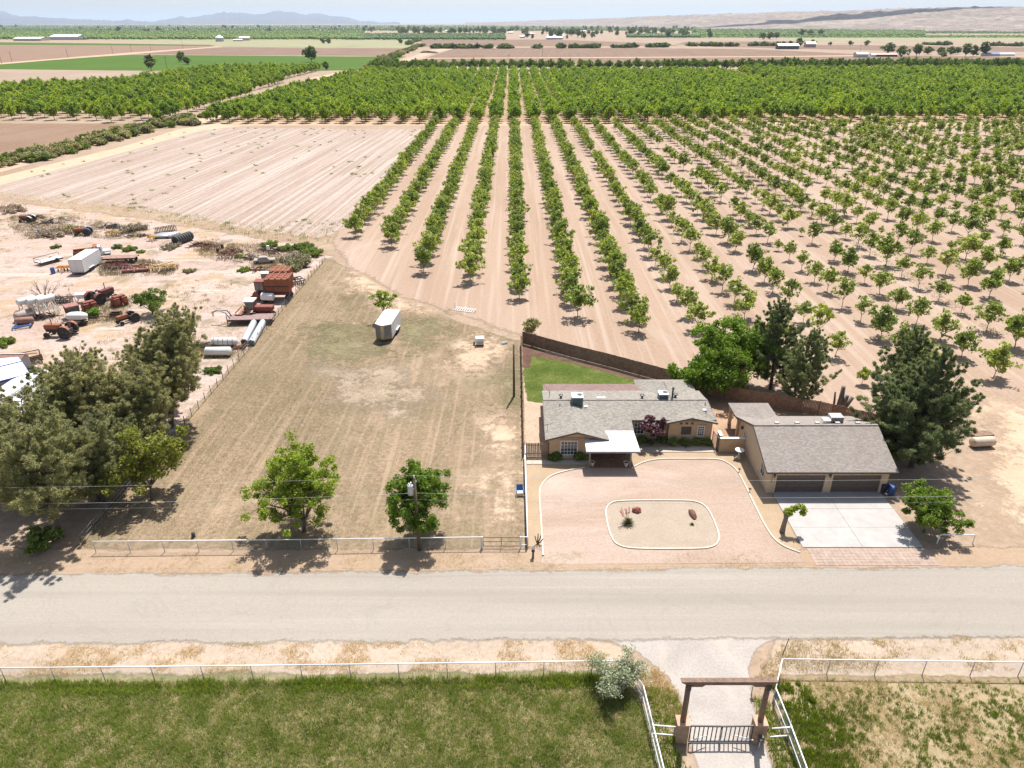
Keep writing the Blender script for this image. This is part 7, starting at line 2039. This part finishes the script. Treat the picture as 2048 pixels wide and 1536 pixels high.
def canopy(label, xs, yf, yb, h=8.0, nx=500, ny=22, seed=1):
    """far orchard: many crowns standing shoulder to shoulder"""
    rg = np.random.default_rng(seed)
    pts = []
    for j in range(ny):
        t = j / (ny - 1)
        # spread rows evenly in sight-line angle so that the far rows still read as rows
        y = yf + (yb - yf) * t
        for i in range(nx):
            x = xs[0] + (xs[1] - xs[0]) * (i + rg.uniform(-.3, .3)) / nx
            yy = y + rg.uniform(-.3, .3) * abs(yb - yf) / ny
            g = P(x, yy)
            pts.append((g.x, g.y, mpp(x, yy)))
    pts = np.array(pts)
    n = len(pts)
    # each crown: an 8-sided dome with a trunk-high skirt
    k = 7
    wid = np.maximum(4.5, pts[:, 2] * (xs[1] - xs[0]) / nx * .62) * rg.uniform(.8, 1.2, n)
    hh = h * rg.uniform(.8, 1.15, n)
    a = np.linspace(0, 2 * np.pi, k, endpoint=False)
    V = np.zeros((n, 2 * k + 1, 3))
    for q in range(k):
        r1, r2 = wid * rg.uniform(.7, 1.1, n), wid * rg.uniform(.5, .95, n)
        V[:, q] = np.stack([pts[:, 0] + r1 * math.cos(a[q]), pts[:, 1] + r1 * math.sin(a[q]), hh * rg.uniform(.12, .3, n)], 1)
        V[:, k + q] = np.stack([pts[:, 0] + r2 * math.cos(a[q]), pts[:, 1] + r2 * math.sin(a[q]), hh * rg.uniform(.6, .85, n)], 1)
    V[:, 2 * k] = np.stack([pts[:, 0], pts[:, 1], hh], 1)
    F = []
    for q in range(k):
        q2 = (q + 1) % k
        F += [(q, q2, k + q2), (q, k + q2, k + q), (k + q, k + q2, 2 * k)]
    F = np.array(F)
    F = (F[None] + (np.arange(n) * (2 * k + 1))[:, None, None]).reshape(-1, 3)
    o = link('far_orchard', np_mesh('far_orchard', V.reshape(-1, 3), F, m_can))
    return tag(o, label, 'orchard', None, 'stuff')
canopy('wide far orchard belt behind the white barns on the left', (-150, 730), 79.5, 64, 9, 300, 10, 1)
canopy('far orchard belt left of the little town', (690, 1012), 80, 70, 8, 130, 6, 2)
canopy('hazy far orchards below the mountains on the left', (-150, 1000), 62, 51, 11, 300, 9, 3)
canopy('green far orchard below the mesa on the right', (1385, 1850), 73, 60, 9, 190, 8, 4)
canopy('hazy far orchards in front of the mesa foot', (1000, 1400), 62, 53, 10, 160, 7, 5)
canopy('dark far orchard corner right of the little town', (1255, 1400), 76, 72, 9, 80, 3, 6)
canopy('far scrub belt at the mesa foot', (1400, 2200), 75.5, 72, 5, 200, 4, 7)
canopy('far scrub belt at the mesa foot on the right', (1640, 2200), 67.5, 64, 6, 160, 4, 8)
# town trees and hedges as single plants
m_dk = leaf_mat('far_dark_leaf', (0.035, 0.065, 0.022), (0.06, 0.095, 0.03), (0.085, 0.13, 0.045), 0.3)
farT = [broadleaf(400 + k, 12, 6 if k < 3 else 3.2, 1.5, .3, 6, 5, 1.9, 14, 1.2, m_dk, fill=16) for k in range(5)]
hedge = [broadleaf(420 + k, 5, 5, .2, .1, 6, 5, 1.3, 14, .9, (m_dk, m_shrub)[k % 2], fill=14) for k in range(3)]
town = []
for i in range(230):
    x = random.uniform(780, 1420); y = random.choice([random.uniform(55, 62), random.uniform(61, 70), random.uniform(66, 78 if x > 1020 else 69)])
    g = P(x, y); town.append((g.x, g.y, 0))
for i in range(60):
    g = P(random.uniform(-60, 760), random.uniform(54, 66)); town.append((g.x, g.y, 0))
scatter_object('town_trees', town, RNG.uniform(.9, 2.3, len(town)), farT, 'dark trees scattered through the little far town', 'trees')
def ftree(label, px, hpx, k=0, grp=None, wide=1.0):
    g = P(*px)
    s = hpx * mpp(*px) / 12 * 1.02
    plant_tree('lone_tree', label, 'tree', farT[k], (g.x, g.y, 0), (s * wide, s * wide, s), random.uniform(0, 6), grp)
ftree('grey green lone tree at the near edge of the green field', (303, 142), 31, 3, None, 1.2)
ftree('dark round tree at the near edge of the green field', (363, 124), 20, 0, None, .9)
ftree('low grey tree beside the dark round tree by the green field', (374, 129), 14, 1, None, 1.3)
ftree('big dark tree at the right end of the green field', (623, 124), 30, 2, None, 1.0)
ftree('dark bushy tree right of the big dark field tree', (652, 140), 16, 1)
ftree('small tree in the pale far crop', (646, 88), 11, 0); ftree('second small tree in the pale far crop', (657, 88), 11, 1)
ftree('small tree at the corner of the pale far field', (801, 88), 10, 0)
ftree('round tree left of the far farm sheds on the right', (1775, 107), 20, 1, None, 1.3)
WB = [(1803, 114, 21, 0), (1832, 114, 25, 3), (1856, 109, 15, 1), (1880, 109, 14, 0), (1900, 110, 16, 1), (1914, 109, 14, 2), (1885, 115, 12, 1), (1930, 114, 26, 3), (1946, 113, 22, 4), (1965, 112, 27, 3)]
for i, (x, y, hp_, k) in enumerate(WB): ftree(('tall' if hp_ > 20 else 'low') + ' windbreak tree, number %s from the left in the far right farm row' % ORD[i], (x, y), hp_, k, 'windbreak of the far right farm', 1.25)
for i, (x, y, hp_, k) in enumerate([(1597, 97, 20, 3), (1565, 92, 9, 0), (1580, 91, 9, 1), (1625, 91, 11, 0), (1525, 79, 13, 0), (1540, 79, 14, 1), (1552, 78, 13, 2), (1660, 91, 7, 0), (1700, 91, 9, 0), (1733, 92, 11, 1), (1602, 73, 13, 0), (1620, 72, 12, 2), (1640, 72, 12, 1)]):
    ftree('dark farm tree far right, number %s counted from the nearest farm' % ORD[i], (x, y), hp_, k, 'trees round the far right farmhouse', 1.2)
hd_ = []
def hrow(xa, xb, ya, yb, n):
    for i in range(n):
        t = (i + random.uniform(-.4, .4)) / n
        g = P(xa + (xb - xa) * t, ya + (yb - ya) * t + random.uniform(-.4, .4)); hd_.append((g.x, g.y, 0))
hrow(865, 958, 97, 97, 26); hrow(968, 985, 97, 97, 4); hrow(996, 1030, 97, 97, 8); hrow(1070, 1082, 97, 97, 3); hrow(1118, 1128, 96.5, 96.5, 4); hrow(1141, 1200, 96.5, 96, 18); hrow(1228, 1272, 96, 95.5, 10); hrow(1295, 1336, 95, 94.5, 12)
hrow(1379, 1396, 92.5, 92.5, 6); hrow(1403, 1425, 92.5, 92.5, 8); hrow(1430, 1480, 93, 93, 7); hrow(1500, 1560, 92, 92, 16); hrow(1850, 1900, 90, 91, 12); hrow(1985, 2048, 92, 93, 12)
hrow(815, 842, 90, 80, 22)
scatter_object('field_hedge', hd_, RNG.uniform(1.0, 1.9, len(hd_)), hedge, 'dark hedge bushes along the far brown fields', 'hedge')
# farm buildings
m_wb = mat('white_barn', (.72, .72, .71), .5); m_gb = mat('grey_barn', (.42, .43, .45), .6); m_tb = mat('tan_barn', (.48, .38, .3), .7); m_dkb = mat('dark_barn', (.07, .06, .065), .8)
def barn(label, x0, x1, y, hm, roof_m, wall_m, dep=14, grp=None):
    a, b = P(x0, y), P(x1, y)
    gable_house('barn', label, Vector((a.x, a.y + dep / 2, 0)), Vector((b.x, b.y + dep / 2, 0)), dep / 2, hm * .62, hm, roof_m, wall_m, None, 'barn', .3)
barn('long white barn, leftmost of the far left farm', 27, 82, 82, 9, m_wb, m_tb, 40)
barn('white barn right of the long one on the far left farm', 100, 157, 80, 13, m_wb, m_gb, 50)
barn('small white roofed building right of the round tank', 478, 499, 81, 10, m_wb, m_tb, 16)
barn('low white shed beside the round tank', 466, 484, 82.5, 5, m_wb, m_tb, 14)
g = P(440, 83)
t = thing('grain_tank', 'round grey tank with conical white roof by the far orchard', 'tank', tuple(g))
MB().lathe([(0, 0), (10, 0), (10, 9), (0, 9)], 20).build('wall', m_gb, t); MB().lathe([(10.6, 9), (2, 14), (1.5, 15.5), (0, 15.8)], 20).build('roof', m_wb, t)
barn('long white greenhouse right of the little town', 1093, 1126, 79, 8, m_wb, m_gb, 30)
barn('white greenhouse behind the long one at the little town', 1095, 1128, 76, 9, m_wb, m_wb, 30)
barn('grey gabled shed on the far right farm', 1713, 1737, 115, 6.5, mat('grey_roof', (.5, .48, .45), .6), m_gb, 12)
barn('long low dark shed right of the grey gabled one', 1752, 1795, 113.5, 4.2, m_tb, m_dkb, 10)
barn('small white building at the end of the long dark shed', 1743, 1752, 113.5, 4, m_wb, m_wb, 8)
barn('blue roofed long shed at the far right end', 1970, 2000, 112.5, 4.5, mat('blue_roof', (.08, .16, .42), .5), m_gb, 12)
barn('pale fenced stable right of the blue roofed shed', 2001, 2030, 112, 4, mat('pale_blue_roof', (.5, .56, .62), .6), m_wb, 10)
barn('dark low barn with pale roof in the middle farm', 1556, 1598, 98.5, 9, m_wb, m_dkb, 16)
barn('white gabled farmhouse right of the dark low barn', 1612, 1632, 95, 10, m_wb, mat('pink_wall', (.4, .27, .24), .8), 14)
for i, (x, y, s_) in enumerate(sorted(((842, 60, 14), (890, 63, 9), (930, 64, 9), (985, 66, 10), (1015, 67, 11), (1060, 70, 9), (1135, 66, 9), (1160, 64, 12), (1290, 57, 14), (1330, 56, 12), (1342, 55, 16), (1365, 52, 14), (1040, 76, 10), (1365, 69, 7), (640, 62, 9), (300, 60, 10), (330, 61, 12)))):
    barn('tiny white roofed house among far trees, %s from the left' % ordinal(i), x, x + s_, y, 7, m_wb, m_tb, 14)
# small power poles along the far field road
polem = MB().tube([(0, 0, -.2), (0, 0, 11)], [.22, .15], 6).bar((-1.2, 0, 10.2), (1.2, 0, 10.2), .16).mesh('pole', m_pole)
for i, (x, y) in enumerate(sorted(((4, 128), (24, 123), (136, 115), (226, 108), (263, 104), (302, 102), (334, 137), (1018, 131), (1085, 112), (366, 97), (1720, 103)))):
    o = thing('field_pole', 'thin far power pole, %s from the left' % ordinal(i), 'utility pole', tuple(P(x, y)), 0, 'far power poles')
    link('pole', polem, o)
t = thing('manure_heap', 'dark brown heap beside the canal road', 'heap', tuple(P(858, 106)), .5)
rk = rock('heap', 'x', (0, 0, 0), 22, 7, 3.2, mat('dark_manure', (.13, .09, .065), .95), 5)
rk.parent = t
for k_ in ('label', 'category'):
    if k_ in rk: del rk[k_]
# ------------------------------------------------------------ ground plants too many to count
def tufts(label, name, pts, rng, hgt, wid, blades, m, cat, lean=.5):
    """grass tufts: blades as narrow triangles fanning from each point"""
    pts = np.asarray(pts)
    n = len(pts)
    c = np.repeat(pts, blades, 0)
    s = np.repeat(rng.uniform(.6, 1.35, n), blades)
    c = c + np.concatenate([rng.normal(size=(n * blades, 2)) * wid * s[:, None], np.zeros((n * blades, 1))], 1)
    a = rng.uniform(0, 6.283, n * blades)
    l = rng.uniform(.1, lean, n * blades) * hgt * s
    hh = hgt * s * rng.uniform(.5, 1.1, n * blades)
    bw = hgt * .06 * rng.uniform(.7, 1.4, n * blades)
    d = np.stack([np.cos(a), np.sin(a), np.zeros_like(a)], 1)
    p_ = np.stack([-np.sin(a), np.cos(a), np.zeros_like(a)], 1)
    v = np.stack([c - p_ * bw[:, None], c + p_ * bw[:, None], c + d * l[:, None] + np.stack([0 * hh, 0 * hh, hh], 1)], 1).reshape(-1, 3)
    o = link(name, np_mesh(name, v, np.arange(len(v)).reshape(-1, 3), m))
    return tag(o, label, cat, None, 'stuff')
m_gr = leaf_mat('pasture_blade', (.085, .14, .034), (.135, .195, .052), (.24, .27, .12), .5)
m_grd = leaf_mat('dark_blade', (.04, .08, .014), (.075, .12, .024), (.13, .165, .05), .45)
m_straw = leaf_mat('straw_blade', (.30, .235, .13), (.42, .34, .205), (.50, .42, .28), .5, tcol=(1.2, 1.15, 1.0))
m_lawnb = leaf_mat('lawn_blade', (.05, .085, .012), (.08, .125, .018), (.15, .165, .045), .4)
def region(poly, n, dens=None, rng=RNG):
    xs = [q[0] for q in poly]; ys = [q[1] for q in poly]
    X = rng.uniform(min(xs), max(xs), n * 3); Y = rng.uniform(min(ys), max(ys), n * 3)
    k = pip(poly, X, Y)
    X, Y = X[k], Y[k]
    if dens is not None:
        kk = rng.uniform(size=X.size) < dens(X, Y)
        X, Y = X[kk], Y[kk]
    return np.stack([X, Y, np.full(X.size, .01)], 1)[:n]
PAST = [(-60, 36.0), (5.6, 36.7), (8.3, 36.2), (9.0, 33), (9.2, 26), (-60, 26)]
PASTV = [(-38, 36.0), (5.6, 36.7), (8.3, 36.2), (9.0, 33), (9.2, 26.5), (-33, 26.5)]
patch = lambda X, Y: np.clip((fbm(X * .9 + Y * .3, Y * .9, 4, 9) - .25) * 2.4, .4, 1)
tufts('lush green grass of the pasture south of the road', 'pasture_grass', region(PASTV, 30000, patch), RNG, .26, .1, 7, m_gr, 'grass', .8)
patch2 = lambda X, Y: np.clip((fbm(X * 1.1 + .3 * Y, Y * 1.1, 4, 21) - .52) * 6, 0, 1)
tufts('darker grass clumps in the lush pasture', 'pasture_grass', region(PASTV, 2600, patch2), RNG, .33, .12, 9, m_grd, 'grass')
tufts('dark tall grass along the pasture fence line', 'fence_grass', region([(-40, 35.0), (6.5, 35.9), (8.2, 36.3), (8.2, 37.0), (-40, 36.2)], 2600, lambda X, Y: np.clip((fbm(X * .5, Y * .8, 3, 12) - .35) * 3, .12, 1)), RNG, .42, .12, 8, m_gr, 'grass')
tufts('dry pale grass mixed into the lush pasture', 'pasture_straw', region(PASTV, 20000), RNG, .22, .1, 6, m_straw, 'grass', .9)
DRYP = [(18.5, 36.6), (40, 36.4), (36, 26), (17.9, 26), (18.2, 33)]
def clumps(poly, n, dens, k, r):
    c = region(poly, n, dens)
    s = RNG.uniform(.4, 1.25, len(c))
    q = np.repeat(c, k, 0)
    q[:, :2] += RNG.normal(size=(len(q), 2)) * r * np.repeat(s, k)[:, None]
    return q
tuf = lambda X, Y: np.clip((fbm(X * .28, Y * .28, 3, 33) - .32) * 3, .05, 1) * np.clip((36.0 - Y) * .35 + .1, .04, 1) * np.clip(1.5 - np.abs(X - 29) * .0, 0, 1)
tufts('dark green grass tufts on the dry pasture', 'tuft_grass', clumps(DRYP, 1050, tuf, 5, .12), RNG, .25, .06, 8, m_grd, 'grass')
tufts('small grey green tufts on the dry pasture', 'tuft_grass', clumps(DRYP, 900, None, 3, .1), RNG, .2, .06, 7, m_gr, 'grass')
tufts('short straw on the dry pasture', 'dry_grass', region(DRYP, 11000, lambda X, Y: np.clip((fbm(X * .4, Y * .4, 4, 35) - .35) * 4, .05, 1)), RNG, .17, .1, 6, m_straw, 'grass', .9)
tufts('dense dark grass left of the dry pasture by the driveway fence', 'tuft_grass', clumps([(18.4, 36.2), (20.4, 36.2), (22, 33), (21.5, 28), (17.9, 27), (18.2, 33)], 150, None, 9, .2), RNG, .4, .08, 8, m_grd, 'grass')
for (pl, n, lb) in (([(9.4, 36.0), (11.4, 35.4), (11.7, 33), (10.6, 31.5), (11.4, 28), (11.0, 25), (9.3, 25)], 900, 'green grass strip left of the gravel driveway'), ([(16.8, 35), (17.8, 34.5), (17.8, 27), (16.5, 27), (16.6, 31)], 450, 'green grass strip right of the gravel driveway')):
    tufts(lb, 'strip_grass', region(pl, n), RNG, .34, .12, 8, m_gr, 'grass')
vd = lambda X, Y: np.clip((fbm(X * .5, Y * .9, 4, 51) - .45) * 5, .03, 1)
tufts('dry straw along the south road edge', 'verge_straw', region([(-45, 36.6), (7, 37.4), (9.6, 37.2), (5, 40.2), (-45, 39.5)], 4200, vd), RNG, .2, .12, 8, m_straw, 'grass')
tufts('golden straw right of the gravel driveway mouth', 'verge_straw', region([(17.2, 36.2), (18.6, 38.2), (20.6, 40.2), (60, 40.9), (60, 37.2), (20, 37.3), (18.6, 35)], 3600, vd), RNG, .24, .12, 8, m_straw, 'grass')
tufts('golden straw left of the gravel driveway mouth', 'verge_straw', region([(9.0, 37.0), (10.6, 37.6), (11.6, 35.6), (11.8, 33), (10.4, 33.5), (9.2, 35)], 520), RNG, .26, .12, 8, m_straw, 'grass')
tufts('dry straw along the north road edge', 'verge_straw', region([(-60, 47.6), (25, 48.3), (25, 50.4), (-60, 50.2)], 2600, vd), RNG, .14, .12, 7, m_straw, 'grass')
LOTP = [tuple(q) for q in LOT]
ld = lambda X, Y: np.clip((fbm(X * .12, Y * .12, 4, 61) - .42) * 5, .04, 1)
m_lotb = leaf_mat('mown_blade', (.075, .06, .035), (.17, .135, .085), (.30, .245, .165), .25)
tufts('short dry stubble on the mown lot', 'lot_stubble', region(LOTP, 24000, ld), RNG, .13, .16, 5, m_lotb, 'grass')
m_lotg = leaf_mat('lot_green_blade', (.10, .11, .04), (.16, .16, .07), (.22, .21, .11), .3)
tufts('thin green grass patches on the mown lot', 'lot_grass', region(LOTP, 6000, lambda X, Y: np.clip((fbm(X * .09, Y * .09, 4, 71) - .52) * 7, 0, 1)), RNG, .13, .16, 5, m_lotg, 'grass')
tufts('short green blades of the back lawn', 'lawn_grass', region([tuple(q) for q in LAWN], 6500, lambda X, Y: np.clip((fbm(X * .2, Y * .2, 4, 77) - .3) * 3.5, .05, 1)), RNG, .1, .1, 6, m_lawnb, 'grass')
YD = [tuple(q) for q in YARD]
yd = lambda X, Y: np.clip((fbm(X * .09, Y * .09, 4, 81) - .5) * 5, 0, 1)
tufts('dry weeds scattered over the farmyard', 'yard_weeds', region(YD, 13000, yd), RNG, .28, .3, 8, m_straw, 'weeds')
tufts('grey green weeds scattered over the farmyard', 'yard_weeds', clumps(YD, 1500, yd, 5, .4), RNG, .34, .2, 7, m_scrub, 'weeds')
m_deadb = leaf_mat('dead_weed', (.11, .085, .06), (.19, .15, .105), (.27, .22, .155), .2)
for (lb, pl, n) in (('dead brush round the far scrap piles', [(20, 432), (130, 428), (215, 445), (300, 462), (290, 480), (160, 476), (60, 478), (15, 455)], 1500), ('dead brush under the row of implements', [(196, 520), (300, 520), (355, 532), (350, 552), (200, 552)], 700), ('dead brush among the raised tanks and tractors', [(50, 600), (150, 590), (280, 600), (290, 640), (180, 648), (60, 648)], 900), ('dead brush in the back scrap row', [(385, 482), (560, 490), (600, 505), (560, 545), (440, 530), (390, 505)], 1300), ('dead brush round the two white tanks', [(400, 685), (490, 685), (485, 715), (400, 718)], 260)):
    tufts(lb, 'dead_brush', region(GP(*pl), n, lambda X, Y: np.clip((fbm(X * .25, Y * .12, 3, 44) - .35) * 4, .05, 1)), RNG, .45, .3, 9, m_deadb, 'brush')
FD = [tuple(q) for q in FALLOW]
fdn = lambda X, Y: np.clip((fbm(X * .06, Y * .03, 4, 91) - .52) * 4, .01, 1) * np.clip((215 - Y) / 60, .15, 1)
tufts('scattered green weeds on the fallow field', 'field_weeds', clumps(FD, 1500, fdn, 7, .38), RNG, .5, .2, 8, m_shrub, 'weeds')
tufts('dry weeds along the fallow field edge', 'field_weeds', region(GP((-40, 402), (300, 440), (520, 478), (660, 492), (650, 470), (480, 448), (250, 408), (-40, 380)), 2600), RNG, .4, .3, 8, m_straw, 'weeds')
tufts('green weeds along the fallow field edge', 'field_weeds', region(GP((250, 425), (520, 478), (660, 488), (690, 440), (600, 440), (480, 448), (250, 408)), 700, patch2), RNG, .55, .4, 12, m_shrub, 'weeds')
tufts('weed strip along the irrigation line in the sparse orchard', 'field_weeds', region([(71.8, 100), (74.2, 100), (74.2, 330), (71.8, 330)], 900), RNG, .35, .3, 8, m_scrub, 'weeds')
tufts('dry weeds along the west lot line', 'line_weeds', region(GP((150, 1092), (645, 515), (660, 530), (185, 1092)), 420), RNG, .2, .3, 9, m_straw, 'weeds')
# ------------------------------------------------------------ a cloud off to the right and the air itself
m_cl = mat('cloud_white', (.8, .8, .82), 1.0, var=.02)
bm = bmesh.new()
bmesh.ops.create_icosphere(bm, subdivisions=4, radius=1)
for v in bm.verts:
    c = v.co
    k = 1 + .25 * math.sin(5 * c.x + 2 * c.y) * math.cos(4 * c.y - c.z)
    v.co = Vector((c.x * 1500 * k, c.y * 330 * k, max(c.z, -.3) * 220 * k))
me = bpy.data.meshes.new('cloud'); bm.to_mesh(me); bm.free()
me.materials.append(m_cl)
CLZ = 1700
gM = Vector((3300, 6150, 120))
cl_o = link('cloud', me, None, tuple(gM + sd * ((CLZ - 120) / sd.z)), (0, 0, -.05))
tag(cl_o, kind='structure')
HZ = 3.6e-5
hz, nt, b_, out = new_mat('haze_air')
nt.nodes.remove(b_)
pv = nt.nodes.new('ShaderNodeVolumePrincipled')
pv.inputs['Color'].default_value = (0.74, 0.86, 1.0, 1)
pv.inputs['Density'].default_value = HZ
pv.inputs['Anisotropy'].default_value = 0.25
nt.links.new(pv.outputs[0], out.inputs['Volume'])
hb = MB().box(-91000, -70, -6, 91000, 110500, 640).build('haze', hz)
tag(hb, kind='stuff')
